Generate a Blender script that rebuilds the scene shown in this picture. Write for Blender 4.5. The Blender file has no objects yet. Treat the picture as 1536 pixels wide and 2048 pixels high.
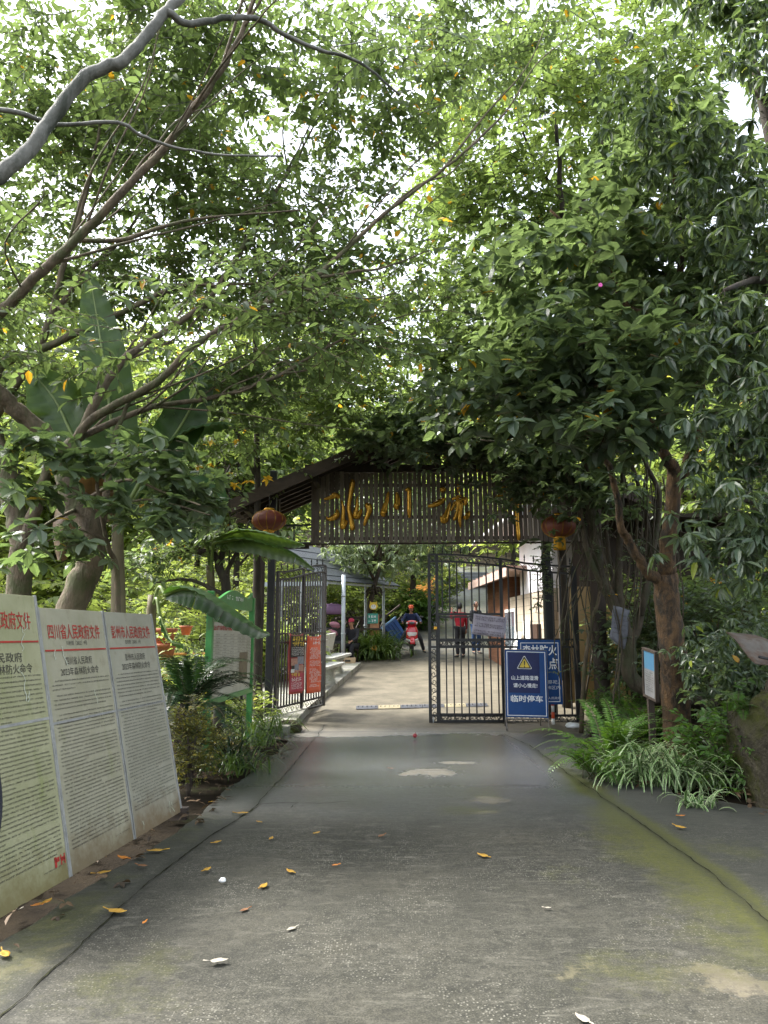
import bpy, math, random
import numpy as np
from mathutils import Vector, Matrix, noise
R = math.radians
random.seed(11); rng = np.random.default_rng(11)
sc = bpy.context.scene; COL = sc.collection

# ------------------------------------------------------------------ camera
F = 1500.0; PIT = R(9.3); H = 1.6
cd = bpy.data.cameras.new('camera'); cam = bpy.data.objects.new('camera', cd); COL.objects.link(cam)
cam.location = (0, 0, H); cam.rotation_euler = (R(90) + PIT, 0, 0)
cd.sensor_fit = 'VERTICAL'; cd.sensor_height = 36; cd.lens = F / 2048 * 36
cd.clip_start = .05; cd.clip_end = 900
sc.camera = cam
# ------------------------------------------------------------------ sky, sun, exposure
SUN_EL, SUN_AZ = R(52), R(-72)          # high on the left, a little ahead of the camera
w = bpy.data.worlds.new("World"); sc.world = w; w.use_nodes = True
nt = w.node_tree; bg = nt.nodes['Background']
sky = nt.nodes.new('ShaderNodeTexSky'); sky.sky_type = 'NISHITA'; sky.sun_disc = False
sky.sun_elevation = SUN_EL; sky.sun_rotation = SUN_AZ; sky.dust_density = 4; sky.air_density = 1.2
hs = nt.nodes.new('ShaderNodeHueSaturation'); hs.inputs['Saturation'].default_value = .42
nt.links.new(sky.outputs[0], hs.inputs['Color']); nt.links.new(hs.outputs[0], bg.inputs[0])
bg.inputs[1].default_value = .15
ld = bpy.data.lights.new('sun', 'SUN'); lo = bpy.data.objects.new('sun', ld); COL.objects.link(lo)
ld.energy = 1.75; ld.angle = R(13); ld.color = (1, .975, .93)
sd = Vector((math.sin(SUN_AZ) * math.cos(SUN_EL), math.cos(SUN_AZ) * math.cos(SUN_EL), math.sin(SUN_EL)))
lo.rotation_euler = sd.to_track_quat('Z', 'Y').to_euler(); lo.location = sd * 60
sc.view_settings.view_transform = 'Standard'; sc.view_settings.look = 'None'
sc.view_settings.exposure = 2.42; sc.view_settings.gamma = 1
cy = sc.cycles
cy.max_bounces = 7; cy.diffuse_bounces = 4; cy.glossy_bounces = 2; cy.transmission_bounces = 4; cy.transparent_max_bounces = 4
cy.caustics_reflective = False; cy.caustics_refractive = False; cy.sample_clamp_indirect = 5
cy.use_denoising = True

# ------------------------------------------------------------------ pixels of the photograph -> points of the place
CP, SP = math.cos(PIT), math.sin(PIT)
def ray(px, py):
    a, b = px - 768, 1024 - py
    return Vector((a, F * CP - b * SP, F * SP + b * CP))
def P(px, py, Y):
    d = ray(px, py); return Vector((0, 0, H)) + d * (Y / d.y)
def sst(a, b, x):
    t = np.clip((x - a) / (b - a), 0, 1); return t * t * (3 - 2 * t)
def gz(x, y):
    x = np.asarray(x, float); y = np.asarray(y, float)
    z = np.interp(y, [-50, 12.5, 14, 20, 26, 36, 46, 60, 120], [0, 0, .04, .52, 1.02, 2.9, 4.8, 7.5, 16])
    bank = sst(3.6, 6.5, x) * sst(2, 5, y) * (1 - sst(12.5, 15, y)) * 1.1
    hill = sst(9, 40, np.abs(x - 1)) * sst(8, 40, y) * 9 + sst(46, 130, y) * 22
    return z + bank + hill
def G(px, py, dz=0):
    d = ray(px, py); Y = 1.2
    while Y < 90:
        p = Vector((0, 0, H)) + d * (Y / d.y)
        if p.z <= float(gz(p.x, p.y)) + dz: return p
        Y += .02
    return p
def RP(px, py, o, n):
    d = ray(px, py); c = Vector((0, 0, H)); return c + d * ((o - c).dot(n) / d.dot(n))
def on(p): return Vector((p[0], p[1], float(gz(p[0], p[1]))))

# ------------------------------------------------------------------ materials
def lk(nt, a, b): nt.links.new(a, b)
def newmat(name):
    m = bpy.data.materials.new(name); m.use_nodes = True
    return m, m.node_tree, m.node_tree.nodes['Principled BSDF']
def nd(nt, t, **k):
    n = nt.nodes.new('ShaderNode' + t)
    for a, b in k.items():
        if a in n.inputs.keys(): n.inputs[a].default_value = b
        else: setattr(n, a, b)
    return n
def coords(nt, scale=(1, 1, 1), obj=True):
    tc = nd(nt, 'TexCoord'); mp = nd(nt, 'Mapping'); mp.inputs['Scale'].default_value = scale
    lk(nt, tc.outputs['Object'], mp.inputs[0]); return mp.outputs[0]
def noi(nt, vec, scale, detail=4, rough=.6, dist=0):
    n = nd(nt, 'TexNoise', Scale=scale, Detail=detail, Roughness=rough, Distortion=dist); lk(nt, vec, n.inputs['Vector']); return n.outputs[0]
def ramp(nt, fac, stops, interp='LINEAR'):
    r = nd(nt, 'ValToRGB'); e = r.color_ramp; e.interpolation = interp
    while len(e.elements) < len(stops): e.elements.new(.5)
    for el, (p, c) in zip(e.elements, stops):
        el.position = p; el.color = (*c, 1) if len(c) == 3 else c
    lk(nt, fac, r.inputs[0]); return r.outputs[0]
def mixc(nt, fac, a, b):
    n = nd(nt, 'Mix', data_type='RGBA')
    for s, v in ((n.inputs[0], fac), (n.inputs[6], a), (n.inputs[7], b)):
        if isinstance(v, (int, float)): s.default_value = v
        elif isinstance(v, (tuple, list)): s.default_value = (*v, 1)
        else: lk(nt, v, s)
    return n.outputs[2]
def math_(nt, op, a, b=0.5, clamp=False):
    n = nd(nt, 'Math', operation=op, use_clamp=clamp)
    for s, v in ((n.inputs[0], a), (n.inputs[1], b)):
        if isinstance(v, (int, float)): s.default_value = v
        else: lk(nt, v, s)
    return n.outputs[0]
def bump(nt, b, h, strength=.3, dist=.02):
    n = nd(nt, 'Bump', Strength=strength, Distance=dist); lk(nt, h, n.inputs['Height']); lk(nt, n.outputs[0], b.inputs['Normal'])
def surf(name, c, c2=None, rough=.6, scale=5, stretch=(1, 1, 1), metal=0, bmp=.15, bscale=60, spec=.5, dirt=None, dirt_at=.58, coat=0, bd=.01):
    m, nt, b = newmat(name); v = coords(nt, stretch)
    c2 = c2 or tuple(x * .65 for x in c)
    f = noi(nt, v, scale, 5, .65)
    colr = ramp(nt, f, [(.3, c2), (.68, c)])
    if dirt:
        g = noi(nt, v, scale * .45, 6, .7, .6)
        colr = mixc(nt, ramp(nt, g, [(dirt_at - .07, (0, 0, 0)), (dirt_at + .07, (1, 1, 1))]), colr, dirt)
    lk(nt, colr, b.inputs['Base Color'])
    b.inputs['Roughness'].default_value = rough; b.inputs['Metallic'].default_value = metal
    b.inputs['Specular IOR Level'].default_value = spec; b.inputs['Coat Weight'].default_value = coat
    if bmp: bump(nt, b, noi(nt, v, bscale, 4, .65), bmp, bd)
    return m
def leafmat(name, dark, mid, light, trans, tw=.4, rough=.42, yellow=None, yat=.985, spec=.5):
    m, nt, b = newmat(name)
    at = nd(nt, 'Attribute', attribute_name='rnd')
    st = [(0, dark), (.5, mid), (.93, light)]
    if yellow: st += [(yat - .004, light), (yat, yellow)]
    c = ramp(nt, at.outputs['Fac'], st)
    tc_ = ramp(nt, at.outputs['Fac'], [(0, tuple(x * .75 for x in trans)), (.93, trans)] + ([(yat - .004, trans), (yat, tuple(min(1, x * 1.3) for x in yellow))] if yellow else []))
    lk(nt, c, b.inputs['Base Color']); b.inputs['Roughness'].default_value = rough
    b.inputs['Specular IOR Level'].default_value = spec
    t = nd(nt, 'BsdfTranslucent'); lk(nt, tc_, t.inputs[0])
    mx = nd(nt, 'MixShader'); mx.inputs[0].default_value = tw
    out = nt.nodes['Material Output']
    lk(nt, b.outputs[0], mx.inputs[1]); lk(nt, t.outputs[0], mx.inputs[2]); lk(nt, mx.outputs[0], out.inputs[0])
    return m

# ------------------------------------------------------------------ objects
def tag(o, label=None, cat=None, group=None, kind=None):
    if label: o['label'] = label
    if cat: o['category'] = cat
    if group: o['group'] = group
    if kind: o['kind'] = kind
    return o
def thing(name, label, cat, loc=(0, 0, 0), group=None, rz=0):
    o = bpy.data.objects.new(name, None); o.empty_display_size = .2; COL.objects.link(o)
    o.location = loc; o.rotation_euler = (0, 0, rz); return tag(o, label, cat, group)
def copy_tree(o, parent=None):
    c = o.copy(); COL.objects.link(c)
    if parent is not None: c.parent = parent
    for ch in list(o.children): copy_tree(ch, c)
    return c
def wloc(o):
    v = Vector((0, 0, 0))
    while o is not None: v = v + o.location; o = o.parent
    return v
def link(name, me, mats, parent=None, loc=None):
    o = bpy.data.objects.new(name, me); COL.objects.link(o)
    for m in (mats if isinstance(mats, (list, tuple)) else [mats]): me.materials.append(m)
    if parent is not None: o.parent = parent
    if loc is not None: o.location = loc
    return o
def rot_to(d, up=Vector((0, 0, 1))):
    x = Vector(d).normalized(); z = Vector(up) - x * x.dot(up)
    if z.length < 1e-4: z = Vector((1, 0, 0)) - x * x.x
    z.normalize(); y = z.cross(x); return Matrix((x, y, z)).transposed()
class Frame:
    def __init__(s, o, u, v): s.o = Vector(o); s.u = Vector(u).normalized(); v = Vector(v); s.v = (v - s.u * v.dot(s.u)).normalized(); s.n = s.u.cross(s.v)
    def pt(s, a, b, c=0): return s.o + s.u * a + s.v * b + s.n * c
_tc = {}
def text_geo(t, res=3, off=0.0):
    if (t, res, off) in _tc: return _tc[t, res, off]
    c = bpy.data.curves.new('lettering', 'FONT'); c.body = t; c.resolution_u = res; c.offset = off
    o = bpy.data.objects.new('lettering', c); COL.objects.link(o); bpy.context.view_layer.update()
    m = bpy.data.meshes.new_from_object(o.evaluated_get(bpy.context.evaluated_depsgraph_get()))
    v = np.array([x.co[:2] for x in m.vertices]); f = [tuple(p.vertices) for p in m.polygons]
    bpy.data.objects.remove(o); bpy.data.curves.remove(c); bpy.data.meshes.remove(m)
    lo, hi = v.min(0), v.max(0); v = v - lo
    _tc[t, res, off] = (v, hi - lo, f); return _tc[t, res, off]
class MB:
    def __init__(s): s.v = []; s.f = []; s.sm = []; s.mi = []
    def add(s, vs, fs, smooth=False, mi=0):
        k = len(s.v); s.v += [tuple(x) for x in vs]
        for f in fs: s.f.append(tuple(i + k for i in f)); s.sm.append(smooth); s.mi.append(mi)
        return s
    def box(s, c, d, rot=None, mi=0):
        c = Vector(c); hx, hy, hz = d[0] / 2, d[1] / 2, d[2] / 2
        vs = [Vector((x, y, z)) for x in (-hx, hx) for y in (-hy, hy) for z in (-hz, hz)]
        if rot is not None: vs = [rot @ v for v in vs]
        return s.add([v + c for v in vs], [(0, 1, 3, 2), (4, 6, 7, 5), (0, 4, 5, 1), (2, 3, 7, 6), (0, 2, 6, 4), (1, 5, 7, 3)], mi=mi)
    def beam(s, a, b, wd, h, up=(0, 0, 1), mi=0):
        a, b = Vector(a), Vector(b); return s.box((a + b) / 2, ((b - a).length, wd, h), rot_to(b - a, Vector(up)), mi)
    def tube(s, pts, rad, n=8, cap=True, mi=0, smooth=True, flat=1.0):
        pts = [Vector(p) for p in pts]; m = len(pts)
        if isinstance(rad, (int, float)): rad = [rad] * m
        vs = []; up = None
        for i, p in enumerate(pts):
            d = (pts[min(i + 1, m - 1)] - pts[max(i - 1, 0)])
            if d.length < 1e-7: d = Vector((0, 0, 1))
            d.normalize()
            if up is None: up = Vector((0, 0, 1)) if abs(d.z) < .9 else Vector((1, 0, 0))
            up = (up - d * up.dot(d)); up = up.normalized() if up.length > 1e-4 else Vector((1, 0, 0))
            sd_ = d.cross(up)
            for k in range(n):
                t = 2 * math.pi * k / n; vs.append(p + (sd_ * math.cos(t) + up * math.sin(t) * flat) * rad[i])
        fs = [(i * n + k, i * n + (k + 1) % n, (i + 1) * n + (k + 1) % n, (i + 1) * n + k) for i in range(m - 1) for k in range(n)]
        if cap: fs += [tuple(reversed(range(n))), tuple(range((m - 1) * n, m * n))]
        return s.add(vs, fs, smooth, mi)
    def lathe(s, prof, c=(0, 0, 0), n=20, rot=None, mi=0, sx=1, sy=1):
        c = Vector(c); vs = []
        for r, z in prof:
            for k in range(n):
                t = 2 * math.pi * k / n; v = Vector((r * math.cos(t) * sx, r * math.sin(t) * sy, z)); vs.append(c + (rot @ v if rot is not None else v))
        m = len(prof)
        fs = [(i * n + k, i * n + (k + 1) % n, (i + 1) * n + (k + 1) % n, (i + 1) * n + k) for i in range(m - 1) for k in range(n)]
        if prof[0][0] > 1e-6: fs.append(tuple(reversed(range(n))))
        if prof[-1][0] > 1e-6: fs.append(tuple(range((m - 1) * n, m * n)))
        return s.add(vs, fs, True, mi)
    def ball(s, c, r, n=14, mi=0, rot=None):
        r = r if isinstance(r, (tuple, list)) else (r, r, r); m = n // 2; c = Vector(c); vs = []; 
        for i in range(m + 1):
            a = -math.pi / 2 + math.pi * i / m
            for k in range(n):
                t = 2 * math.pi * k / n; v = Vector((r[0] * math.cos(a) * math.cos(t), r[1] * math.cos(a) * math.sin(t), r[2] * math.sin(a)))
                vs.append(c + (rot @ v if rot is not None else v))
        fs = [(i * n + k, i * n + (k + 1) % n, (i + 1) * n + (k + 1) % n, (i + 1) * n + k) for i in range(m) for k in range(n)]
        return s.add(vs, fs, True, mi)
    def grid(s, rows, smooth=True, mi=0):
        m, n = len(rows), len(rows[0]); vs = [p for r in rows for p in r]
        return s.add(vs, [(i * n + k, i * n + k + 1, (i + 1) * n + k + 1, (i + 1) * n + k) for i in range(m - 1) for k in range(n - 1)], smooth, mi)
    def prism(s, fr, poly, c0, c1, mi=0, smooth=False):
        n = len(poly); vs = [fr.pt(a, b, c0) for a, b in poly] + [fr.pt(a, b, c1) for a, b in poly]
        fs = [tuple(reversed(range(n))), tuple(range(n, 2 * n))] + [(i, (i + 1) % n, n + (i + 1) % n, n + i) for i in range(n)]
        return s.add(vs, fs, smooth, mi)
    def quad(s, fr, a0, b0, a1, b1, c, mi=0):
        return s.add([fr.pt(a0, b0, c), fr.pt(a1, b0, c), fr.pt(a1, b1, c), fr.pt(a0, b1, c)], [(0, 1, 2, 3)], mi=mi)
    def text(s, fr, t, a, b, c, h=None, wd=None, anchor='c', mi=0, res=3, off=0.0, slant=0):
        v, sz, f = text_geo(t, res, off)
        sy = (h / sz[1]) if h else wd / sz[0]; sx = (wd / sz[0]) if wd else sy
        a0 = a - (sz[0] * sx / 2 if anchor == 'c' else sz[0] * sx if anchor == 'r' else 0); b0 = b - sz[1] * sy / 2
        return s.add([fr.pt(a0 + x * sx + slant * y * sy, b0 + y * sy, c) for x, y in v], f, mi=mi)
    def build(s, name, mats, parent=None, bevel=0, origin=None):
        off = wloc(parent) if parent is not None else (Vector(origin) if origin is not None else Vector((0, 0, 0)))
        me = bpy.data.meshes.new(name)
        va = np.array(s.v) - np.array(off)
        me.from_pydata(va.tolist(), [], s.f)
        me.polygons.foreach_set('use_smooth', s.sm); me.polygons.foreach_set('material_index', s.mi); me.update()
        o = link(name, me, mats, parent, None if parent is not None else off)
        if bevel:
            bv = o.modifiers.new('bevel', 'BEVEL'); bv.width = bevel; bv.segments = 2; bv.limit_method = 'ANGLE'; bv.angle_limit = R(40)
        return o

# ------------------------------------------------------------------ leaves by the thousand (numpy)
def leaf_tpl(wd=.22, fold=.1, droop=.12, s1=.3, s2=.66, k2=.8):
    z = lambda t: -droop * t * t
    v = np.array([(0, 0, 0), (s1, wd, z(s1) + fold * wd * 2), (s1, -wd, z(s1) + fold * wd * 2), (s1, 0, z(s1)),
                  (s2, wd * k2, z(s2) + fold * wd * 2), (s2, -wd * k2, z(s2) + fold * wd * 2), (s2, 0, z(s2)), (1, 0, z(1))])
    f = np.array([(0, 3, 1), (0, 2, 3), (3, 6, 4), (3, 4, 1), (2, 5, 6), (2, 6, 3), (6, 7, 4), (6, 5, 7)])
    return v, f
LEAF_OVAL = leaf_tpl(.23, .12, .18); LEAF_WIDE = leaf_tpl(.27, .14, .15, .32, .7, .85); LEAF_LANCE = leaf_tpl(.145, .18, .3, .35, .7, .8)
def euler_m(yaw, pitch, roll):
    return np.array((Matrix.Rotation(yaw, 3, 'Z') @ Matrix.Rotation(-pitch, 3, 'Y') @ Matrix.Rotation(roll, 3, 'X')))
def spray(n, length, ls, rn):
    T = []
    for k in range(n):
        t = (k + .6) / n; side = 1 if k % 2 else -1
        yaw = side * R(rn.uniform(35, 75)) * (1 if k < n - 1 else .1)
        M = euler_m(yaw, R(rn.uniform(-40, 12)), R(rn.uniform(-35, 35)))
        T.append((np.array((t * length, 0, -.1 * length * t * t)), M, ls * rn.uniform(.55, 1.2)))
    return T, length
def rosette(n, length, ls, rn, lo=-45, hi=25):
    T = []
    for k in range(n):
        yaw = k * 2.4 + rn.uniform(-.3, .3)
        M = euler_m(yaw, R(rn.uniform(lo, hi)), R(rn.uniform(-20, 20)))
        T.append((np.array((length * rn.uniform(.75, 1), 0, 0)), M, ls * rn.uniform(.5, 1.2)))
    return T, length
def twigset(kind, ls, nv=10, seed=1, **k):
    rn = random.Random(seed); out = []
    for _ in range(nv):
        if kind == 'spray': out.append(spray(rn.randint(*k.get('n', (8, 13))), ls * k.get('len', 3.6), ls, rn))
        else: out.append(rosette(rn.randint(*k.get('n', (6, 10))), ls * k.get('len', .9), ls, rn, k.get('lo', -45), k.get('hi', 25)))
    return out
def leaves_mesh(name, pts, dirs, tset, tpl, scale=(.8, 1.2), pitch=(-25, 25), stem=True, yel=.008):
    """twigs of tset at pts, heading dirs, as one mesh: material 0 leaf, 1 stem"""
    pts = np.asarray(pts, float); n = len(pts); tv, tf = tpl
    yaw = np.arctan2(dirs[:, 1], dirs[:, 0]); pit = np.radians(rng.uniform(*pitch, n)); rol = np.radians(rng.uniform(-30, 30, n))
    c, s_ = np.cos, np.sin; Z = np.zeros(n); O = np.ones(n)
    def mm(*r): return np.stack([np.stack(x, -1) for x in r], -2)
    Rz = mm((c(yaw), -s_(yaw), Z), (s_(yaw), c(yaw), Z), (Z, Z, O)); Ry = mm((c(pit), Z, -s_(pit)), (Z, O, Z), (s_(pit), Z, c(pit))); Rx = mm((O, Z, Z), (Z, c(rol), -s_(rol)), (Z, s_(rol), c(rol)))
    M = Rz @ Ry @ Rx; S = rng.uniform(*scale, n); var = rng.integers(0, len(tset), n)
    V = []; Fc = []; MI = []; RN = []; base = 0
    for k, (T, L) in enumerate(tset):
        idx = np.nonzero(var == k)[0]
        if not len(idx): continue
        Mk, Sk, Pk = M[idx], S[idx], pts[idx]
        tp = np.array([t[0] for t in T]); tm = np.array([t[1] for t in T]); ts = np.array([t[2] for t in T])
        lv = np.einsum('kij,vj->kvi', tm, tv) * ts[:, None, None] + tp[:, None, :]
        wv = np.einsum('nij,kvj->nkvi', Mk, lv) * Sk[:, None, None, None] + Pk[:, None, None, :]
        nn, kk, vv, _ = wv.shape; V.append(wv.reshape(-1, 3))
        off = (np.arange(nn * kk) * vv)[:, None, None] + base; Fc.append((tf[None] + off).reshape(-1, 3)); base += nn * kk * vv
        tone = np.clip(rng.random(nn)[:, None] * .35 + rng.random((nn, kk)) * .65, 0, 1)
        tone = np.where(rng.random((nn, kk)) < yel, .995, tone * .93)
        RN.append(np.repeat(tone.reshape(-1), len(tf))); MI.append(np.zeros(nn * kk * len(tf), int))
        if stem:
            r = L * .011 + .0012
            sv = np.array([(x, r * math.cos(a) * q, r * math.sin(a) * q - .1 * x * x / max(L, 1e-3)) for x, q in ((-.02, 1), (L, .5)) for a in (0, 2.1, 4.2)])
            sf = np.array([(0, 1, 4), (0, 4, 3), (1, 2, 5), (1, 5, 4), (2, 0, 3), (2, 3, 5)])
            wv = np.einsum('nij,vj->nvi', Mk, sv) * Sk[:, None, None] + Pk[:, None, :]
            V.append(wv.reshape(-1, 3)); off = (np.arange(nn) * 6)[:, None, None] + base; Fc.append((sf[None] + off).reshape(-1, 3)); base += nn * 6
            RN.append(np.zeros(nn * 6)); MI.append(np.ones(nn * 6, int))
    return tri_mesh(name, np.concatenate(V), np.concatenate(Fc), np.concatenate(MI), np.concatenate(RN))
def tri_mesh(name, V, Fc, MI=None, RN=None, smooth=False, fattr=None):
    me = bpy.data.meshes.new(name); nf = len(Fc)
    me.vertices.add(len(V)); me.vertices.foreach_set('co', np.ascontiguousarray(V, np.float32).ravel())
    me.loops.add(nf * 3); me.loops.foreach_set('vertex_index', np.ascontiguousarray(Fc, np.int32).ravel())
    me.polygons.add(nf); me.polygons.foreach_set('loop_start', np.arange(nf, dtype=np.int32) * 3)
    me.polygons.foreach_set('use_smooth', np.full(nf, smooth))
    if MI is not None: me.polygons.foreach_set('material_index', np.asarray(MI, np.int32))
    if RN is not None:
        a = me.attributes.new('rnd', 'FLOAT', 'FACE'); a.data.foreach_set('value', np.asarray(RN, np.float32))
    me.update(calc_edges=True); return me
def spline(pts, n):
    """Catmull-Rom through pts -> n points per span"""
    p = [Vector(q) for q in pts]; p = [p[0] * 2 - p[1]] + p + [p[-1] * 2 - p[-2]]; out = []
    for i in range(1, len(p) - 2):
        for k in range(n):
            t = k / n; a, b, c, d = p[i - 1], p[i], p[i + 1], p[i + 2]
            out.append(.5 * (2 * b + (c - a) * t + (2 * a - 5 * b + 4 * c - d) * t * t + (3 * b - 3 * c + d - a) * t ** 3))
    out.append(p[-2].copy()); return out
def ell(c, r, n, shell=.35, nf=.9, thr=-.12, seed=0):
    out = []; c = Vector(c); r = (r, r, r) if isinstance(r, (int, float)) else r; tries = 0
    while len(out) < n and tries < n * 40:
        tries += 1
        v = Vector(rng.normal(size=3)); v.normalize(); q = shell + (1 - shell) * rng.random() ** .6
        p = c + Vector((v.x * r[0], v.y * r[1], v.z * r[2])) * q
        if noise.noise(p * nf + Vector((seed * 7.3, 0, 0))) > thr: out.append(p)
    return out
def grow(limbs, targets, mb, rtip=.004, gap=.0, wob=.12, maxr=.03, nside=5):
    """limbs: (points, r0, r1). Draws the limbs and joins every target to the nearest wood."""
    N = []; RR = []
    for pts, r0, r1 in limbs:
        q = spline(pts, 5); m = len(q)
        for i in range(1, m - 1): q[i] = q[i] + Vector(rng.normal(size=3)) * min(r0 * .09, .008)
        rad = [(r0 + (r1 - r0) * i / (m - 1)) * (1 + .04 * math.sin(i * 1.7 + r0 * 90)) for i in range(m)]
        mb.tube(q, rad, 10 if r0 > .03 else 6)
        for i in range(m): N.append(q[i]); RR.append(rad[i])
    N = [np.array(x) for x in N]; A = np.zeros((len(N) + len(targets) * 4 + 8, 3)); A[:len(N)] = N; cnt = len(N)
    rad = np.zeros(len(A)); rad[:cnt] = RR
    T = np.array([tuple(t) for t in targets])
    d0 = np.array([np.min(((A[:cnt] - t) ** 2).sum(1)) for t in T]); order = np.argsort(d0)
    dirs = np.zeros((len(T), 3))
    for j in order:
        t = T[j]; d2 = ((A[:cnt] - t) ** 2).sum(1); k = int(np.argmin(d2 + 1e9 * (d2 < 1e-6))); a = A[k]; dv = t - a; L = np.linalg.norm(dv) + 1e-6
        r0 = min(rad[k] * .65, rtip + L * .011, maxr)
        m1 = a + dv * .33 + rng.normal(size=3) * L * wob + np.array((0, 0, L * .06)); m2 = a + dv * .68 + rng.normal(size=3) * L * wob * .7 + np.array((0, 0, L * .05))
        rr = [r0, r0 * .8, r0 * .6, max(rtip * .5, r0 * .4)]
        mb.tube([a, m1, m2, t], rr, nside if r0 > .008 else 3, cap=False)
        for p, r in ((m1, rr[1]), (m2, rr[2]), (t, rr[3])): A[cnt] = p; rad[cnt] = r; cnt += 1
        dirs[j] = t - m2
    hz = rng.normal(size=(len(T), 3)) * .25; nrm = np.linalg.norm(dirs, axis=1, keepdims=True) + 1e-6
    return T, dirs / nrm + hz
def tree(name, label, cat, base, limbs, targets, tset, tpl, lmat, bark, group=None, twig=None, extra=1, spread=.25, scale=(.8, 1.2), pitch=(-25, 25), rtip=.004, maxr=.03):
    root = thing(name, label, cat, base, group)
    mb = MB(); T, D = grow(limbs, targets, mb, rtip=rtip, maxr=maxr)
    mb.build('trunk', bark, root)
    if extra > 1:                       # several sprays round each branch end
        T = np.repeat(T, extra, 0); D = np.repeat(D, extra, 0) + rng.normal(size=(len(T), 3)) * .9
        J = rng.normal(size=T.shape) * spread; J[::extra] = 0; J[:, 2] *= .6; T = T + J
    me = leaves_mesh('crown', T - np.array(wloc(root)), D, tset, tpl, scale, pitch)
    link('crown', me, [lmat, twig or bark], root)
    return root
# ================================================================== THE SETTING
m_soil = surf('soil', (.02, .015, .009), (.008, .006, .004), .95, 3.5, spec=.08, bmp=.6, bscale=18, dirt=(.018, .022, .007), dirt_at=.62)
xs = np.unique(np.concatenate([np.linspace(-140, -14, 22), np.linspace(-14, 14, 85), np.linspace(14, 140, 22)]))
ys = np.unique(np.concatenate([np.linspace(-60, 0, 16), np.linspace(0, 50, 140), np.linspace(50, 150, 40)]))
rows = []
for y in ys:
    zz = gz(xs, np.full(xs.shape, y))
    rows.append([(x, y, float(z) - .03 + (.05 * noise.noise(Vector((x * 1.3, y * 1.3, 0))) if (x < -2.4 or x > 3.4) and y < 16 else 0) - (.05 if -2.6 < x < 6 else 0)) for x, z in zip(xs, zz)])
g = MB(); g.grid(rows); tag(g.build('ground', m_soil), kind='structure')

# concrete road: one sheet; masks per vertex hold moss, damp with a painted sky reflection, dry dust, joints
LJ = [G(*p) for p in ((-120, 2130), (0, 2042), (150, 1900), (300, 1762), (420, 1672), (500, 1622), (560, 1562), (612, 1498), (650, 1450))]
RJ = [G(*p) for p in ((1700, 2000), (1536, 1850), (1440, 1762), (1340, 1690), (1200, 1590), (1120, 1535), (1060, 1492), (1010, 1470))]
CR = [G(*p) for p in ((500, 1624), (520, 1608), (560, 1606), (598, 1606), (580, 1618))]
yr = np.unique(np.concatenate([np.linspace(-6, 2.5, 12), np.linspace(2.5, 14, 250), np.linspace(14, 30, 120), np.linspace(30, 52, 60)]))
def lr(y):
    L = np.interp(y, [-6, 3, 5, 7, 8.2, 9.2, 10.5, 11.8, 13, 14, 16, 22, 26, 34, 45, 52], [-3.4, -2.2, -1.93, -1.66, -1.66, -1.55, -1.5, -1.45, -1.75, -2.0, -1.35, -1.3, .2, 2.0, 3.7, 4.4])
    r = np.interp(y, [-6, 3, 6, 8, 10, 11.5, 12.6, 15, 24, 34, 45, 52], [5.5, 5.2, 4.6, 3.0, 3.1, 3.4, 4.6, 4.6, 3.8, 5.4, 7.4, 8.2])
    return L, r
NU = 150; uu = np.linspace(0, 1, NU)
X = np.zeros((len(yr), NU)); Y = np.zeros_like(X)
for i, y in enumerate(yr):
    a, b = lr(y)
    a += .06 * noise.noise(Vector((y * 2.1, 3, 0))) + .03 * noise.noise(Vector((y * 7, 9, 0))); b += .1 * noise.noise(Vector((y * 1.7, 8, 0)))
    X[i] = a + (b - a) * uu; Y[i] = y
Z = gz(X, Y) * 1.0
nz = np.vectorize(lambda x, y: noise.noise(Vector((x * .8, y * .8, 1.5))) * .012)(X, Y); Z = Z + nz
bankz = sst(3.6, 6.5, X) * sst(2, 5, Y) * (1 - sst(12.5, 15, Y)) * 1.1; Z -= bankz * .75
def polyd(pts):
    D = np.full(X.shape, 9.0)
    for a, b in zip(pts[:-1], pts[1:]):
        dx, dy = b.x - a.x, b.y - a.y; t = np.clip(((X - a.x) * dx + (Y - a.y) * dy) / (dx * dx + dy * dy), 0, 1)
        D = np.minimum(D, np.hypot(X - a.x - t * dx, Y - a.y - t * dy))
    return D
def blobs(lst):
    M = np.zeros(X.shape)
    for px, py, rx, ry, wt in lst:
        c = G(px, py); M = np.maximum(M, wt * np.exp(-(((X - c.x) / rx) ** 2 + ((Y - c.y) / ry) ** 2)))
    return M
moss = 1.0 * np.exp(-((polyd(RJ) + .0) / .13) ** 2) * .75 + blobs([(1270, 1690, .4, 1.1, .75), (1330, 1720, .3, 1.4, .9), (1230, 1640, .3, .8, .75), (1400, 1800, .3, .8, .7), (1180, 1580, .3, .6, .5), (1500, 1900, .5, .6, .55), (1480, 1700, .5, .4, .5), (120, 1850, .25, 1.2, .6), (380, 1660, .3, 1.0, .4), (940, 1620, .4, .3, .6), (250, 1960, .5, .5, .45), (960, 1590, .5, .35, .5), (1130, 1750, .3, .5, .35), (1290, 1950, .6, .5, .45)])
drym = np.clip(sst(12.0, 13.4, Y), 0, 1) * (1 - .55 * sst(20, 25, Y)) + blobs([(860, 1545, .5, .35, .72), (920, 1525, .35, .2, .6), (960, 1600, .55, .25, .6), (960, 1625, .4, .16, .55), (1470, 1970, .45, .3, .6), (1150, 1950, .5, .3, .35), (100, 1880, .3, 1.4, .4), (690, 1470, .8, .25, .7)])
wet = np.clip(sst(6.3, 8.6, Y) * (1 - sst(12.6, 13.6, Y)), 0, 1) * (1 - .55 * sst(1.8, 2.6, X)) + .8 * sst(24, 27, Y) * .6  # wetness for gloss; also places the sky reflection painted into the colour
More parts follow.
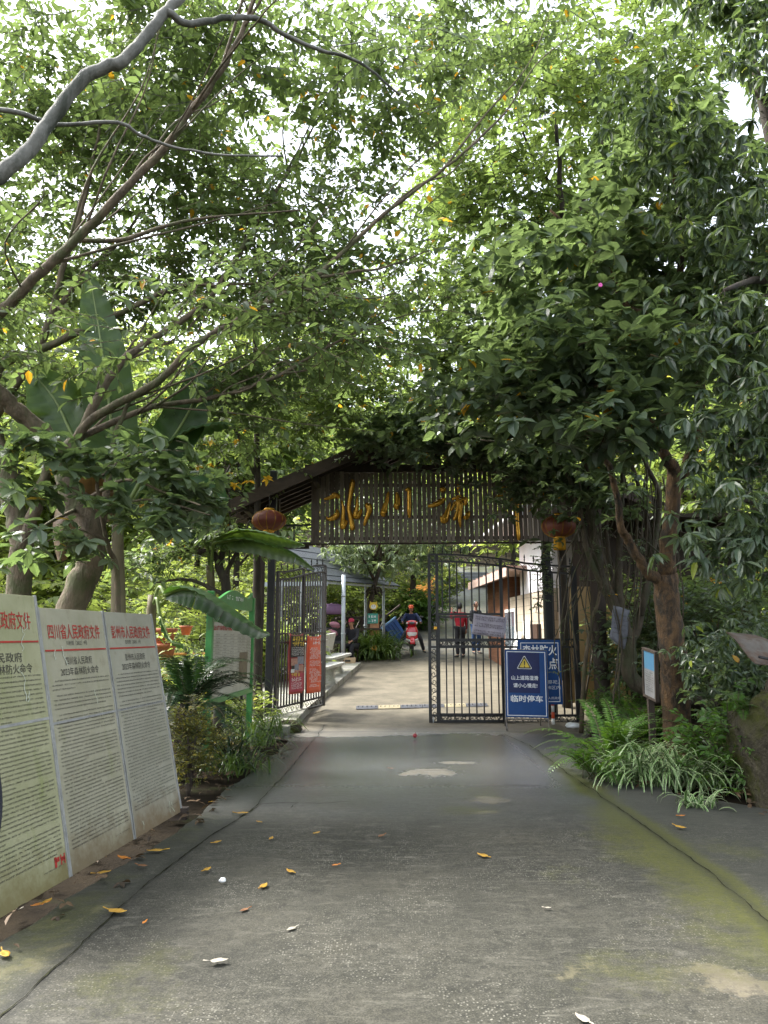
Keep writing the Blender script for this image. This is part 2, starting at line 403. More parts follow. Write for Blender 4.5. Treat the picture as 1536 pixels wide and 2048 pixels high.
jt = .55 * np.exp(-(np.minimum(polyd(LJ), polyd(RJ)) / .05) ** 2)
jt += .8 * np.exp(-((Y - 9.35 - .02 * np.sin(X * 5)) / .02) ** 2) * (X < 1.9) * .4 + .7 * np.exp(-((Y - 12.9) / .025) ** 2) + .5 * (np.exp(-((Y - 21) / .03) ** 2) + np.exp(-((Y - 17) / .03) ** 2))
shl = ((X < np.interp(Y, [p.y for p in LJ], [p.x for p in LJ])) | (X > np.interp(Y, [p.y for p in RJ][::1] if RJ[0].y < RJ[-1].y else [p.y for p in RJ[::-1]], [p.x for p in RJ] if RJ[0].y < RJ[-1].y else [p.x for p in RJ[::-1]]))) & (Y < 12.3)
me = bpy.data.meshes.new('road'); m_, n_ = X.shape
V = np.stack([X, Y, Z], -1).reshape(-1, 3); I = np.arange(m_ * n_).reshape(m_, n_)
Q = np.stack([I[:-1, :-1], I[:-1, 1:], I[1:, 1:], I[1:, :-1]], -1).reshape(-1, 4)
Fc = np.concatenate([Q[:, [0, 1, 2]], Q[:, [0, 2, 3]]])
me = tri_mesh('road', V, Fc, smooth=True)
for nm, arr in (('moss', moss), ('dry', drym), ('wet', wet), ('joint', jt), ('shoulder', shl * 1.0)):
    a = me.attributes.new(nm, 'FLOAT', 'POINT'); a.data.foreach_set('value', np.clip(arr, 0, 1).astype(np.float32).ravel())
m, nt, b = newmat('wet concrete'); v = coords(nt); vs = coords(nt, (1, 7, 1))
A = lambda s: nd(nt, 'Attribute', attribute_name=s).outputs['Fac']
big = noi(nt, v, .9, 6, .62, .4); mid = noi(nt, v, 5, 6, .7); fine = noi(nt, v, 42, 4, .7); streak = noi(nt, vs, 3.2, 6, .75)
c = ramp(nt, big, [(.32, (.019, .019, .013)), (.5, (.031, .03, .021)), (.68, (.05, .046, .032))])
c = mixc(nt, ramp(nt, mid, [(.45, (0, 0, 0)), (.75, (.6, .6, .6))]), c, (.062, .058, .045))
grain = noi(nt, v, 120, 2, .6); c = mixc(nt, math_(nt, 'MULTIPLY', ramp(nt, grain, [(.5, (0, 0, 0)), (.7, (1, 1, 1))]), .6), c, (.095, .09, .07)); c = mixc(nt, math_(nt, 'MULTIPLY', ramp(nt, grain, [(.32, (1, 1, 1)), (.47, (0, 0, 0))]), .75), c, (.012, .012, .009))
vor = nd(nt, 'TexVoronoi', Scale=70.0, Randomness=1.0); lk(nt, v, vor.inputs['Vector'])
agg = math_(nt, 'LESS_THAN', vor.outputs['Distance'], .34); sel = math_(nt, 'GREATER_THAN', nd(nt, 'SeparateColor').outputs[0], .5)
sp = nd(nt, 'SeparateColor'); lk(nt, vor.outputs['Color'], sp.inputs[0]); sel = math_(nt, 'GREATER_THAN', sp.outputs[0], .62)
patch = ramp(nt, noi(nt, v, 1.6, 4, .6), [(.43, (.06, .06, .06)), (.68, (.9, .9, .9))])
blot = noi(nt, v, 11, 8, .75, .5); c = mixc(nt, ramp(nt, blot, [(.5, (0, 0, 0)), (.66, (.85, .85, .85))]), c, (.014, .014, .01)); c = mixc(nt, ramp(nt, noi(nt, coords(nt, (1, 2.6, 1)), 4.5, 8, .78, .8), [(.52, (0, 0, 0)), (.68, (.75, .75, .75))]), c, (.095, .09, .07))
am = math_(nt, 'MULTIPLY', math_(nt, 'MULTIPLY', agg, sel), patch)
nowet = math_(nt, 'SUBTRACT', 1.0, math_(nt, 'MULTIPLY', A('wet'), .8)); am = math_(nt, 'MULTIPLY', am, nowet)
c = mixc(nt, math_(nt, 'MULTIPLY', am, .8), c, (.23, .22, .18))
st = ramp(nt, streak, [(.57, (0, 0, 0)), (.66, (1, 1, 1))]); st = math_(nt, 'MULTIPLY', math_(nt, 'MULTIPLY', st, nowet), patch)
c = mixc(nt, math_(nt, 'MULTIPLY', st, .7), c, (.16, .152, .12))
c = mixc(nt, math_(nt, 'MULTIPLY', ramp(nt, fine, [(.3, (1, 1, 1)), (.5, (0, 0, 0))]), .55), c, (.025, .024, .02))
c = mixc(nt, math_(nt, 'MULTIPLY', A('wet'), ramp(nt, noi(nt, v, 1.3, 6, .65), [(.35, (.35, .35, .35)), (.6, (.8, .8, .8))])), c, ramp(nt, noi(nt, v, 17, 8, .8, .4), [(.35, (.03, .032, .034)), (.52, (.085, .088, .092)), (.7, (.17, .175, .18))]))  # pale blue-grey painted into the wet zone stands in for reflected sky
c = mixc(nt, math_(nt, 'MULTIPLY', A('shoulder'), .35), c, (.03, .032, .023))
dm = ramp(nt, math_(nt, 'ADD', A('dry'), math_(nt, 'MULTIPLY', math_(nt, 'SUBTRACT', noi(nt, v, 3.2, 8, .72), .5), 1.9)), [(.44, (0, 0, 0)), (.6, (1, 1, 1))])
c = mixc(nt, math_(nt, 'MULTIPLY', dm, .8), c, ramp(nt, noi(nt, v, 2.2, 6, .7), [(.3, (.07, .06, .038)), (.7, (.18, .155, .108))]))
mm_ = ramp(nt, math_(nt, 'ADD', A('moss'), math_(nt, 'MULTIPLY', math_(nt, 'SUBTRACT', noi(nt, v, 3.2, 8, .78), .5), 1.5)), [(.3, (0, 0, 0)), (.85, (1, 1, 1))])
mm_ = math_(nt, 'MULTIPLY', mm_, ramp(nt, noi(nt, v, 26, 6, .8), [(.3, (.2, .2, .2)), (.52, (1, 1, 1))]))
c = mixc(nt, math_(nt, 'MULTIPLY', mm_, .9), c, mixc(nt, fine, (.036, .042, .006), (.075, .075, .013)))
c = mixc(nt, A('joint'), c, (.012, .012, .009))
lk(nt, c, b.inputs['Base Color'])
ro = math_(nt, 'SUBTRACT', .72, math_(nt, 'MULTIPLY', math_(nt, 'MULTIPLY', A('wet'), math_(nt, 'SUBTRACT', 1.0, math_(nt, 'MULTIPLY', dm, .8))), math_(nt, 'ADD', .42, math_(nt, 'MULTIPLY', fine, .08))))
lk(nt, ro, b.inputs['Roughness']); lk(nt, math_(nt, 'ADD', .35, math_(nt, 'MULTIPLY', A('wet'), 1.0)), b.inputs['Specular IOR Level'])
hgt = math_(nt, 'ADD', fine, math_(nt, 'MULTIPLY', streak, 1.2)); hgt = math_(nt, 'SUBTRACT', hgt, math_(nt, 'MULTIPLY', A('joint'), 3.0))
bump(nt, b, hgt, .45, .006)
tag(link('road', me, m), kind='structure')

m_conc = surf('pale concrete', (.3, .29, .25), (.17, .165, .14), .85, 4, bmp=.25, bscale=40, dirt=(.1, .11, .05))
def crack(pts, name, w0, seed):
    rn = random.Random(seed); mb = MB(); row = []
    for a, b_ in zip(pts[:-1], pts[1:]):
        n = max(2, int((b_ - a).length / .05))
        for i in range(n): row.append(a.lerp(b_, i / n))
    rows = []
    for i, p in enumerate(row):
        o_ = .03 * noise.noise(Vector((p.y * 3, seed, 0))) + .012 * noise.noise(Vector((p.y * 17, seed, 5))); w_ = max(.0012, w0 * (1 if noise.noise(Vector((p.y * 2.3, seed, 21))) > -.12 else .25) * (.6 + .9 * noise.noise(Vector((p.y * 5, seed, 9))) + rn.uniform(-.2, .3)))
        d = (row[min(i + 1, len(row) - 1)] - row[max(i - 1, 0)]); s = Vector((d.y, -d.x, 0)).normalized(); z = float(gz(p.x, p.y)) + noise.noise(Vector((p.x * .8, p.y * .8, 1.5))) * .012 + .005
        if p.x > 3.2: z -= float(sst(3.6, 6.5, p.x) * sst(2, 5, p.y) * (1 - sst(12.5, 15, p.y)) * 1.1) * .75
        q = p + s * o_; rows.append([Vector((q.x - s.x * w_, q.y - s.y * w_, z)), Vector((q.x + s.x * w_, q.y + s.y * w_, z))])
    mb.grid(rows); tag(mb.build(name, m_crack), kind='structure')
m_crack = surf('dirt in road crack', (.012, .011, .008), (.028, .03, .014), .95, 12, spec=.1)
crack(LJ, 'road_joint', .0055, 3); crack(RJ, 'road_joint', .006, 7); crack(CR, 'road_crack', .006, 12)
crack([G(*q) for q in ((700, 1604), (640, 1608), (600, 1606))], 'road_crack', .004, 14); crack([G(*q) for q in ((1010, 1570), (1040, 1571), (1090, 1571))], 'road_crack', .006, 15)
# raised pavement with a kerb along the left, from the gate to the benches
p = MB(); ed = [G(*q) for q in ((577, 1470), (612, 1432), (665, 1385), (722, 1334))]
for a, b_ in zip(ed[:-1], ed[1:]):
    L = (b_ - a).length; n = max(2, int(L / .7))
    for i in range(n):
        a0, a1 = a.lerp(b_, i / n), a.lerp(b_, (i + 1) / n); a0.z = float(gz(a0.x, a0.y)); a1.z = float(gz(a1.x, a1.y))
        l0, l1 = a0 + Vector((-2.2, .25, 0)), a1 + Vector((-2.2, .25, 0))
        vs_ = [q + Vector((0, 0, d)) for d in (-.1, .13) for q in (a0, a1, l1, l0)]
        p.add(vs_, [(4, 5, 6, 7), (0, 1, 5, 4), (0, 4, 7, 3), (1, 2, 6, 5)])
tag(p.build('pavement', m_conc), kind='structure')

# ================================================================== MATERIALS OF THE THINGS
m_iron = surf('black iron', (.018, .018, .02), (.009, .009, .01), .42, 9, bmp=.12, dirt=(.05, .035, .022), dirt_at=.68)
m_darkwood = surf('weathered dark wood', (.06, .042, .03), (.022, .016, .012), .8, 4, (1, 1, .18), bmp=.3, bscale=50)
m_slat = surf('grey brown slats', (.19, .145, .112), (.075, .056, .044), .75, 7, (3, 3, .35), bmp=.3, bscale=40, dirt=(.09, .045, .022), dirt_at=.64)
m_, nt, b = newmat('weathered slat wood'); v = coords(nt, (3, 3, .3)); at = nd(nt, 'Attribute', attribute_name='rnd')
sl_c = mixc(nt, at.outputs['Fac'], ramp(nt, noi(nt, v, 8, 6, .7), [(.3, (.06, .046, .037)), (.7, (.16, .125, .1))]), ramp(nt, noi(nt, v, 9, 6, .7), [(.3, (.15, .118, .095)), (.7, (.33, .28, .235))])); sl_c = mixc(nt, ramp(nt, noi(nt, v, 3, 5, .7), [(.6, (0, 0, 0)), (.7, (.7, .7, .7))]), sl_c, (.1, .045, .02)); lk(nt, sl_c, b.inputs['Base Color']); b.inputs['Roughness'].default_value = .8; bump(nt, b, noi(nt, v, 40, 4, .6), .4, .01); m_slat = m_
m_gold = surf('gilded letters', (.8, .45, .06), (.5, .23, .02), .25, 14, metal=.55, bmp=.1)
m_paleboard = ('weathered board', (.35, .33, .235), (.26, .245, .165), (.26, .26, .14), (.16, .125, .07))
m_boardgreen = ('algae covered board', (.34, .33, .2), (.25, .25, .13), (.21, .23, .085), (.17, .145, .06))
def boardmat(name, c, c2, algae, mud):
    m, nt, b = newmat(name); v = coords(nt); vs = coords(nt, (6, 6, .5))
    col = ramp(nt, noi(nt, v, 2.4, 6, .65), [(.3, c2), (.68, c)])
    col = mixc(nt, ramp(nt, noi(nt, vs, 1.6, 6, .7), [(.52, (0, 0, 0)), (.72, (.75, .75, .75))]), col, algae)
    col = mixc(nt, ramp(nt, noi(nt, v, 9, 6, .75), [(.56, (0, 0, 0)), (.75, (.55, .55, .55))]), col, mud)
    tc = nd(nt, 'TexCoord'); sp = nd(nt, 'SeparateXYZ'); lk(nt, tc.outputs['Object'], sp.inputs[0])
    h = math_(nt, 'ADD', sp.outputs[2], math_(nt, 'MULTIPLY', math_(nt, 'SUBTRACT', noi(nt, v, 5, 6, .7), .5), .55))
    col = mixc(nt, ramp(nt, h, [(.02, (1, 1, 1)), (.26, (0, 0, 0))]), col, mud)
    lk(nt, col, b.inputs['Base Color']); b.inputs['Roughness'].default_value = .62; bump(nt, b, noi(nt, v, 3, 3, .5), .15, .02); return m
m_alu = surf('dull aluminium', (.4, .4, .38), (.25, .25, .23), .5, 8, metal=.3)
m_redink = surf('red print', (.4, .03, .02), (.3, .035, .025), .6, 12)
m_ink = surf('faded black print', (.028, .026, .022), (.06, .055, .042), .7, 25)
m_white = surf('white paint', (.74, .74, .72), (.6, .6, .57), .5, 6)
m_whitefilm = surf('white film', (.85, .85, .85), (.7, .72, .74), .45, 9)
m_green = surf('green painted metal', (.055, .26, .06), (.035, .17, .04), .42, 5, dirt=(.06, .1, .03), dirt_at=.66)
m_plaster = surf('white plaster', (.72, .7, .74), (.6, .58, .61), .8, 2, dirt=(.42, .4, .38), dirt_at=.7)
m_blue = surf('blue sign face', (.008, .062, .23), (.006, .05, .18), .45, 3, coat=0, spec=.3, bmp=.04)
m_navy = surf('dark blue film', (.005, .014, .1), (.004, .01, .07), .35, 4, bmp=.3, bscale=7, spec=.3)
m_yellow = surf('warning yellow', (.8, .58, .05), None, .4, 9)
m_black = surf('black print', (.012, .012, .012), None, .5, 9)
m_vinylred = surf('orange red vinyl', (.85, .13, .045), (.65, .08, .03), .45, 4, bmp=.2, bscale=9)
m_tile = surf('dark roof tile', (.03, .036, .048), (.014, .017, .022), .5, 6)
m_steel = surf('grey painted steel', (.36, .4, .43), (.26, .29, .31), .5, 4)
m_stone = surf('bench stone', (.46, .46, .42), (.3, .3, .26), .8, 8, dirt=(.2, .22, .12), dirt_at=.66)
m_rock = surf('mossy rock', (.075, .066, .047), (.02, .018, .013), .95, 6, bmp=1, bscale=18, bd=.04, dirt=(.045, .05, .01), dirt_at=.55, spec=.15)
m_terra = surf('terracotta', (.5, .17, .08), (.33, .1, .05), .7, 5, dirt=(.45, .36, .28), dirt_at=.66)
m_yelwood = surf('yellow varnished wood', (.62, .3, .06), (.45, .2, .04), .5, 5, (1, 1, 4))
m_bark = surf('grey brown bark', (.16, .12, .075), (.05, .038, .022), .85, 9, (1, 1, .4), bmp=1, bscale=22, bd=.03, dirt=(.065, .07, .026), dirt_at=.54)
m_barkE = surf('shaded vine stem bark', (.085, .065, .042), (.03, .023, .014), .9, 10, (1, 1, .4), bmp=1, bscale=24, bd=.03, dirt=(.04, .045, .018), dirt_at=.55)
m_barkd = surf('dark bark', (.06, .045, .032), (.018, .014, .01), .9, 9, (1, 1, .4), bmp=.6, bscale=30, dirt=(.05, .055, .02), dirt_at=.62)
m_barkp = surf('orange brown bark', (.13, .075, .032), (.035, .02, .01), .95, 14, (1, 1, .5), bmp=1, bscale=24, bd=.035, dirt=(.022, .017, .011), dirt_at=.53)
m_barkg = surf('smooth grey bark', (.2, .195, .17), (.085, .085, .07), .8, 6, (1, 1, .5), bmp=.8, bscale=26, bd=.02, dirt=(.045, .05, .035), dirt_at=.55)
m_twig = surf('green twig', (.07, .07, .025), (.04, .035, .015), .7, 6)
Y1 = (.55, .3, .02)
lf_left = leafmat('small oval leaves', (.045, .075, .028), (.072, .112, .04), (.115, .15, .065), (.22, .31, .085), .5, .4, Y1, .988)
lf_big = leafmat('broad glossy leaves', (.048, .074, .046), (.078, .112, .068), (.125, .16, .1), (.22, .31, .095), .42, .36, (.6, .32, .02), .991)
lf_young = leafmat('pale young leaves', (.065, .09, .055), (.1, .135, .08), (.16, .19, .115), (.2, .3, .08), .4, .34, (.5, .3, .03), .993)
lf_lance = leafmat('drooping lance leaves', (.036, .058, .034), (.06, .09, .052), (.11, .14, .08), (.17, .25, .065), .38, .34, (.25, .3, .04), .98)
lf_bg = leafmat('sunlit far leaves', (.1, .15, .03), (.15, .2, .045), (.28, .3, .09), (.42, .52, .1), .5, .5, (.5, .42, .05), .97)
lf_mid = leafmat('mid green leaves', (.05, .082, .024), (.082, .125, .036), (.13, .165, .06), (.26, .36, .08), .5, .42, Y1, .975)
lf_grey = leafmat('silvery green leaves', (.09, .13, .07), (.14, .18, .1), (.24, .28, .17), (.28, .38, .12), .4, .35, (.3, .3, .08), .98)
lf_yel = leafmat('yellow green small leaves', (.03, .05, .01), (.075, .085, .012), (.3, .23, .02), (.22, .22, .02), .35, .5)
lf_gold = leafmat('yellowing leaves', (.42, .25, .015), (.6, .34, .02), (.7, .45, .04), (.7, .42, .03), .45, .5)
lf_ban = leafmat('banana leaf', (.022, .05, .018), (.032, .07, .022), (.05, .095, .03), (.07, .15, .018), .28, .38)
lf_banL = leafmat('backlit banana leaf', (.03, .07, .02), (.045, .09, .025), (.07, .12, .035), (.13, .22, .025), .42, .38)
lf_banD = leafmat('dry banana leaf', (.06, .035, .015), (.1, .06, .022), (.14, .09, .03), (.14, .08, .02), .2, .6)
lf_fern = leafmat('fern green', (.035, .085, .012), (.055, .125, .018), (.085, .17, .025), (.13, .26, .02), .4, .45)
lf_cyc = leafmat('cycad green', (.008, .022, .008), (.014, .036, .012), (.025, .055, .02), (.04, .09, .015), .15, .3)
lf_strap = leafmat('strap leaf green', (.045, .085, .02), (.075, .13, .03), (.13, .19, .045), (.16, .26, .03), .35, .35)
m, nt, b = newmat('striped strap leaves'); at = nd(nt, 'Attribute', attribute_name='edge'); 
lk(nt, ramp(nt, at.outputs['Fac'], [(.35, (.05, .12, .02)), (.55, (.36, .42, .23))]), b.inputs['Base Color']); b.inputs['Roughness'].default_value = .4; lf_spider = m
# ================================================================== GATE STRUCTURE
YG = 14.0
def scroll(mb, fr, a0, b0, a1, b1, c=0, r=.006, pitch=None, vertical=False, mi=0):
    """a band of S scrolls filling the rectangle a0..a1, b0..b1 of the frame"""
    wdt = (b1 - b0) if not vertical else (a1 - a0); Ltot = (a1 - a0) if not vertical else (b1 - b0)
    n = max(1, round(Ltot / (pitch or wdt * 1.15))); step = Ltot / n
    for i in range(n):
        s0 = (i + .5) * step; flip = 1 if i % 2 else -1; pts = []
        for k in range(15):
            t = k / 14; ang = R(90 + 420 * t) ; rr = wdt * .44 * (1 - .72 * t)
            pts.append((s0 + rr * math.cos(ang) * 1.0, wdt / 2 + flip * (rr * math.sin(ang))))
        pts = [(s0 - step * .62, wdt / 2 - flip * wdt * .4)] + pts
        P3 = [fr.pt(a0 + x, b0 + y, c) if not vertical else fr.pt(a0 + y, b0 + x, c) for x, y in pts]
        mb.tube(P3, r, 4, mi=mi)
def fbox(mb, fr, a0, b0, a1, b1, t, c=0, mi=0):
    rot = Matrix((fr.u, fr.v, fr.n)).transposed()
    return mb.box(fr.pt((a0 + a1) / 2, (b0 + b1) / 2, c), (abs(a1 - a0), abs(b1 - b0), t), rot, mi)
def spear(mb, fr, a, b):
    rot = Matrix((fr.u, fr.n, fr.v)).transposed() if False else None
    mb.lathe([(.006, 0), (.008, .03), (.02, .045), (.006, .06), (.016, .085), (.017, .1), (.001, .16)], fr.pt(a, b), 6)

# --- right gate leaf (closed), facing the camera
gl = RP(861, 1447, Vector((0, YG, 0)), Vector((0, 1, 0))); gr = RP(1162, 1449, Vector((0, YG, 0)), Vector((0, 1, 0)))
fr = Frame(gl, (1, 0, 0), (0, 0, 1)); W = gr.x - gl.x
def ga(px): return RP(px, 1300, Vector((0, YG, 0)), Vector((0, 1, 0))).x - gl.x
def gb(py): return RP(1000, py, Vector((0, YG, 0)), Vector((0, 1, 0))).z - gl.z
topf = lambda a: np.interp(a / W, [0, .15, .3, .5, .65, .78, .9, 1], [gb(1109), gb(1109), gb(1112), gb(1118), gb(1126), gb(1130), gb(1132), gb(1134)])
gate = thing('iron_gate', 'closed black iron gate leaf with spear tops and small wicket door', 'gate', fr.pt(W / 2, 0), 'black iron gate leaves')
s0, s1 = ga(856) + .01, ga(875); e0, e1 = ga(1150), W
mb = MB()
for x in (0, s1, e0, e1): fbox(mb, fr, x - .027, .0, x + .027, topf(min(max(x, 0), W)), .05)
for k in range(24):
    x0, x1 = W * k / 24, W * (k + 1) / 24
    for dz in (0, -.13): mb.beam(fr.pt(x0, topf(x0) + dz), fr.pt(x1, topf(x1) + dz), .04, .035)
bm0, bm1 = gb(1293), gb(1281); bb0, bb1 = gb(1444), gb(1430)
for z in (gb(1294), gb(1279)): fbox(mb, fr, 0, z - .018, W, z + .018, .038)
for z in (.02, gb(1431)): fbox(mb, fr, 0, z - .02, W, z + .02, .042)
fbox(mb, fr, s1, gb(1231), ga(1006), gb(1226), .036)
fbox(mb, fr, ga(1005) - .03, .02, ga(1005) + .03, topf(ga(1005)), .05)
mb.build('frame', m_iron, gate)
mb = MB(); x = s1 + .1
while x < e0 - .05:
    if abs(x - ga(1005)) > .05:
        fbox(mb, fr, x - .0125, gb(1279) if x > ga(1005) else gb(1228), x + .0125, (topf(x) - .13 if x > ga(1005) else topf(x) - .13), .025)
        if x > ga(1005): fbox(mb, fr, x - .0125, gb(1431), x + .0125, gb(1294), .025)
    x += .137
mb.build('bars', m_iron, gate)
mb = MB()
scroll(mb, fr, s1, gb(1294), W, gb(1279)); scroll(mb, fr, 0, .02, W, gb(1431))
scroll(mb, fr, .01, .1, s1 - .01, gb(1294), vertical=True); scroll(mb, fr, .01, gb(1279), s1 - .01, topf(0) - .14, vertical=True)
scroll(mb, fr, e0 + .01, .1, e1, gb(1294), vertical=True); scroll(mb, fr, e0 + .01, gb(1279), e1, topf(W) - .14, vertical=True)
for k in range(16):
    a0, a1 = W * k / 16, W * (k + 1) / 16; f2 = Frame(fr.pt(a0, topf(a0) - .12), fr.pt(a1, topf(a1)) - fr.pt(a0, topf(a0)), (0, 0, 1)); scroll(mb, f2, 0, 0, (a1 - a0), .11, pitch=(a1 - a0))
mb.build('scrollwork', m_iron, gate)
for k in range(16):
    a = W * (k + .5) / 16; mb = MB(); spear(mb, fr, a, topf(a) + .015); mb.build('finial', m_iron, gate)
# wicket door
wk0, wk1, wz0, wz1 = ga(878), ga(1003), gb(1441), gb(1234)
mb = MB()
for x in (wk0, wk1): fbox(mb, fr, x - .017, wz0, x + .017, wz1, .034, .03)
for z in (wz0, wz1, gb(1281.5), gb(1292), gb(1428)): fbox(mb, fr, wk0, z - .015, wk1, z + .015, .034, .03)
x = wk0 + .13
while x < wk1 - .05:
    fbox(mb, fr, x - .012, gb(1281), x + .012, wz1, .018, .03); fbox(mb, fr, x - .012, gb(1428), x + .012, gb(1292), .018, .03); x += .135
scroll(mb, fr, wk0, gb(1291), wk1, gb(1282), .03); scroll(mb, fr, wk0, wz0, wk1, gb(1429), .03)
wk = mb.build('wicket_door', m_iron, gate)
for z in (gb(1412), gb(1270)): mb = MB(); mb.tube([fr.pt(wk1 + .03, z - .05, .035), fr.pt(wk1 + .03, z + .05, .035)], .018, 8); mb.build('hinge', m_iron, wk)
mb = MB(); mb.tube([fr.pt(.05, -.1, .02), fr.pt(.05, .12, .02)], .01, 6); mb.build('drop_bolt', m_steel, gate)
# padlock
pk = thing('padlock', 'small brass padlock hanging on the closed iron gate', 'padlock', fr.pt(.1, gb(1256), .05))
mb = MB(); fbox(mb, fr, .075, gb(1259), .135, gb(1253), .03, .05); mb.build('body', m_gold, pk, .006)
mb = MB(); mb.tube([fr.pt(.085, gb(1253), .05), fr.pt(.087, gb(1253) + .05, .05), fr.pt(.105, gb(1253) + .065, .05), fr.pt(.123, gb(1253) + .05, .05), fr.pt(.125, gb(1253), .05)], .006, 6); mb.build('shackle', m_steel, pk)
# paper notice tied on the wicket
nf = Frame(fr.pt(ga(943), gb(1268), .075), (math.cos(R(-7)), 0, math.sin(R(-7))), (0, 0, 1)); nw = ga(1009) - ga(943); nh = .375
m_lil = surf('grey lilac paper', (.5, .46, .53), (.38, .34, .42), .7, 6)
pn = thing('paper_notice', 'faded lilac paper notice tied askew across the wicket door', 'notice', nf.pt(nw / 2, 0))
mb = MB(); rows = [[nf.pt(nw * i / 12, nh * j / 6, .012 * math.sin(i * .9) + .008 * math.sin(j * 1.3 + i)) for i in range(13)] for j in range(7)]; mb.grid(rows)
sh = mb.build('sheet', m_lil, pn); so = sh.modifiers.new('thick', 'SOLIDIFY'); so.thickness = .004
mb = MB(); rn = random.Random(5)
def scribble(mb, fr, a0, a1, b, h, c, rn, gap=.15, mi=0, dense=2):
    """a line of unreadable print: irregular strokes, character after character"""
    a = a0
    while a < a1 - h * .5:
        if rn.random() > gap:
            for _ in range(dense):
                x, y = rn.uniform(0, h * .75), rn.uniform(0, h * .8)
                if rn.random() < .55: mb.quad(fr, a + x * .3, b + y, a + h * .8, b + y + h * .17, c, mi)
                else: mb.quad(fr, a + x, b, a + x + h * .17, b + h * .9, c, mi)
        a += h * .95
    return mb
m_inkpale = surf('washed out grey print', (.16, .13, .15), (.28, .25, .28), .8, 20)
for b_ in (.31, .27, .185, .15, .06, .02): scribble(mb, nf, .03, nw - .03, b_, .036, .024, rn, .06, dense=3)
mb.build('lettering', m_inkpale, pn)

# --- left gate leaf (open, swung back)
A0 = on(P(549, 1440, 13.9)); A1 = on(P(647, 1411, 15.3)); A0.z += .06; A1.z += .06
f2 = Frame(A0, Vector((A1.x - A0.x, A1.y - A0.y, 0)), (0, 0, 1)); W2 = f2.u.dot(A1 - A0) ; rise = (A1.z - A0.z)
def FL(mb, a0, b0, a1, b1, t, c=0): fbox(mb, f2, a0, b0, a1, b1, t, c)
hz2 = lambda a: 2.76 + .12 * math.sin((a / W2 - .5) * 3.0) + .02
gate2 = thing('iron_gate', 'open black iron gate leaf swung back, hung with two long banners', 'gate', A0, 'black iron gate leaves')
bt = lambda a: .03 + rise * a / W2
mb = MB()
for x in (0, W2): FL(mb, x - .025, bt(x) - .02, x + .025, hz2(x), .05)
FL(mb, W2 * .52 - .02, bt(W2 * .5) - .05, W2 * .52 + .02, hz2(W2 * .5), .045)
for k in range(14):
    a, c_ = W2 * k / 14, W2 * (k + 1) / 14
    for q in (0, -.14): mb.beam(f2.pt(a, hz2(a) + q), f2.pt(c_, hz2(c_) + q), .04, .034)
    for q in (0, .16): mb.beam(f2.pt(a, bt(a) + q), f2.pt(c_, bt(c_) + q), .04, .034)
for z in (1.36, 1.52): mb.beam(f2.pt(0, z), f2.pt(W2, z + rise * .2), .04, .034)
mb.build('frame', m_iron, gate2)
mb = MB(); nb = 18
for k in range(1, nb):
    x = W2 * k / nb; FL(mb, x - .0125, bt(x) + .15, x + .0125, hz2(x) - .14, .022)
mb.build('bars', m_iron, gate2)
mb = MB()
for k in range(10):
    a, c_ = W2 * k / 10, W2 * (k + 1) / 10
    f3 = Frame(f2.pt(a, hz2(a) - .13), f2.pt(c_, hz2(c_)) - f2.pt(a, hz2(a)), (0, 0, 1)); scroll(mb, f3, 0, 0, W2 / 10, .12, pitch=W2 / 10)
    f3 = Frame(f2.pt(a, bt(a) + .02), f2.pt(c_, bt(c_)) - f2.pt(a, bt(a)), (0, 0, 1)); scroll(mb, f3, 0, 0, W2 / 10, .13, pitch=W2 / 10)
mb.build('scrollwork', m_iron, gate2)
for k in range(8):
    mb = MB(); a = W2 * (k + .5) / 8; spear(mb, f2, a, hz2(a)); mb.build('finial', m_iron, gate2)
# banners on it (on the face towards the road)
rn = random.Random(3); face = -1 if f2.n.dot(Vector((1, -1, 0))) < 0 else 1
def banner(px0, px1, pyt, pyb, name, label, matl, fn):
    a0 = (RP(px0, 1330, f2.o, f2.n) - f2.o).dot(f2.u); a1 = (RP(px1, 1330, f2.o, f2.n) - f2.o).dot(f2.u)
    zt = RP((px0 + px1) / 2, pyt, f2.o, f2.n).z - f2.o.z; zb = RP((px0 + px1) / 2, pyb, f2.o, f2.n).z - f2.o.z
    t = thing(name, label, 'banner', f2.pt((a0 + a1) / 2, zb, .06 * face)); h = zt - zb; w_ = a1 - a0
    off = lambda i, j: face * (.05 + .012 * math.sin(j * .55 + i) + .02 * (1 - j / 14) ** 3)
    mb = MB(); mb.grid([[f2.pt(a0 + w_ * i / 5 - .012 * (14 - j) / 14 * (i < 3), zb + h * j / 14 + (.03 if i in (0, 5) and j == 14 else 0), off(i, j)) for i in range(6)] for j in range(15)])
    o = mb.build('cloth', matl, t); so = o.modifiers.new('thick', 'SOLIDIFY'); so.thickness = .003
    bf = Frame(f2.pt(a0, zb, face * .08), f2.u, f2.v)
    fn(t, bf, w_, h)
    mb = MB()
    for q in (a0 + .02, a1 - .02): mb.tube([f2.pt(q, zt - .02, face * .05), f2.pt(q, zt + .06, 0)], .004, 4)
    mb.build('tie', m_white, t); return t
def ban_orange(t, bf, w_, h):
    mb = MB(); mb2 = MB()
    scribble(mb, bf, w_ * .12, w_ * .95, h * .93, .05, .012, rn, .05); scribble(mb, bf, w_ * .3, w_ * .8, h * .86, .06, .012, rn, 0, dense=3)
    b = .78
    while b > .1:
        if rn.random() < .88: scribble(mb, bf, w_ * rn.choice((.08, .08, .16)), w_ * rn.uniform(.6, .95), h * b, .03, .012, rn, .08)
        b -= .026
    mb.build('lettering', m_whitefilm, t)
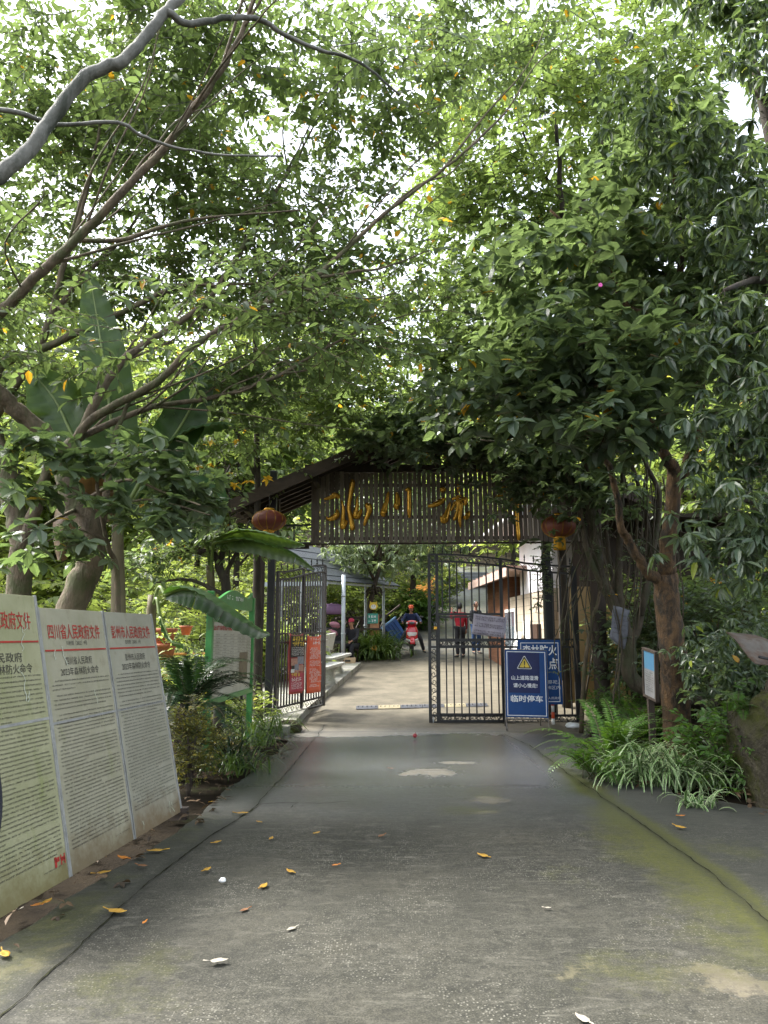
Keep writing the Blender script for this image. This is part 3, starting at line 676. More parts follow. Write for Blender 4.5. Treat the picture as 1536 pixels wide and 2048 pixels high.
def ban_photo(t, bf, w_, h):
    mats = [m_black, m_yellow, m_white, surf('printed skin tones', (.55, .33, .24), (.3, .1, .08), .5, 30), surf('crimson print', (.5, .05, .09), (.35, .03, .06), .5, 9), surf('slate print', (.12, .15, .22), (.3, .3, .33), .5, 20)]
    mb = MB(); q = lambda x0, y0, x1, y1, c, mi: mb.quad(bf, w_ * x0, h * y0, w_ * x1, h * y1, c, mi)
    q(.02, .62, .98, .99, .004, 0)
    for (x0, y0, x1, y1, mi) in ((.05, .48, .5, .6, 3), (.5, .5, .95, .63, 5), (.1, .42, .3, .5, 0), (.3, .4, .6, .5, 5), (.6, .38, .95, .48, 3), (.05, .36, .3, .42, 2), (.35, .34, .6, .4, 3)): q(x0, y0, x1, y1, .006 + .0006 * mi, mi)
    q(.02, .04, .98, .345, .003, 4)
    mb.build('picture', mats, t)
    mb = MB()
    for b, hh in ((.9, .09), (.81, .085)): scribble(mb, bf, w_ * .1, w_ * .95, h * b, hh, .012, rn, 0, 0, 4)
    scribble(mb, bf, w_ * .06, w_ * .7, h * .29, .075, .012, rn, .05, 0, 3)
    mb.build('heading', m_yellow, t); mb = MB()
    for b in (.77, .74, .71, .68, .65): scribble(mb, bf, w_ * .06, w_ * .95, h * b, .028, .012, rn, .05)
    for b in (.24, .205, .17, .14, .11, .08): scribble(mb, bf, w_ * .08, w_ * rn.uniform(.7, .95), h * b, .042 if b > .2 else .03, .012, rn, .05)
    mb.build('lettering', m_whitefilm, t)
banner(573, 601, 1270, 1387, 'picture_banner', 'black, yellow and crimson picture banner tied to the open iron gate', surf('crimson vinyl', (.45, .06, .05), (.3, .04, .04), .45, 4), ban_photo)
banner(609, 637, 1273, 1385, 'text_banner', 'orange red banner with white print, on the open gate', m_vinylred, ban_orange)

# --- posts of the gateway
def post(name, label, px, Yp, zt, w_, mat, square=True, group=None):
    b = on(P(px, 1400, Yp)); b.z -= .1; t = thing(name, label, 'post', b, group); mb = MB()
    if square: mb.box(b + Vector((0, 0, zt / 2)), (w_, w_, zt))
    else: mb.tube([b + Vector((.01 * math.sin(i * 2), 0, zt * i / 8)) for i in range(9)], [w_ * .5 * (1 + .05 * math.sin(i * 1.9)) for i in range(9)], 12)
    mb.build('shaft', mat, t, .008 if square else 0)
    mb = MB(); mb.box(b + Vector((0, 0, .12)), (w_ * 1.35, w_ * 1.35, .2)); mb.build('footing', m_conc, t, .01); return t
pl_ = post('gate_post', 'black steel gate post beside the open gate leaf', 537, 13.8, 4.7, .13, m_iron, group='posts carrying the wooden gateway')
pl2 = post('gate_post', 'slim rusty steel post just left of the open gate leaf', 517, 14.1, 4.6, .1, m_darkwood, group='posts carrying the wooden gateway')
pr_ = post('gate_post', 'dark square post behind the closed gate, under the right lantern', 1102, 14.3, 4.6, .15, m_iron, group='posts carrying the wooden gateway')
pr2 = post('gate_post', 'thick round brown timber post at the right end of the gateway', 1205, 13.6, 4.7, .27, m_darkwood, False, group='posts carrying the wooden gateway')

# --- slatted name board with gilded strokes
o = Vector((0, YG, 0)); n = Vector((0, 1, 0))
bl = RP(622, 1086, o, n); br_ = RP(1168, 1082, o, n); tl = RP(622, 943, o, n)
SB = Frame(bl, br_ - bl, (0, 0, 1)); SW = (br_ - bl).length; SH = tl.z - bl.z
sign = thing('slatted_name_board', 'brown slatted name board with gilded brush strokes over the gateway', 'name board', SB.pt(SW / 2, 0))
mb = MB(); rn = random.Random(8); a = .0; k = 0
while a < SW - .05:
    w_ = .078 + rn.uniform(-.006, .006) if k else .16
    fbox(mb, SB, a, rn.uniform(-.02, .02), a + w_, SH - rn.uniform(0, .05), .02, rn.uniform(-.004, .004)); a += w_ + .0135; k += 1
so_ = mb.build('slats', m_slat, sign); at_ = so_.data.attributes.new('rnd', 'FLOAT', 'FACE'); at_.data.foreach_set('value', np.repeat(rng.random(len(so_.data.polygons) // 6), 6).astype(np.float32))
mb = MB()
for z in (.08, SH * .35, SH * .8): fbox(mb, SB, 0, z - .03, SW, z + .03, .04, -.04 if True else 0)
fbox(mb, SB, -.05, SH - .02, SW + .1, SH + .12, .09, -.06)
fbox(mb, SB, -.6, -.03, SW + .3, .0, .06, -.06)
mb.build('battens', m_darkwood, sign)
# strokes, traced as (x, y) on the board; thick brush swellings
def zp(x, y): return (640 + x * .3125, 940 + y * .3125)
ST = [[(25, 190, 4), (60, 180, 8), (95, 165, 13), (120, 172, 8), (108, 182, 4)], [(108, 250, 3), (110, 285, 12), (85, 308, 12), (55, 315, 7), (40, 300, 3)],
      [(140, 195, 5), (150, 250, 7), (148, 310, 9), (150, 360, 15), (158, 378, 9)], [(150, 360, 12), (166, 338, 8), (166, 320, 3)],
      [(195, 75, 11), (208, 82, 12), (198, 140, 10), (185, 230, 8), (188, 270, 9), (205, 345, 10), (208, 388, 11)],
      [(240, 170, 4), (238, 230, 8), (225, 290, 10), (240, 296, 13), (258, 270, 8), (266, 248, 3)], [(288, 232, 9), (310, 232, 13), (315, 262, 12), (298, 310, 9), (282, 360, 5)],
      [(438, 140, 5), (430, 190, 8), (415, 240, 11), (408, 280, 15), (420, 284, 9)], [(490, 145, 7), (496, 190, 11), (492, 235, 15), (505, 240, 9)], [(545, 135, 5), (568, 128, 10), (570, 190, 9), (570, 260, 9), (572, 310, 5)],
      [(688, 235, 6), (730, 225, 10), (770, 205, 12), (800, 180, 6)], [(700, 240, 3), (750, 225, 5), (790, 200, 4)], [(765, 128, 10), (790, 126, 12), (806, 132, 5)],
      [(832, 205, 4), (818, 260, 9), (795, 318, 17), (785, 322, 11), (770, 295, 4)],
      [(840, 190, 5), (880, 175, 8), (905, 165, 6)], [(850, 215, 4), (890, 200, 8), (930, 185, 9), (930, 215, 8), (915, 225, 4)], [(865, 205, 7), (850, 240, 6), (835, 265, 4)], [(880, 180, 6), (882, 240, 8), (870, 290, 8), (855, 325, 7)], [(905, 200, 7), (900, 250, 8), (892, 310, 8), (898, 370, 4)], [(860, 255, 4), (890, 245, 6), (900, 262, 5), (885, 290, 5)], [(880, 92, 5), (888, 120, 9), (884, 150, 4)],
      [(955, 262, 4), (945, 290, 11), (930, 302, 13), (922, 292, 5)],
      [(1105, 195, 4), (1130, 180, 8), (1158, 160, 9), (1175, 118, 7), (1160, 112, 3)], [(1240, 155, 4), (1225, 190, 8), (1212, 228, 14), (1215, 238, 7)], [(1258, 190, 7), (1262, 240, 9), (1258, 300, 9), (1264, 370, 8), (1270, 450, 9)]]
for s_ in ST:
    mb = MB()
    q = []; rr = []
    for x, y, r in s_:
        p_ = RP(*zp(x, y), SB.o, SB.n); q.append(SB.pt((p_ - SB.o).dot(SB.u), (p_ - SB.o).dot(SB.v), .0)); rr.append(r * .3125 / 1500 * 14 * .92)
    f_ = -1 if SB.n.y > 0 else 1
    qs = spline([v + SB.n * f_ * .035 for v in q], 4); ri = np.interp(np.linspace(0, len(rr) - 1, len(qs)), range(len(rr)), rr)
    ri[0] *= .5; ri[-1] *= .45
    mb.tube(qs, [r * 1.8 for r in ri], 8); mb.build('gilded_stroke', m_gold, sign)

# --- gable roof over the name board
ap = P(880, 838, YG - .5); le = P(468, 1014, YG - .5); re = P(1290, 1006, YG - .5)
roof = thing('gateway_roof', 'dark weathered plank gable roof over the slatted name board', 'roof', (ap.x, YG, le.z - .1))
mb = MB(); mr = MB(); mp = MB(); rn = random.Random(4)
dep = 2.3
for e, sgn in ((le, -1), (re, 1)):
    dv = ap - e; L = dv.length; nrm = Vector((-dv.z, 0, dv.x)).normalized() * (1 if sgn < 0 else -1)
    if nrm.z < 0: nrm = -nrm
    # planks lie along the slope, shingled over one another
    for i in range(16):
        y0 = YG - .75 + dep * i / 16; y1 = y0 + dep / 16 * .93
        a_, b_ = e - dv.normalized() * rn.uniform(.0, .34), ap; c_ = (a_ + b_) / 2 + Vector((0, (y0 + y1) / 2 - (YG - .5), 0)) + nrm * (.05 + rn.uniform(0, .012))
        mp.box(c_, ((b_ - a_).length, y1 - y0, .022), rot_to(dv * 1.0, nrm))
    for i in range(7):
        y0 = YG - .62 + (dep - .2) * i / 6; c_ = (e + ap) / 2 + Vector((0, y0 - (YG - .5), 0)) - nrm * .03
        mr.box(c_, (L, .07, .1), rot_to(dv, nrm))
    for t in (.05, .38, .72):
        q = e + dv * t - nrm * .13; mr.beam(Vector((q.x, YG - .6, q.z)), Vector((q.x, YG - .75 + dep, q.z)), .1, .12)
    mb.box((e + ap) / 2 + Vector((0, -.27, 0)) - nrm * .02, (L + .1, .03, .22), rot_to(dv, nrm))
mp.build('planks', m_darkwood, roof); mr.build('rafters', m_darkwood, roof); mb.build('barge_board', surf('brown barge board', (.08, .052, .036), (.03, .02, .015), .75, 5, (.4, 1, 1), bmp=.3), roof)
mb = MB(); mb.beam((ap.x, YG - .8, ap.z + .06), (ap.x, YG - .75 + dep, ap.z + .06), .2, .1); mb.build('ridge_board', m_darkwood, roof)
mb = MB()
for zz, x0, x1 in ((tl.z + .12, le.x + 1.2, re.x - 1.2), (tl.z + .75, ap.x - 1.6, ap.x + 1.6), (bl.z - .02, le.x + .35, bl.x - .06)): mb.beam((x0, YG + .25, zz), (x1, YG + .25, zz), .1, .12)
mb.beam((ap.x, YG + .25, tl.z), (ap.x, YG + .25, ap.z), .12, .12)
for yy in (YG + .25,): 
    for xx in (on(P(537, 1400, 13.8)).x, on(P(1205, 1400, 13.6)).x): mb.beam((xx, yy, bl.z - .1), (xx, yy, bl.z + 1.2), .12, .12)
mb.build('tie_beams', m_darkwood, roof)
# rail left of the board
ra, rb_ = P(555, 1052, YG), P(622, 1050, YG); rc, rd = P(545, 1088, YG), P(622, 1086, YG)
rl = thing('pipe_rail', 'thin black pipe rail between left lantern and name board', 'rail', rc)
mb = MB(); mb.tube([ra, rb_], .018, 8); mb.tube([rc, rd], .02, 8); mb.tube([P(588, 1052, YG), P(588, 1087, YG)], .014, 8); mb.tube([ra, P(555, 1088, YG)], .014, 8); mb.build('rail', m_iron, rl)

# --- lanterns
def lantern(px, py, Yl, rw, rh, label, tassel, cols):
    c = P(px, py, Yl); t = thing('lantern', label, 'lantern', c, 'red lanterns of the gateway')
    m_l = surf('lantern silk ' + tassel, cols[0], cols[1], .6, 3, bmp=.1)
    mb = MB(); nr = 24; rows = []
    for i in range(13):
        a = -math.pi / 2 * .93 + math.pi * .93 * i / 12
        rows.append([c + Vector(((rw * math.cos(a)) * (1 - .035 * abs(math.sin(k * math.pi / 2))) * math.cos(2 * math.pi * k / (nr * 2)), (rw * math.cos(a)) * (1 - .035 * abs(math.sin(k * math.pi / 2))) * math.sin(2 * math.pi * k / (nr * 2)), rh * math.sin(a))) for k in range(nr * 2 + 1)])
    mb.grid(rows); mb.build('silk_body', m_l, t)
    mb = MB()
    for k in range(nr):
        if k % 2: continue
        th = 2 * math.pi * k / nr
        mb.tube([c + Vector((rw * 1.006 * math.cos(a) * math.cos(th), rw * 1.006 * math.cos(a) * math.sin(th), rh * 1.006 * math.sin(a))) for a in np.linspace(-1.4, 1.4, 11)], .0045, 4)
    mb.build('ribs', m_gold, t)
    mb = MB()
    for s_ in (1, -1): mb.lathe([(.0, s_ * rh * .93), (rw * .34, s_ * rh * .93), (rw * .36, s_ * rh * 1.0), (rw * .3, s_ * (rh + .03)), (0, s_ * (rh + .03))], c, 20)
    mb.build('cap', m_gold, t)
    mb = MB(); mb.tube([c + Vector((0, 0, rh)), c + Vector((0, 0, rh + .25))], .006, 5); mb.build('hanger', m_iron, t)
    mb = MB(); L_ = .2 if tassel == 'long' else .1
    for k in range(40):
        th = k * 2 * math.pi / 40; r = rw * (.3 if tassel == 'long' else .15)
        mb.tube([c + Vector((r * math.cos(th), r * math.sin(th), -rh - .02)), c + Vector((r * 1.02 * math.cos(th + .02), r * math.sin(th), -rh - L_))], .012, 4)
    mb.build('tassel', surf('yellow fringe ' + tassel, (.7, .38, .02), (.5, .24, .01), .7, 30), t); return t
lantern(538, 1041, 13.0, .3, .185, 'dark red ribbed lantern with green top at the left gate post', 'short', ((.17, .025, .02), (.1, .03, .014)))
lantern(1118, 1053, 12.4, .29, .19, 'faded red lantern with a square yellow tassel, under leaves', 'long', ((.22, .055, .035), (.13, .035, .022)))

# --- blue signs in front of the gate
def board(t, fr, w_, h, mat, edge, th=.025):
    mb = MB(); fbox(mb, fr, 0, 0, w_, h, th, -th / 2); mb.build('face', mat, t, .004)
    mb = MB(); e = .012; i0 = edge
    for a0, b0, a1, b1 in ((i0, i0, w_ - i0, i0 + e), (i0, h - i0 - e, w_ - i0, h - i0), (i0, i0 + e, i0 + e, h - i0 - e), (w_ - i0 - e, i0 + e, w_ - i0, h - i0 - e)): mb.quad(fr, a0, b0, a1, b1, .003)
    mb.build('border_line', m_whitefilm, t)
YS = 13.1; o = Vector((0, YS, 0)); n = Vector((0, 1, 0))
q0 = RP(1012, 1434, o, n); q1 = RP(1097, 1436, o, n); q2 = RP(1010, 1299, o, n)
sf = Frame(q0 + Vector((0, 0, 0)), q1 - q0, q2 - q0 + Vector((0, .1, 0))); w_, h_ = (q1 - q0).length, (q2 - q0).length
fs_ = thing('parking_sign', 'front blue easel sign with yellow warning triangle before the closed gate', 'sign', on((sf.pt(w_ / 2, 0).x, YS, 0)), 'blue signs at the gate')
board(fs_, sf, w_, h_, m_blue, .025)
mb = MB(); rows = [[sf.pt(w_ * (.08 + .74 * i / 8), h_ * (.36 + .6 * j / 8), .006 + .003 * math.sin(i * 2.1 + j) * math.sin(j * 1.3)) for i in range(9)] for j in range(9)]; mb.grid(rows); mb.build('pasted_sheet', m_navy, fs_)
cx, cyy = w_ * .46, h_ * .785
def tri(s, dy=0):
    pts = []
    for k in range(3):
        a = R(90 + 120 * k); c0 = (cx + s * math.cos(a), cyy + dy + s * math.sin(a))
        for d in (-40, 0, 40): pts.append((c0[0] + s * .14 * math.cos(a + R(d)), c0[1] + s * .14 * math.sin(a + R(d))))
    return pts
mb = MB(); s_ = .125
mb.prism(sf, tri(s_), .009, .012, 0); mb.prism(sf, tri(s_ * .88), .012, .014, 1); mb.prism(sf, tri(s_ * .66), .014, .016, 2)
mb.prism(sf, [(cx - .012, cyy + .05), (cx - .006, cyy - .02), (cx + .006, cyy - .02), (cx + .012, cyy + .05), (cx, cyy + .062)], .016, .018, 1); mb.prism(sf, [(cx + .011 * math.cos(k), cyy - .042 + .011 * math.sin(k)) for k in np.linspace(0, 6.28, 9)[:-1]], .016, .018, 1)
mb.build('warning_triangle', [m_white, m_black, m_yellow], fs_)
mb = MB()
mb.text(sf, '山上道路湿滑', w_ * .46, h_ * .583, .011, .075, w_ * .64, off=.014); mb.text(sf, '请小心慢走!', w_ * .47, h_ * .47, .011, .075, w_ * .57, off=.014)
mb.text(sf, '临时停车', w_ * .5, h_ * .275, .005, .115, w_ * .76, off=.02); mb.build('lettering', m_whitefilm, fs_)
mb = MB()
for a in (.0, w_): mb.tube([sf.pt(a, h_ + .0, -.02), sf.pt(a, -.02, -.02), on(sf.pt(a, 0, -.02)) + Vector((0, -.1, .0))], .014, 8)
mb.tube([sf.pt(0, h_, -.02), sf.pt(w_, h_, -.02)], .013, 8); mb.tube([sf.pt(0, -.03, -.02), sf.pt(w_, -.03, -.02)], .013, 8)
for a in (.05, w_ - .05): mb.tube([sf.pt(a, h_ * .9, -.03), on(sf.pt(a, 0, -.02)) + Vector((0, .42, 0))], .012, 8)
mb.build('easel_frame', surf('rusty steel tube', (.2, .2, .2), (.12, .08, .05), .5, 14), fs_)
YB = 13.62; o = Vector((0, YB, 0))
q0 = RP(1039, 1409, o, n); q1 = RP(1126, 1409, o, n); q2 = RP(1037, 1280, o, n)
bf = Frame(q0, q1 - q0, q2 - q0); w_, h_ = (q1 - q0).length, (q2 - q0).length
bs = thing('fire_prevention_sign', 'rear blue sign with large white characters, partly behind the easel sign', 'sign', on((bf.pt(w_ / 2, 0).x, YB, 0)), 'blue signs at the gate')
board(bs, bf, w_, h_, m_blue, .045)
mb = MB(); mb.text(bf, '森林防火', w_ * .5, h_ * .84, .004, .185, w_ * .8, off=.02); mb.text(bf, '点', w_ * .81, h_ * .63, .004, .2, .175, off=.02)
mb.text(bf, '祭祀，', w_ * .93, h_ * .345, .004, .07, .2, 'r'); mb.text(bf, '林区内', w_ * .95, h_ * .26, .004, .065, .24, 'r'); mb.text(bf, '人民政府', w_ * .95, h_ * .1, .004, .045, .22, 'r'); mb.build('lettering', m_whitefilm, bs)
mb = MB(); b0 = on((bf.pt(w_ * .78, 0).x, YB + .06, 0))
for k in range(6): mb.tube([b0 + Vector((0, 0, .11 * k)), b0 + Vector((0, 0, .11 * k + .11))], .028, 10, mi=k % 2)
mb.tube([b0 + Vector((0, 0, .66)), b0 + Vector((0, 0, 1.4))], .026, 10, mi=0); mb.build('post', [m_white, m_vinylred], bs)

# --- the speed bump: separate rubber segments make one thing
b0, b1 = on(G(712, 1417)), on(G(974, 1411)); hm = thing('speed_bump', 'worn yellow and black rubber speed bump across the concrete', 'speed bump', b0)
m_rub = surf('worn black rubber', (.05, .055, .065), (.025, .026, .03), .6, 9); m_rubY = surf('faded yellow rubber', (.3, .26, .15), (.2, .17, .1), .6, 9)
for i in range(6):
    a, b_ = b0.lerp(b1, i / 6 + .002), b0.lerp(b1, (i + 1) / 6 - .002); mb = MB()
    prof = [(-.17, 0), (-.13, .022), (-.05, .046), (.05, .046), (.13, .022), (.17, 0)]; vs_ = [q + Vector((0, y, z)) for q in (a, b_) for y, z in prof]
    mb.add(vs_, [(k, k + 1, k + 7, k + 6) for k in range(5)] + [(0, 1, 2, 3, 4, 5), (11, 10, 9, 8, 7, 6)])
    for k in range(5): mb.tube([a.lerp(b_, (k + .5) / 5) + Vector((0, -.1, .034)), a.lerp(b_, (k + .5) / 5) + Vector((0, -.04, .05))], .012, 5)
    mb.build('segment', m_rubY if i in (1, 4) else m_rub, hm)

# ================================================================== LEFT: NOTICE PANELS, GREEN BOARD
B3 = G(365, 1622, .04); B1 = G(144, 1752, .04); dr = (B3 - B1); dr.z = 0; dr.normalize(); B1 = B3 - dr * (B3 - B1).length
pn_ = Vector((-dr.y, dr.x, 0)); pn_ = pn_ if pn_.x < 0 else -pn_           # away from the road
T3 = RP(304, 1229, B3, dr); up = (T3 - B3); PH = up.length
PW = (B3 - B1).length / 2; gap = .035; rn = random.Random(21)
m_lime = surf('lime run', (.5, .52, .42), (.4, .43, .3), .8, 9)
def panel(i, label, mat, head, sub, lines):
    o = B3 + dr * (i * (PW)) - dr * PW
    f = Frame(o, dr, up); s = 1 if f.n.x > 0 else -1          # f.n towards the road
    w_ = PW - gap; h_ = PH + (.03 if i == -2 else 0) + (.05 if i == -2 else 0)
    t = thing('notice_panel', label, 'notice panel', o + dr * w_ / 2, 'leaning government notice panels')
    mb = MB(); fbox(mb, f, 0, 0, w_, h_, .025, -.0125 * s); mb.build('board', mat, t, .003)
    mb = MB()
    for a in (-.012, w_ + .012): fbox(mb, f, a - .012, 0, a + .012, h_ + .004, .035, -.012 * s)
    fbox(mb, f, 0, h_ * .545, w_, h_ * .555, .004, .0 + .001 * s); mb.build('edge_strip', m_alu, t)
    red = MB(); blk = MB(); C = .004 * s
    if head: red.text(f, head, w_ * .5, h_ * .905, C, h_ * .064, w_ * .82, off=.006)
    fbox(red, f, w_ * .02, h_ * .829 - .006, w_ * .98, h_ * .829 + .006, .002, C)
    if i == -2: scribble(red, f, w_ * .84, w_ * .96, .1, .07, C, rn, 0, dense=5)
    red.build('red_lettering', m_redink, t)
    for tx, b, hh, ww in sub: blk.text(f, tx, w_ * .5, h_ * b, C, h_ * hh, w_ * ww)
    b = .705; para = 0
    while b > (.1 if i == 0 else .08):
        para -= 1
        if para < 0: para = rn.randint(2, 9); ind = .1
        else: ind = .05
        end = .96 if para > 0 else rn.uniform(.3, .9)
        scribble(blk, f, w_ * ind, w_ * end, h_ * b, .0112, C, rn, .07, dense=3)
        b -= (.0142 if b < .55 else .0165) + (.008 if para == 0 and b > .55 else 0)
    scribble(blk, f, w_ * .7, w_ * .95, h_ * .05, .0105, C, rn, .1)
    blk.build('black_lettering', m_ink, t)
    for _ in range(7 if i == -2 else 3):                     # white runs of dried lime
        mb = MB(); x, y = rn.uniform(.1, .95) * w_, rn.uniform(.55, .98) * h_ if i else rn.uniform(.04, .12) * h_
        for _ in range(rn.randint(4, 9) if i == -2 else 4):
            nx, ny = x + rn.uniform(-.03, .03), y - rn.uniform(.01, .04)
            if ny < .03 or not .02 < nx < w_ - .02: break
            wq = rn.uniform(.002, .005); mb.add([f.pt(x - wq, y, C * 1.3), f.pt(x + wq, y, C * 1.3), f.pt(nx + wq, ny, C * 1.3), f.pt(nx - wq, ny, C * 1.3)], [(0, 1, 2, 3)]); x, y = nx, ny
        if mb.v: mb.build('lime_stain', m_lime, t)
    if i == 0:
        mb = MB(); mb.box(o + dr * (PW * .98) + Vector((-.03, .02, -.02)), (.16, .09, .1)); mb.build('foot_block', m_darkwood, t)
    mb = MB()
    for a in (.15, w_ - .15): mb.tube([f.pt(a, h_ * .8, -.03 * s), on(f.pt(a, 0) + pn_ * .95)], .02, 8)
    mb.build('prop', m_darkwood, t)
panel(-2, 'mossy notice panel at the left picture edge with white lime runs', boardmat(*m_boardgreen), '成都市人民政府文件', [('市人民政府', .775, .034, .5), ('2023年森林防火命令', .735, .034, .72)], 1)
panel(-1, 'middle leaning notice panel headed with nine red characters', boardmat(*m_paleboard), '四川省人民政府文件', [('川府规〔2022〕9号', .858, .02, .33), ('四川省人民政府', .785, .034, .42), ('2023年森林防火命令', .742, .034, .6)], 1)
panel(0, 'right leaning notice panel, nearest the green notice board', boardmat('greyer weathered board', (.34, .325, .25), (.26, .25, .185), (.27, .265, .18), (.17, .125, .07)), '彭州市人民政府文件', [('彭府规〔2023〕1号', .858, .02, .33), ('彭州市人民政府', .785, .034, .42), ('2023年森林防火命令', .742, .034, .6)], 1)

gL, gR = G(410, 1528), G(497, 1478); gu = gR - gL; gu.z = 0; gw = gu.length
gf = Frame(gL, gu, (0, 0, 1)); 
def gbz(px, py): p = RP(px, py, gf.o, gf.n); return p.z - gL.z
tL, tR = gbz(409, 1206), gbz(496, 1194)
gbd = thing('green_notice_board', 'green framed notice board on two posts under a banana leaf', 'notice board', gf.pt(gw / 2, 0))
for a, tz in ((0, max(tL, tR) - .02), (gw, max(tL, tR))):
    mb = MB(); mb.box(gf.pt(a, tz / 2 - .1), (.085, .085, tz + .2), Matrix((gf.u, gf.n, gf.v)).transposed()); mb.build('post', m_green, gbd, .006)
z0, z1 = gbz(450, 1385), gbz(450, 1242)
mb = MB(); fbox(mb, gf, .055, z0 - .1, gw - .055, z0 - .03, .1); fbox(mb, gf, .055, z1 - .02, gw - .055, z1 + .03, .06)
mb.build('rail', m_green, gbd, .004)
zt = max(tL, tR); pts = [(.055, z1 + .18)] + [(.055 + (gw - .11) * t, z1 + .25 + (zt - z1 - .2) * (math.sin(math.pi * t) ** 1.6) + .22 * t ** 8) for t in np.linspace(0, 1, 22)] + [(gw - .055, z1 + .18)]
mb = MB(); mb.prism(gf, pts, -.02, .02); mb.build('scalloped_header', m_green, gbd)
s = 1 if gf.n.dot(Vector((0, -1, 0))) > 0 else -1
mb = MB(); fbox(mb, gf, .056, z0 - .03, gw - .056, z1 - .02, .02); mb.build('poster', surf('cream poster', (.5, .48, .4), (.36, .34, .26), .6, 2.5, dirt=(.34, .27, .14), dirt_at=.66), gbd)
mb = MB(); mk = MB(); mp_ = MB(); rn = random.Random(2); C = .014 * s; hh = z1 - z0; ww = gw - .14
scribble(mb, gf, .12, gw - .12, z1 - .13, .07, C, rn, 0, dense=4); mb.build('red_heading', m_redink, gbd)
for k in range(16):
    zz = z1 - .2 - k * .048 
    if zz < z0 + .1: break
    mk.quad(gf, .07, zz - .012, gw - .07 if k < 9 else gw * .62, zz - .0095, C)
    for q in (.1, .25, .42, .6, .72, .84):
        if q > .6 and k >= 9: continue
        scribble(mk, gf, gw * q, gw * (q + .09), zz, .022, C, rn, .15)
mk.build('table_print', m_ink, gbd)
mp_.quad(gf, gw * .66, z0 + .12, gw * .88, z0 + .12 + hh * .42, C * 1.1); mp_.build('photo_print', surf('brown photo print', (.14, .12, .06), (.07, .05, .03), .5, 14), gbd)
mb = MB()
scribble(mb, gf, gw * .3, gw * .7, z1 + .3, .07, .024 * s, rn, .2, dense=3); mb.build('header_lettering', m_whitefilm, gbd)
# ================================================================== BEYOND THE GATE
# guard house on the right
m_block = surf('tan block wall', (.4, .34, .27), (.3, .25, .19), .85, 5, bmp=.2)
def brickmat(name, c1, c2, mortar, sx, sy):
    m, nt, b = newmat(name); tc = nd(nt, 'TexCoord'); sp = nd(nt, 'SeparateXYZ'); lk(nt, tc.outputs['Object'], sp.inputs[0]); cb = nd(nt, 'CombineXYZ')
    lk(nt, math_(nt, 'ADD', sp.outputs[0], sp.outputs[1]), cb.inputs[0]); lk(nt, sp.outputs[2], cb.inputs[1])
    br = nd(nt, 'TexBrick'); br.inputs['Color1'].default_value = (*c1, 1); br.inputs['Color2'].default_value = (*c2, 1); br.inputs['Mortar'].default_value = (*mortar, 1)
    br.inputs['Scale'].default_value = 1; br.inputs['Brick Width'].default_value = sx; br.inputs['Row Height'].default_value = sy; br.inputs['Mortar Size'].default_value = .008
    lk(nt, cb.outputs[0], br.inputs['Vector']); c = mixc(nt, ramp(nt, noi(nt, coords(nt), 3, 6, .7), [(.4, (0, 0, 0)), (.75, (.6, .6, .6))]), br.outputs[0], tuple(x * .5 for x in c1)); lk(nt, c, b.inputs['Base Color']); b.inputs['Roughness'].default_value = .85
    bump(nt, b, br.outputs['Fac'], -.4, .01); return m
m_block = brickmat('tan block wall', (.42, .35, .27), (.36, .3, .23), (.2, .17, .13), .42, .2)
m_plank = surf('red brown planks', (.2, .085, .04), (.11, .045, .022), .7, 4, (.5, .5, 5), bmp=.3)
c0 = on((3.72, 16.6, 0)); c1 = on((3.34, 24.2, 0)); z0 = c0.z - .2
HF = Frame((c0.x, c0.y, 0), (c1.x - c0.x, c1.y - c0.y, 0), (0, 0, 1)); hl = (Vector((c1.x, c1.y, 0)) - Vector((c0.x, c0.y, 0))).length
hs_ = thing('guard_house', 'small guard house with tan block wall, white upper wall and brown planks', 'house', on((5, 20, 0)))
sN = -1 if HF.n.x > 0 else 1           # HF.n points to the road or away; depth goes to +x
dx = lambda d: -d * (1 if HF.n.x < 0 else -1)
def hb(mb, a0, z0_, a1, z1_, d0, d1):  # box along the wall, from depth d0 to d1 behind the road face
    k = 1 if HF.n.x > 0 else -1
    rot = Matrix((HF.u, HF.v, HF.n)).transposed(); mb.box(HF.pt((a0 + a1) / 2, (z0_ + z1_) / 2, k * (d0 + d1) / 2), (a1 - a0, z1_ - z0_, abs(d1 - d0)), rot)
mb = MB(); hb(mb, 0, z0, 4.4, 2.62, 0, 2.0); mb.build('block_wall', m_block, hs_)
mb = MB(); hb(mb, 0, 2.622, 2.6, 4.5, .0, 2.0); mb.build('upper_wall', m_plaster, hs_)
mb = MB(); hb(mb, .8, 2.622, 3.0, 4.4, -.02, .0); mb.build('wall_seam', m_plaster, hs_)
mb = MB(); k = 0; z = .1
while z < 3.15: hb(mb, 4.404, z, hl, z + .172, -.02 + .006 * (k % 2), 3.2); z += .175; k += 1
mb.build('plank_wall', m_plank, hs_)
mb = MB(); hb(mb, 2.2, 3.2, hl + .5, 3.28, -.55, 3.6); hb(mb, 2.2, 3.05, hl + .5, 3.2, -.56, -.5)
for q in range(9): hb(mb, 2.25 + q * .62, 3.282, 2.31 + q * .62, 3.32, -.55, 3.6)
mb.build('low_roof', surf('faded red roof sheet', (.45, .33, .28), (.3, .2, .16), .7, 4), hs_)
mb = MB(); hb(mb, -.3, 4.35, 5.2, 4.43, -.7, 2.3); hb(mb, -.3, 4.2, 5.2, 4.35, -.72, -.66)
mb.tube([HF.pt(-.3, 4.25, dx(-.8) * 0 + (1 if HF.n.x < 0 else -1) * .8), HF.pt(5.4, 4.25, (1 if HF.n.x < 0 else -1) * .8)], .07, 10); mb.build('upper_roof', m_white, hs_)
mb = MB(); hb(mb, 3.6, 1.15, 4.9, 2.3, -.05, -.0)
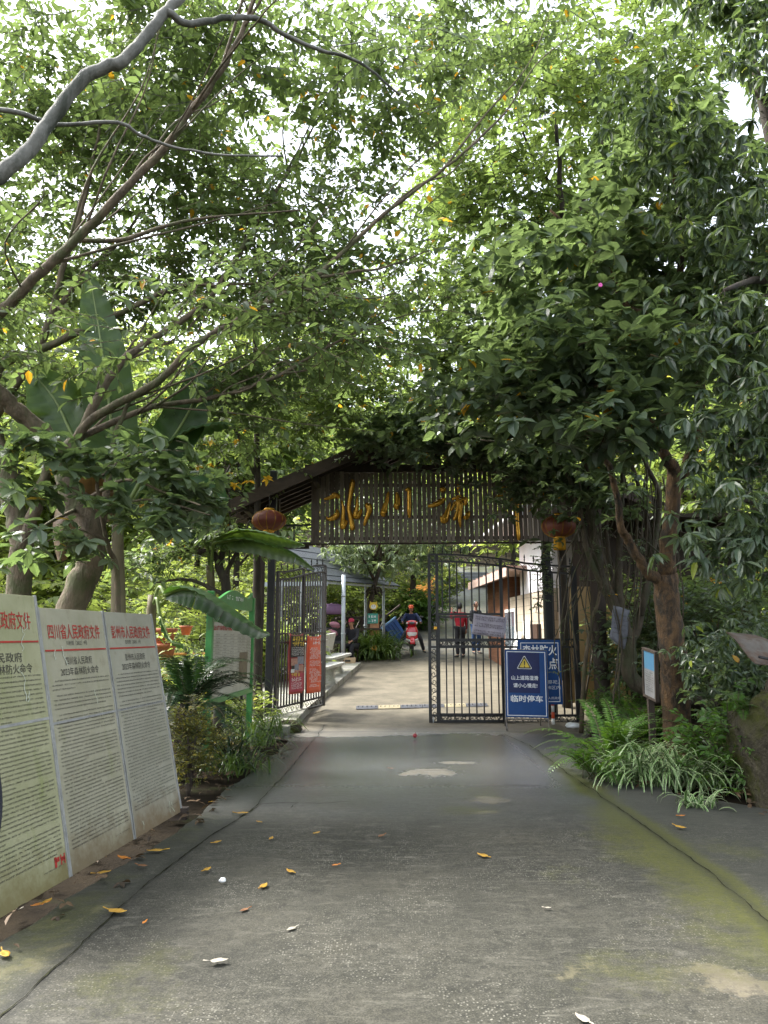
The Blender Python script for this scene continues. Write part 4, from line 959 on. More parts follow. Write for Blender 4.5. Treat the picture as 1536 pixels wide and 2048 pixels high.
wn = mb.build('window', m_white, hs_); mb = MB()
for q in (3.68, 4.1, 4.5): hb(mb, q, 1.23, q + .34, 2.22, -.062, -.052)
m_glass = surf('dark window glass', (.05, .06, .07), (.1, .12, .14), .08, 2, bmp=0); mb.build('pane', m_glass, wn)
mb = MB(); hb(mb, 1.95, .4, 2.65, 1.95, -.06, -.004); mb.build('white_door', m_white, hs_)
mb = MB(); hb(mb, 1.1, .35, 1.75, 1.85, -.1, -.004); mb.build('brown_door', surf('dark brown door', (.06, .03, .02), (.035, .02, .014), .5, 4), hs_)
mb = MB(); hb(mb, 0, .2, 4.4, .5, -.03, -.002); mb.build('plinth', m_conc, hs_)
ws = thing('white_board', 'white boards leaning on the guard house wall', 'boards', on((3.3, 20.5, 0)))
for a, l in ((3.0, .1), (2.75, .12)):
    mb = MB(); q = HF.pt(a, .45, (1 if HF.n.x < 0 else -1) * .3); mb.box(q + Vector((.08, 0, .6)), (.03, .6, 1.25), Matrix.Rotation(R(8), 3, 'Y')); mb.build('board', m_white, ws)
# dark store right of the post with a plywood sheet
ps = thing('plywood_sheet', 'tan plywood sheet leaning behind the right end of the closed gate', 'plywood', on((4.35, 15.6, 0)))
mb = MB(); mb.box(on((4.35, 15.6, 0)) + Vector((0, 0, 1.25)), (1.25, .03, 2.35), Matrix.Rotation(R(-4), 3, 'X')); mb.build('sheet', surf('tan plywood', (.42, .28, .13), (.3, .19, .08), .7, 3, (1, 1, .3)), ps)
mb = MB()
for q in (-.4, .1, .5): mb.tube([on((4.35 + q, 15.3, 0)), on((4.35 + q * .6 + .2, 15.5, 0)) + Vector((0, 0, 1.4))], .02, 6)
mb.build('stick', m_barkd, ps)
sh = thing('store_shed', 'dark timber shed behind the right end of the gate', 'shed', on((5.6, 16.2, 0)))
mb = MB()
for x in np.arange(4.2, 8.2, .2): mb.box((x, 16.3, 1.9), (.19, .03, 4.4))
mb.build('wall', m_darkwood, sh); mb = MB(); mb.box((6.2, 15.9, 4.1), (4.4, 2.0, .08), Matrix.Rotation(R(7), 3, 'X')); mb.build('roof', m_darkwood, sh)

# left pavilion
pv = thing('pavilion', 'open pavilion with dark tiled roof on grey steel posts', 'pavilion', on((-1.5, 24.5, 0)))
pz = lambda px, py, Y: P(px, py, Y)
posts = [(686, 1308, 22.2), (731, 1275, 25.5), (767, 1270, 26.2), (640, 1300, 22.8), (560, 1290, 24), (600, 1275, 26)]
for px, py, Yp in posts:
    b = on(P(px, py, Yp)); mb = MB(); mb.tube([b - Vector((0, 0, .2)), Vector((b.x, b.y, 3.35))], .06 if px == 686 else .05, 12)
    for q in (.9, 2.0): mb.tube([b + Vector((0, 0, q)), b + Vector((0, 0, q + .05))], .068, 12)
    mb.build('post', m_steel, pv)
ea = P(655, 1160, 21.6); eb = P(800, 1172, 26.6); ev = eb - ea; back = Vector((-2.6, .6, 1.35))
mb = MB(); nr = 26
for i in range(nr):
    for j in range(9):
        a = ea + ev * (i / nr) + back * (j / 9); mb.box(a + back / 18 + ev / nr / 2 + Vector((0, 0, .02 * (j % 2))), (ev.length / nr * .94, back.length / 9 * 1.15, .035), rot_to(ev, back.cross(ev) * -1 if back.cross(ev).z < 0 else back.cross(ev)))
mb.build('tiled_roof', m_tile, pv)
mb = MB(); mb.beam(ea + Vector((-.1, 0, -.07)), eb + Vector((-.1, 0, -.07)), .06, .06); mb.beam(ea + Vector((-2.2, .5, -.1)), ea + Vector((0, 0, -.1)), .08, .12); mb.build('eave_beam', m_steel, pv)
rlg = thing('timber_railing', 'dark timber railing with crossed braces behind the pavilion posts', 'railing', on(P(735, 1285, 26.5)))
mb = MB(); a, b_ = P(672, 1238, 26), P(772, 1232, 27.2)
mb.beam(a, b_, .09, .1); mb.beam(a + Vector((0, 0, -.85)), b_ + Vector((0, 0, -.85)), .07, .08)
for i in range(4):
    q, r_ = a.lerp(b_, i / 4), a.lerp(b_, (i + 1) / 4); mb.beam(q + Vector((0, 0, -1.15)), q, .09, .09); mb.beam(q + Vector((0, 0, -.85)), r_, .05, .05); mb.beam(q, r_ + Vector((0, 0, -.85)), .05, .05)
mb.beam(b_, P(800, 1210, 27.5), .06, .06); mb.beam(b_ + Vector((0, 0, -.6)), P(800, 1236, 27.5), .06, .06)
mb.build('rails', m_darkwood, rlg)
tb = thing('plank_table', 'dark plank table under the pavilion roof', 'table', on(P(715, 1300, 24.6)))
mb = MB(); q = P(715, 1258, 24.6); mb.box(q, (1.5, .6, .06)); mb.build('top', m_darkwood, tb); 
for x in (-.65, .65):
    mb = MB(); mb.tube([q + Vector((x, 0, -.03)), Vector((q.x + x, q.y, float(gz(q.x, q.y))))], .04, 6); mb.build('leg', m_darkwood, tb)

# stone benches
def bench(px, py, Yb, label):
    b = on(P(px, py, Yb)); b.z += .12; t = thing('stone_bench', label, 'bench', b, 'stone benches on the raised pavement'); ax = Vector((.33, 1, .07)).normalized(); sx = Vector((ax.y, -ax.x, 0))
    rot = rot_to(ax); mb = MB(); mb.box(b + Vector((0, 0, .44)) + sx * .05, (1.35, .46, .07), rot); mb.build('seat', m_stone, t, .012)
    mb = MB(); mb.box(b - sx * .24 + Vector((0, 0, .78)), (1.35, .06, .46), rot @ Matrix.Rotation(R(14), 3, 'X')); mb.build('backrest', m_stone, t, .012)
    for q in (-.45, .45):
        mb = MB(); f = Frame(b + ax * (q - .05), sx, (0, 0, 1)); mb.prism(f, [(-.24, 0), (.2, 0), (.13, .12), (.13, .28), (.24, .4), (-.18, .4), (-.3, .95), (-.36, .95), (-.26, .4)], 0, .1); mb.build('leg', m_stone, t, .01)
bench(664, 1334, 19.6, 'farther stone bench, below the orange banner and grey post'); bench(646, 1372, 17.6, 'nearer stone bench, mostly hidden by the open gate leaf')

# ---------------------------------------------------------------- people
def skin(joints, edges, root=0, sub=2):
    """joints: name -> (pos, radius). One continuous skin surface as (verts, faces)"""
    names = list(joints); ix = {n: i for i, n in enumerate(names)}
    me = bpy.data.meshes.new('skin'); me.from_pydata([tuple(joints[n][0]) for n in names], [(ix[a], ix[b]) for a, b in edges], [])
    o = bpy.data.objects.new('skin', me); COL.objects.link(o); o.modifiers.new('s', 'SKIN')
    for i, n in enumerate(names):
        r = joints[n][1]; me.skin_vertices[0].data[i].radius = (r, r) if isinstance(r, (int, float)) else r; me.skin_vertices[0].data[i].use_root = (i == root)
    ss = o.modifiers.new('u', 'SUBSURF'); ss.levels = sub; ss.render_levels = sub
    bpy.context.view_layer.update(); m2 = bpy.data.meshes.new_from_object(o.evaluated_get(bpy.context.evaluated_depsgraph_get()))
    v = [tuple(x.co) for x in m2.vertices]; f = [tuple(p.vertices) for p in m2.polygons]
    bpy.data.objects.remove(o); bpy.data.meshes.remove(me); bpy.data.meshes.remove(m2); return v, f
m_skin = surf('skin', (.42, .23, .15), (.36, .19, .12), .55, 9, bmp=0); m_hair = surf('black hair', (.012, .011, .01), None, .5, 40); m_eye = surf('dark eyes', (.02, .015, .012), None, .3, 9, bmp=0); m_lip = surf('lips', (.3, .1, .08), None, .5, 9, bmp=0)
STAND = dict(pelvis=(0, 0, .93), belly=(0, 0, 1.08), chest=(0, 0, 1.27), neck=(0, .01, 1.44), head=(0, -.01, 1.56), shL=(-.17, .01, 1.39), elL=(-.23, .03, 1.12), wrL=(-.24, -.06, .88), shR=(.17, .01, 1.39), elR=(.23, .03, 1.12), wrR=(.24, -.06, .88),
             hipL=(-.09, 0, .9), knL=(-.1, -.02, .5), anL=(-.1, .03, .1), toL=(-.12, -.13, .04), hipR=(.09, 0, .9), knR=(.1, -.02, .5), anR=(.1, .03, .1), toR=(.12, -.13, .04))
def person(label, loc, rz, pose, top, legs, shoe, cap=None, group=None, long_hair=False, bag=None, face_dir=0):
    J = dict(STAND); J.update(pose); J = {k: Vector(v) for k, v in J.items()}
    t = thing('person', label, 'person', loc, group, rz)
    L = Vector(loc)
    def put(mb, name, mats, par=t): 
        off = wloc(par); mb.v = [tuple(Vector(v) + off) for v in mb.v]; return mb.build(name, mats, par)
    # body: one continuous skin from feet to neck, hands with five fingers
    jr = dict(pelvis=.115, belly=.105, chest=.125, neck=.05, head=.055, shL=.055, elL=.042, wrL=.028, shR=.055, elR=.042, wrR=.028, hipL=.085, knL=.055, anL=.036, toL=.032, hipR=.085, knR=.055, anR=.036, toR=.032)
    E = [('pelvis', 'belly'), ('belly', 'chest'), ('chest', 'neck'), ('neck', 'head')]
    for s in 'LR': E += [('chest', 'sh' + s), ('sh' + s, 'el' + s), ('el' + s, 'wr' + s), ('pelvis', 'hip' + s), ('hip' + s, 'kn' + s), ('kn' + s, 'an' + s), ('an' + s, 'to' + s)]
    mb = MB(); v, f = skin({k: (J[k], jr[k]) for k in jr}, E); mb.add(v, f, True)
    for s in 'LR':
        d = (J['wr' + s] - J['el' + s]).normalized(); sd_ = d.cross(Vector((0, 1, .2))).normalized(); w = J['wr' + s]
        pj = {'a': (w - d * .02, .024), 'b': (w + d * .05, (.036, .02)), 'c': (w + d * .085, (.034, .017))}
        v, f = skin(pj, [('a', 'b'), ('b', 'c')], 0, 1); mb.add(v, f, True)
        for k, (o_, l) in enumerate(((-.026, .062), (-.009, .075), (.009, .07), (.026, .055))):
            b0 = w + d * .085 + sd_ * o_; cu = d.cross(sd_) * .35; mb.tube([b0 - d * .015, b0 + d * l * .45 + cu * l * .2, b0 + d * l * .8 + cu * l * .75], [.009, .0085, .006], 6)
        b0 = w + d * .035 + sd_ * (.03 if s == 'L' else -.03); o_ = sd_ * (.03 if s == 'L' else -.03); mb.tube([b0 - o_ * .5, b0 + o_ * .6 + d * .02, b0 + o_ * .8 + d * .05], [.011, .01, .007], 6)
    hd = J['head'] + Vector((0, -.005, .07)); fr_ = Matrix.Rotation(face_dir, 3, 'Z')
    rows = []
    for i in range(13):
        a = -math.pi / 2 + math.pi * i / 12; row = []
        for k in range(19):
            th = 2 * math.pi * k / 18; x, y, z = .076 * math.cos(a) * math.cos(th), .095 * math.cos(a) * math.sin(th), .118 * math.sin(a)
            if z < -.01: q = (-z - .01) / .108; x *= 1 - .33 * q; y = y * (1 - .3 * q) - .018 * q
            row.append(hd + fr_ @ Vector((x, y, z)))
        rows.append(row)
    mb.grid(rows)
    mb.tube([hd + fr_ @ Vector(p) for p in ((0, -.09, .022), (0, -.104, -.012), (0, -.108, -.026), (0, -.09, -.034))], [.008, .012, .016, .01], 8)
    for s in (-1, 1):
        mb.ball(hd + fr_ @ Vector((s * .03, -.084, .012)), (.012, .008, .007), 8, 1); mb.ball(hd + fr_ @ Vector((s * .076, .01, -.01)), (.012, .022, .032), 8)
        mb.tube([hd + fr_ @ Vector((s * .014, -.09, .032)), hd + fr_ @ Vector((s * .045, -.08, .034))], .005, 5, mi=1)
    mb.tube([hd + fr_ @ Vector((-.024, -.084, -.058)), hd + fr_ @ Vector((0, -.092, -.057)), hd + fr_ @ Vector((.024, -.084, -.058))], .006, 6, mi=2)
    put(mb, 'body', [m_skin, m_eye, m_lip])
    # clothes
    mt = surf('cloth ' + label[:40], top, tuple(c * .6 for c in top), .85, 8, bmp=.5, bscale=14); ml = surf('trousers ' + label[:36], legs, tuple(c * .6 for c in legs), .9, 8, bmp=.5, bscale=14)
    jt_ = dict(pelvis=(.155, .125), belly=(.15, .12), chest=(.165, .13), neck=.068, shL=.078, elL=.06, wrL=.046, shR=.078, elR=.06, wrR=.046)
    E2 = [e for e in E if e[0] in jt_ and e[1] in jt_]; JJ = {k: (J[k], jt_[k]) for k in jt_}
    for s in 'LR': JJ['wr' + s] = (J['el' + s].lerp(J['wr' + s], .9), .044)
    JJ['neck'] = (J['chest'].lerp(J['neck'], .8), .072)
    mb = MB(); v, f = skin(JJ, E2); mb.add(v, f, True); put(mb, 'jacket', mt)
    jl = dict(pelvis=(.14, .12), hipL=.102, knL=.075, anL=.062, hipR=.102, knR=.075, anR=.062); E3 = [e for e in E if e[0] in jl and e[1] in jl]
    mb = MB(); v, f = skin({k: (J[k], jl[k]) for k in jl}, E3); mb.add(v, f, True); put(mb, 'trousers', ml)
    for s in 'LR':
        mb = MB(); a, b_ = J['an' + s], J['to' + s]; d = (b_ - a); d.z = 0; d.normalize(); gz0 = min(a.z - .07, b_.z - .035)
        v, f = skin({'a': (a - d * .05 + Vector((0, 0, -.035)), (.045, .04)), 'b': (a.lerp(b_, .5) + Vector((0, 0, -.01)), (.05, .042)), 'c': (b_ + d * .05, (.042, .028))}, [('a', 'b'), ('b', 'c')], 0, 1); mb.add(v, f, True); put(mb, 'shoe', surf('shoe ' + label[:40], shoe, None, .5, 9))
    mb = MB(); rows = []
    for i in range(8):
        a = R(-8 if not long_hair else -40) + (math.pi / 2 - R(-8 if not long_hair else -40)) * i / 7; row = []
        for k in range(17):
            th = R(-35) + R(250) * k / 16 if i < 4 else R(-60) + R(300) * k / 16; row.append(hd + fr_ @ Vector((.084 * math.cos(a) * math.cos(th), .103 * math.cos(a) * math.sin(th) + .004, .126 * math.sin(a) + .004)))
        rows.append(row)
    mb.grid(rows); ho = put(mb, 'hair', m_hair); ho.modifiers.new('t', 'SOLIDIFY').thickness = .012
    if cap:
        mc = surf('cap ' + label[:40], cap, tuple(c * .7 for c in cap), .8, 9); mb = MB()
        mb.lathe([(.098, .03), (.1, .06), (.09, .105), (.055, .138), (.0, .148)], hd, 18, fr_, sx=.92, sy=1.08)
        mb.add([hd + fr_ @ Vector(q) for q in ((-.075, -.07, .04), (-.05, -.16, .03), (0, -.18, .032), (.05, -.16, .03), (.075, -.07, .04), (0, -.09, .055))], [(0, 1, 2, 5), (5, 2, 3, 4)], True); co = put(mb, 'cap', mc); co.modifiers.new('t', 'SOLIDIFY').thickness = .006
    return t
SL = G(823, 1307); SL.z += .0
person('person in dark blue jacket and orange cap astride the red scooter', SL + Vector((0, .0, 0)), 0,
       dict(pelvis=(0, .28, .82), belly=(0, .26, .97), chest=(0, .2, 1.17), neck=(0, .17, 1.34), head=(0, .13, 1.41), shL=(-.18, .19, 1.28), elL=(-.31, -.02, 1.08), wrL=(-.3, -.28, 1.02), shR=(.18, .19, 1.28), elR=(.31, -.02, 1.08), wrR=(.3, -.28, 1.02),
            hipL=(-.11, .24, .8), knL=(-.3, -.08, .5), anL=(-.41, -.02, .1), toL=(-.45, -.17, .04), hipR=(.11, .24, .8), knR=(.3, -.08, .5), anR=(.41, -.02, .1), toR=(.45, -.17, .04)), (.012, .025, .085), (.02, .02, .024), (.03, .03, .03), cap=(.55, .09, .03))
rj = G(921, 1316); person('person in red jacket standing behind the wicket bars, one arm raised', rj, R(200), dict(elR=(.27, -.08, 1.25), wrR=(.2, -.18, 1.48), elL=(-.24, 0, 1.12)), (.42, .012, .03), (.014, .014, .018), (.02, .02, .02), long_hair=True)
bj = G(953, 1309); person('person in dark jacket and blue jeans behind the lilac paper notice', bj, R(25), dict(elL=(-.25, -.05, 1.15), wrL=(-.1, -.2, 1.05)), (.02, .022, .03), (.04, .09, .22), (.03, .03, .03))
st1 = on(P(704, 1312, 23.2)); person('person in black sitting beside the grey pavilion post', st1, R(-20), dict(pelvis=(0, .1, .5), belly=(0, .08, .64), chest=(0, .02, .84), neck=(0, -.02, 1.0), head=(0, -.07, 1.1), shL=(-.17, .02, .95), elL=(-.22, -.16, .72), wrL=(-.12, -.36, .62), shR=(.17, .02, .95), elR=(.22, -.16, .72), wrR=(.12, -.36, .62),
       hipL=(-.1, .08, .47), knL=(-.13, -.36, .48), anL=(-.12, -.33, .1), toL=(-.13, -.49, .04), hipR=(.1, .08, .47), knR=(.13, -.36, .48), anR=(.12, -.33, .1), toR=(.13, -.49, .04)), (.015, .015, .02), (.015, .015, .02), (.03, .03, .03), cap=(.4, .03, .07))
stl = thing('low_stool', 'small stool under the person sitting by the pavilion post', 'stool', st1); mb = MB(); mb.box(st1 + Vector((.03, .12, .36)), (.34, .3, .04)); mb.build('seat', m_darkwood, stl)
for sx in (-.12, .16):
    for sy in (.02, .22): mb = MB(); mb.tube([st1 + Vector((sx, sy, 0)), st1 + Vector((sx, sy, .35))], .018, 6); mb.build('leg', m_darkwood, stl)
nv = on((-1.13, 2.02, 0)); nv.x = P(-4, 1620, 1.75).x - .26
person('person in navy jacket cut off by the left picture edge', Vector((nv.x, 1.75, 0)), R(60), dict(elR=(.27, .06, 1.16), wrR=(.12, -.17, 1.05), elL=(-.25, .06, 1.16), wrL=(-.1, -.18, 1.02)), (.01, .012, .022), (.02, .02, .03), (.04, .04, .04))

# ---------------------------------------------------------------- scooter
m_red = surf('glossy red paint', (.5, .008, .018), (.42, .006, .015), .25, 3, bmp=0, coat=.6); m_tyre = surf('black tyre rubber', (.02, .02, .02), None, .8, 20); m_chrome = surf('chrome', (.6, .6, .62), None, .2, 9, metal=1, bmp=0); m_plast = surf('black plastic', (.02, .02, .022), None, .5, 9)
s0 = SL; sc_ = thing('red_scooter', 'red motor scooter facing the gate under a seated rider', 'scooter', s0)
def S(x, y, z): return s0 + Vector((x, y, z + .0))
for yy in (-.66, .6):
    zz = float(gz(s0.x, s0.y + yy)) - s0.z
    mb = MB(); mb.lathe([(.17, -.05), (.235, -.045), (.25, 0), (.235, .045), (.17, .05)], S(0, yy, .25 + zz), 24, Matrix.Rotation(R(90), 3, 'Y')); wo = mb.build('wheel', m_tyre, sc_)
    mb = MB(); mb.lathe([(0, -.03), (.16, -.035), (.175, 0), (.16, .035), (0, .03)], S(0, yy, .25 + zz), 20, Matrix.Rotation(R(90), 3, 'Y')); mb.build('rim', m_chrome, wo)
mb = MB(); rows = []
for z, w_, d in ((.36, .1, .0), (.42, .15, -.05), (.52, .19, -.06), (.62, .185, -.03), (.74, .2, .0), (.85, .17, .06), (.93, .13, .1)):
    rows.append([S(w_ * math.sin(R(a)), -.5 + d - .1 * math.cos(R(a)), z) for a in np.linspace(-95, 95, 13)])
mb.grid(rows); o = mb.build('front_apron', m_red, sc_); o.modifiers.new('t', 'SOLIDIFY').thickness = .02
mb = MB(); rows = []
for z, w_ in ((.58, .13), (.64, .17), (.7, .16)): rows.append([S(w_ * math.sin(R(a)), -.56 + (.0) - .115 * math.cos(R(a)), z) for a in np.linspace(-75, 75, 9)])
mb.grid(rows); mb.build('white_trim', m_white, sc_)
mb = MB(); rows = []
for z, w_ in ((.36, .17), (.4, .2), (.44, .205)): rows.append([S(w_ * math.sin(R(a)), -.55 - .13 * math.cos(R(a)), z + .06 * abs(math.sin(R(a)))) for a in np.linspace(-85, 85, 11)])
mb.grid(rows); o = mb.build('chrome_bumper', m_white, sc_); o.modifiers.new('t', 'SOLIDIFY').thickness = .012
mb = MB(); mb.ball(S(0, -.45, 1.0), (.2, .13, .1), 18); mb.build('headlight_cowl', m_red, sc_)
mb = MB(); mb.ball(S(0, -.53, 1.0), (.11, .07, .055), 14); mb.build('headlight', m_glass, sc_)
for s in (-1, 1):
    mb = MB(); mb.ball(S(s * .15, -.5, .995), (.045, .06, .03), 10); mb.build('indicator', m_white, sc_)
mb = MB(); mb.tube([S(-.36, -.34, 1.02), S(-.18, -.42, 1.05), S(0, -.44, 1.04), S(.18, -.42, 1.05), S(.36, -.34, 1.02)], .014, 8); hb_ = mb.build('handlebar', m_plast, sc_)
for s in (-1, 1):
    mb = MB(); mb.tube([S(s * .24, -.4, 1.06), S(s * .3, -.42, 1.17)], .007, 6); mb.ball(S(s * .33, -.42, 1.2), (.06, .012, .04), 10); mb.build('mirror', m_plast, sc_)
mb = MB(); rows = []
for a in np.linspace(-20, 75, 8): rows.append([S(x, -.66 + .29 * -math.sin(R(a)), .25 + .29 * math.cos(R(a)) - abs(x) * .25) for x in (-.075, -.04, 0, .04, .075)])
mb.grid(rows); o = mb.build('front_fender', m_red, sc_); o.modifiers.new('t', 'SOLIDIFY').thickness = .01
mb = MB()
for s in (-1, 1): mb.tube([S(s * .08, -.67, .25), S(s * .08, -.52, .6)], .022, 8)
mb.build('fork', m_plast, sc_)
mb = MB(); mb.box(S(0, -.1, .3), (.3, .6, .07)); mb.build('floorboard', m_plast, sc_, .02)
mb = MB(); rows = [[S(.19 * math.cos(R(a)) * k, y, .5 + .22 * math.sin(R(a)) * k + zz) for a in range(0, 361, 30)] for y, k, zz in ((.1, .55, 0), (.22, .95, .02), (.5, 1, .04), (.8, .85, .08), (.95, .35, .14))]; mb.grid(rows); mb.build('rear_body', m_red, sc_)
mb = MB(); mb.ball(S(0, .5, .76), (.16, .44, .075), 16); mb.build('saddle', m_plast, sc_)

# ---------------------------------------------------------------- small things beyond the gate
# blue bin lying tipped back
bn = on(P(797, 1262, 27.5)); bt_ = thing('blue_bin', 'blue plastic bin tipped over beside the slope, lighter rim', 'bin', bn); rot = Matrix.Rotation(R(-38), 3, 'Y') @ Matrix.Rotation(R(20), 3, 'Z')
def bl_(x, y, z): return bn + Vector((-.15, 0, .36)) + rot @ Vector((x, y, z)) * .84
mb = MB(); ring = lambda w_, d, z: [bl_(sx * w_, sy * d, z) for sx, sy in ((-1, -1), (1, -1), (1, 1), (-1, 1))]
vs_ = ring(.26, .28, -.5) + ring(.34, .36, .5) + ring(.31, .33, .5) + ring(.24, .26, -.46); mb.add(vs_, [(3, 2, 1, 0)] + [(i, (i + 1) % 4, 4 + (i + 1) % 4, 4 + i) for i in range(4)] + [(4 + i, 4 + (i + 1) % 4, 8 + (i + 1) % 4, 8 + i) for i in range(4)] + [(8 + i, 8 + (i + 1) % 4, 12 + (i + 1) % 4, 12 + i) for i in range(4)] + [(12, 13, 14, 15)])
for sx in (-.15, 0, .15):
    for sy in (-1, 1): mb.beam(bl_(sx, sy * .31, -.42), bl_(sx, sy * .365, .4), .04, .03)
mb.build('tub', surf('blue plastic', (.012, .075, .26), (.01, .055, .2), .4, 5), bt_, .01)
mb = MB(); f = Frame(bl_(-.36, -.385, .46), rot @ Vector((1, 0, 0)), rot @ Vector((0, 0, 1))); 
for a, b_ in (((-.35, -.37), (.35, -.37)), ((.35, -.37), (.35, .37)), ((.35, .37), (-.35, .37)), ((-.35, .37), (-.35, -.37))): mb.beam(bl_(*a, .5), bl_(*b_, .5), .06, .05)
mb.build('rim', surf('pale blue plastic', (.2, .35, .55), (.15, .28, .45), .5, 5), bt_)
mb = MB(); 
for y in (-.25, .25): mb.lathe([(0, -.03), (.09, -.03), (.1, 0), (.09, .03), (0, .03)], bl_(-.3, y, -.48), 14, rot @ Matrix.Rotation(R(90), 3, 'X'))
mb.build('wheel', m_plast, bt_)
# yellow wooden bench on the slope
yb = on(P(838, 1212, 37)); t = thing('yellow_bench', 'yellow varnished slatted bench up the slope behind the rider', 'bench', yb); rot = Matrix.Rotation(R(-50), 3, 'Z')
for nm, c_, d in (('seat', (0, -.1, .48), (2.1, .55, .08)), ('backrest', (0, .25, .9), (2.1, .09, .7))):
    mb = MB(); n_ = 5
    for k in range(n_):
        if nm == 'seat': mb.box(yb + rot @ Vector((0, -.33 + .115 * k, .48)), (2.1, .1, .06), rot)
        else: mb.box(yb + rot @ Vector((0, .22, .58 + .15 * k)), (2.1, .06, .135), rot)
    mb.build(nm, m_yelwood, t)
for x in (-.95, .95): mb = MB(); mb.box(yb + rot @ Vector((x, -.05, .3)), (.1, .55, .7), rot); mb.box(yb + rot @ Vector((x, .25, .7)), (.1, .1, 1.3), rot); mb.build('leg', m_yelwood, t)
# small blue roof up the hill
t = thing('small_tiled_hut', 'little hut with blue grey tiled roof at the top of the slope', 'hut', on(P(948, 1176, 44)))
q = P(948, 1160, 44); mb = MB(); mb.box(q + Vector((0, 0, -.5)), (1.4, 1.2, .9)); mb.build('wall', m_darkwood, t); mb = MB()
for i in range(6): mb.box(q + Vector((0, -.55 + .2 * i, -.05 + .1 * i)), (1.8, .24, .05), Matrix.Rotation(R(22), 3, 'X'))
mb.build('roof', m_tile, t)
# purple parasol, pink cushions, cart
t = thing('purple_parasol', 'purple fabric parasol on a curved arm beside the pavilion', 'parasol', on(P(664, 1310, 23.6)))
q = P(663, 1222, 23.6); mb = MB(); mb.lathe([(.42, -.1), (.4, .05), (.33, .17), (.24, .22), (0, .235)], q, 22); o = mb.build('canopy', surf('purple fabric', (.22, .13, .24), (.15, .08, .17), .7, 4), t); o.modifiers.new('t', 'SOLIDIFY').thickness = .01
mb = MB(); mb.tube(spline([on(q + Vector((.35, .2, 0))), q + Vector((.45, .2, -.6)), q + Vector((.2, .1, .2)), q + Vector((0, 0, .23))], 5), .02, 6); mb.build('arm', m_iron, t)
t = thing('cargo_tricycle', 'dark cargo tricycle with pink cushions beside the stone benches', 'tricycle', on(P(655, 1315, 23)))
q = on(P(655, 1315, 23))
for x, y in ((-.45, .2), (.4, .2), (0, -.6)):
    mb = MB(); mb.lathe([(.2, -.04), (.27, -.04), (.285, 0), (.27, .04), (.2, .04)], q + Vector((x, y, .285)), 18, Matrix.Rotation(R(90), 3, 'Y')); w2 = mb.build('wheel', m_tyre, t); mb = MB()
    for k in range(8): mb.tube([q + Vector((x, y, .285)), q + Vector((x, y + .21 * math.cos(k * .785), .285 + .21 * math.sin(k * .785)))], .006, 4)
    mb.build('rim', m_chrome, w2)
mb = MB(); mb.box(q + Vector((0, .2, .6)), (.95, .9, .08)); mb.box(q + Vector((0, .62, .8)), (.95, .05, .4)); mb.box(q + Vector((-.45, .2, .75)), (.05, .9, .3)); mb.tube([q + Vector((0, -.6, .3)), q + Vector((0, -.45, 1.0)), q + Vector((0, -.2, .7))], .03, 8); mb.tube([q + Vector((-.3, -.42, 1.02)), q + Vector((.3, -.42, 1.02))], .02, 8); mb.build('frame', m_plast, t)
pk_ = surf('dusty pink fabric', (.36, .16, .2), (.25, .1, .14), .8, 4)
for k, (px, py) in enumerate(((670, 1250), (665, 1266))):
    u = thing('cushion', ('upper' if k == 0 else 'lower') + ' dusty pink cushion on the cargo tricycle', 'cushion', P(px, py, 23), 'pink cushions on the tricycle'); mb = MB(); mb.ball(P(px, py, 23), (.17, .15, .1), 16, rot=Matrix.Rotation(R(15), 3, 'Y')); mb.build('pad', pk_, u)
    mb = MB(); mb.tube([P(px, py, 23) + Vector((.17 * math.cos(a), .15 * math.sin(a), .0)) for a in np.linspace(0, 6.28, 17)], .008, 5); mb.build('piping', m_plast, u)
for k, (px, py, c_, lb) in enumerate(((674, 1297, (.7, .16, .03), 'orange plastic crate by the grey pavilion post'), (696, 1298, (.45, .33, .2), 'tan carton right of the grey pavilion post'))):
    u = thing('crate', lb, 'crate', on(P(px, 1306, 22))); q = on(P(px, 1306, 22)); mb = MB(); mz = surf(lb[:20], c_, None, .6, 6)
    mb.box(q + Vector((0, 0, .02)), (.42, .34, .04))
    for a in range(4): mb.box(q + Matrix.Rotation(R(90 * a), 3, 'Z') @ Vector((0, .17 if a % 2 == 0 else .2, .13)), (.44 if a % 2 == 0 else .36, .025, .26), Matrix.Rotation(R(90 * a), 3, 'Z'))
    mb.build('sides', mz, u, .004); mb = MB(); mb.box(q + Vector((0, -.19, .18)), (.16, .02, .05)); mb.build('handle', m_black, u)
# round yellow sign and green lettered sign on the planter tree
sgn = thing('tree_sign', 'round yellow face sign with a teal lettered plate on the planter tree', 'sign', P(747, 1222, 24.4))
c_ = P(747, 1212, 24.4); f = Frame(c_, (1, 0, 0), (0, 0, 1)); mb = MB(); ci = lambda r, x=0, y=0, n=20, k=1: [(x + r * math.cos(2 * math.pi * i / n), y + r * k * math.sin(2 * math.pi * i / n)) for i in range(n)]
mb.prism(f, ci(.14, k=.9), 0, .02, 0); mb.prism(f, ci(.085, 0, -.025, k=.85), .02, .024, 1)
for s in (-1, 1): mb.prism(f, ci(.013, s * .035, .0, 8), .024, .027, 2); mb.prism(f, [(s * .05, .1), (s * .12, .07), (s * .11, .16)], 0, .018, 0)
mb.build('round_face', [surf('sign yellow', (.7, .5, .06), None, .5, 8), m_white, m_black], sgn)
f = Frame(P(735, 1237, 24.42), (1, 0, 0), (0, 0, 1)); mb = MB(); fbox(mb, f, 0, -.16, .34, .16, .02); mb.build('plate', surf('teal paint', (.05, .3, .24), None, .5, 8), sgn); mb = MB(); rn = random.Random(9)
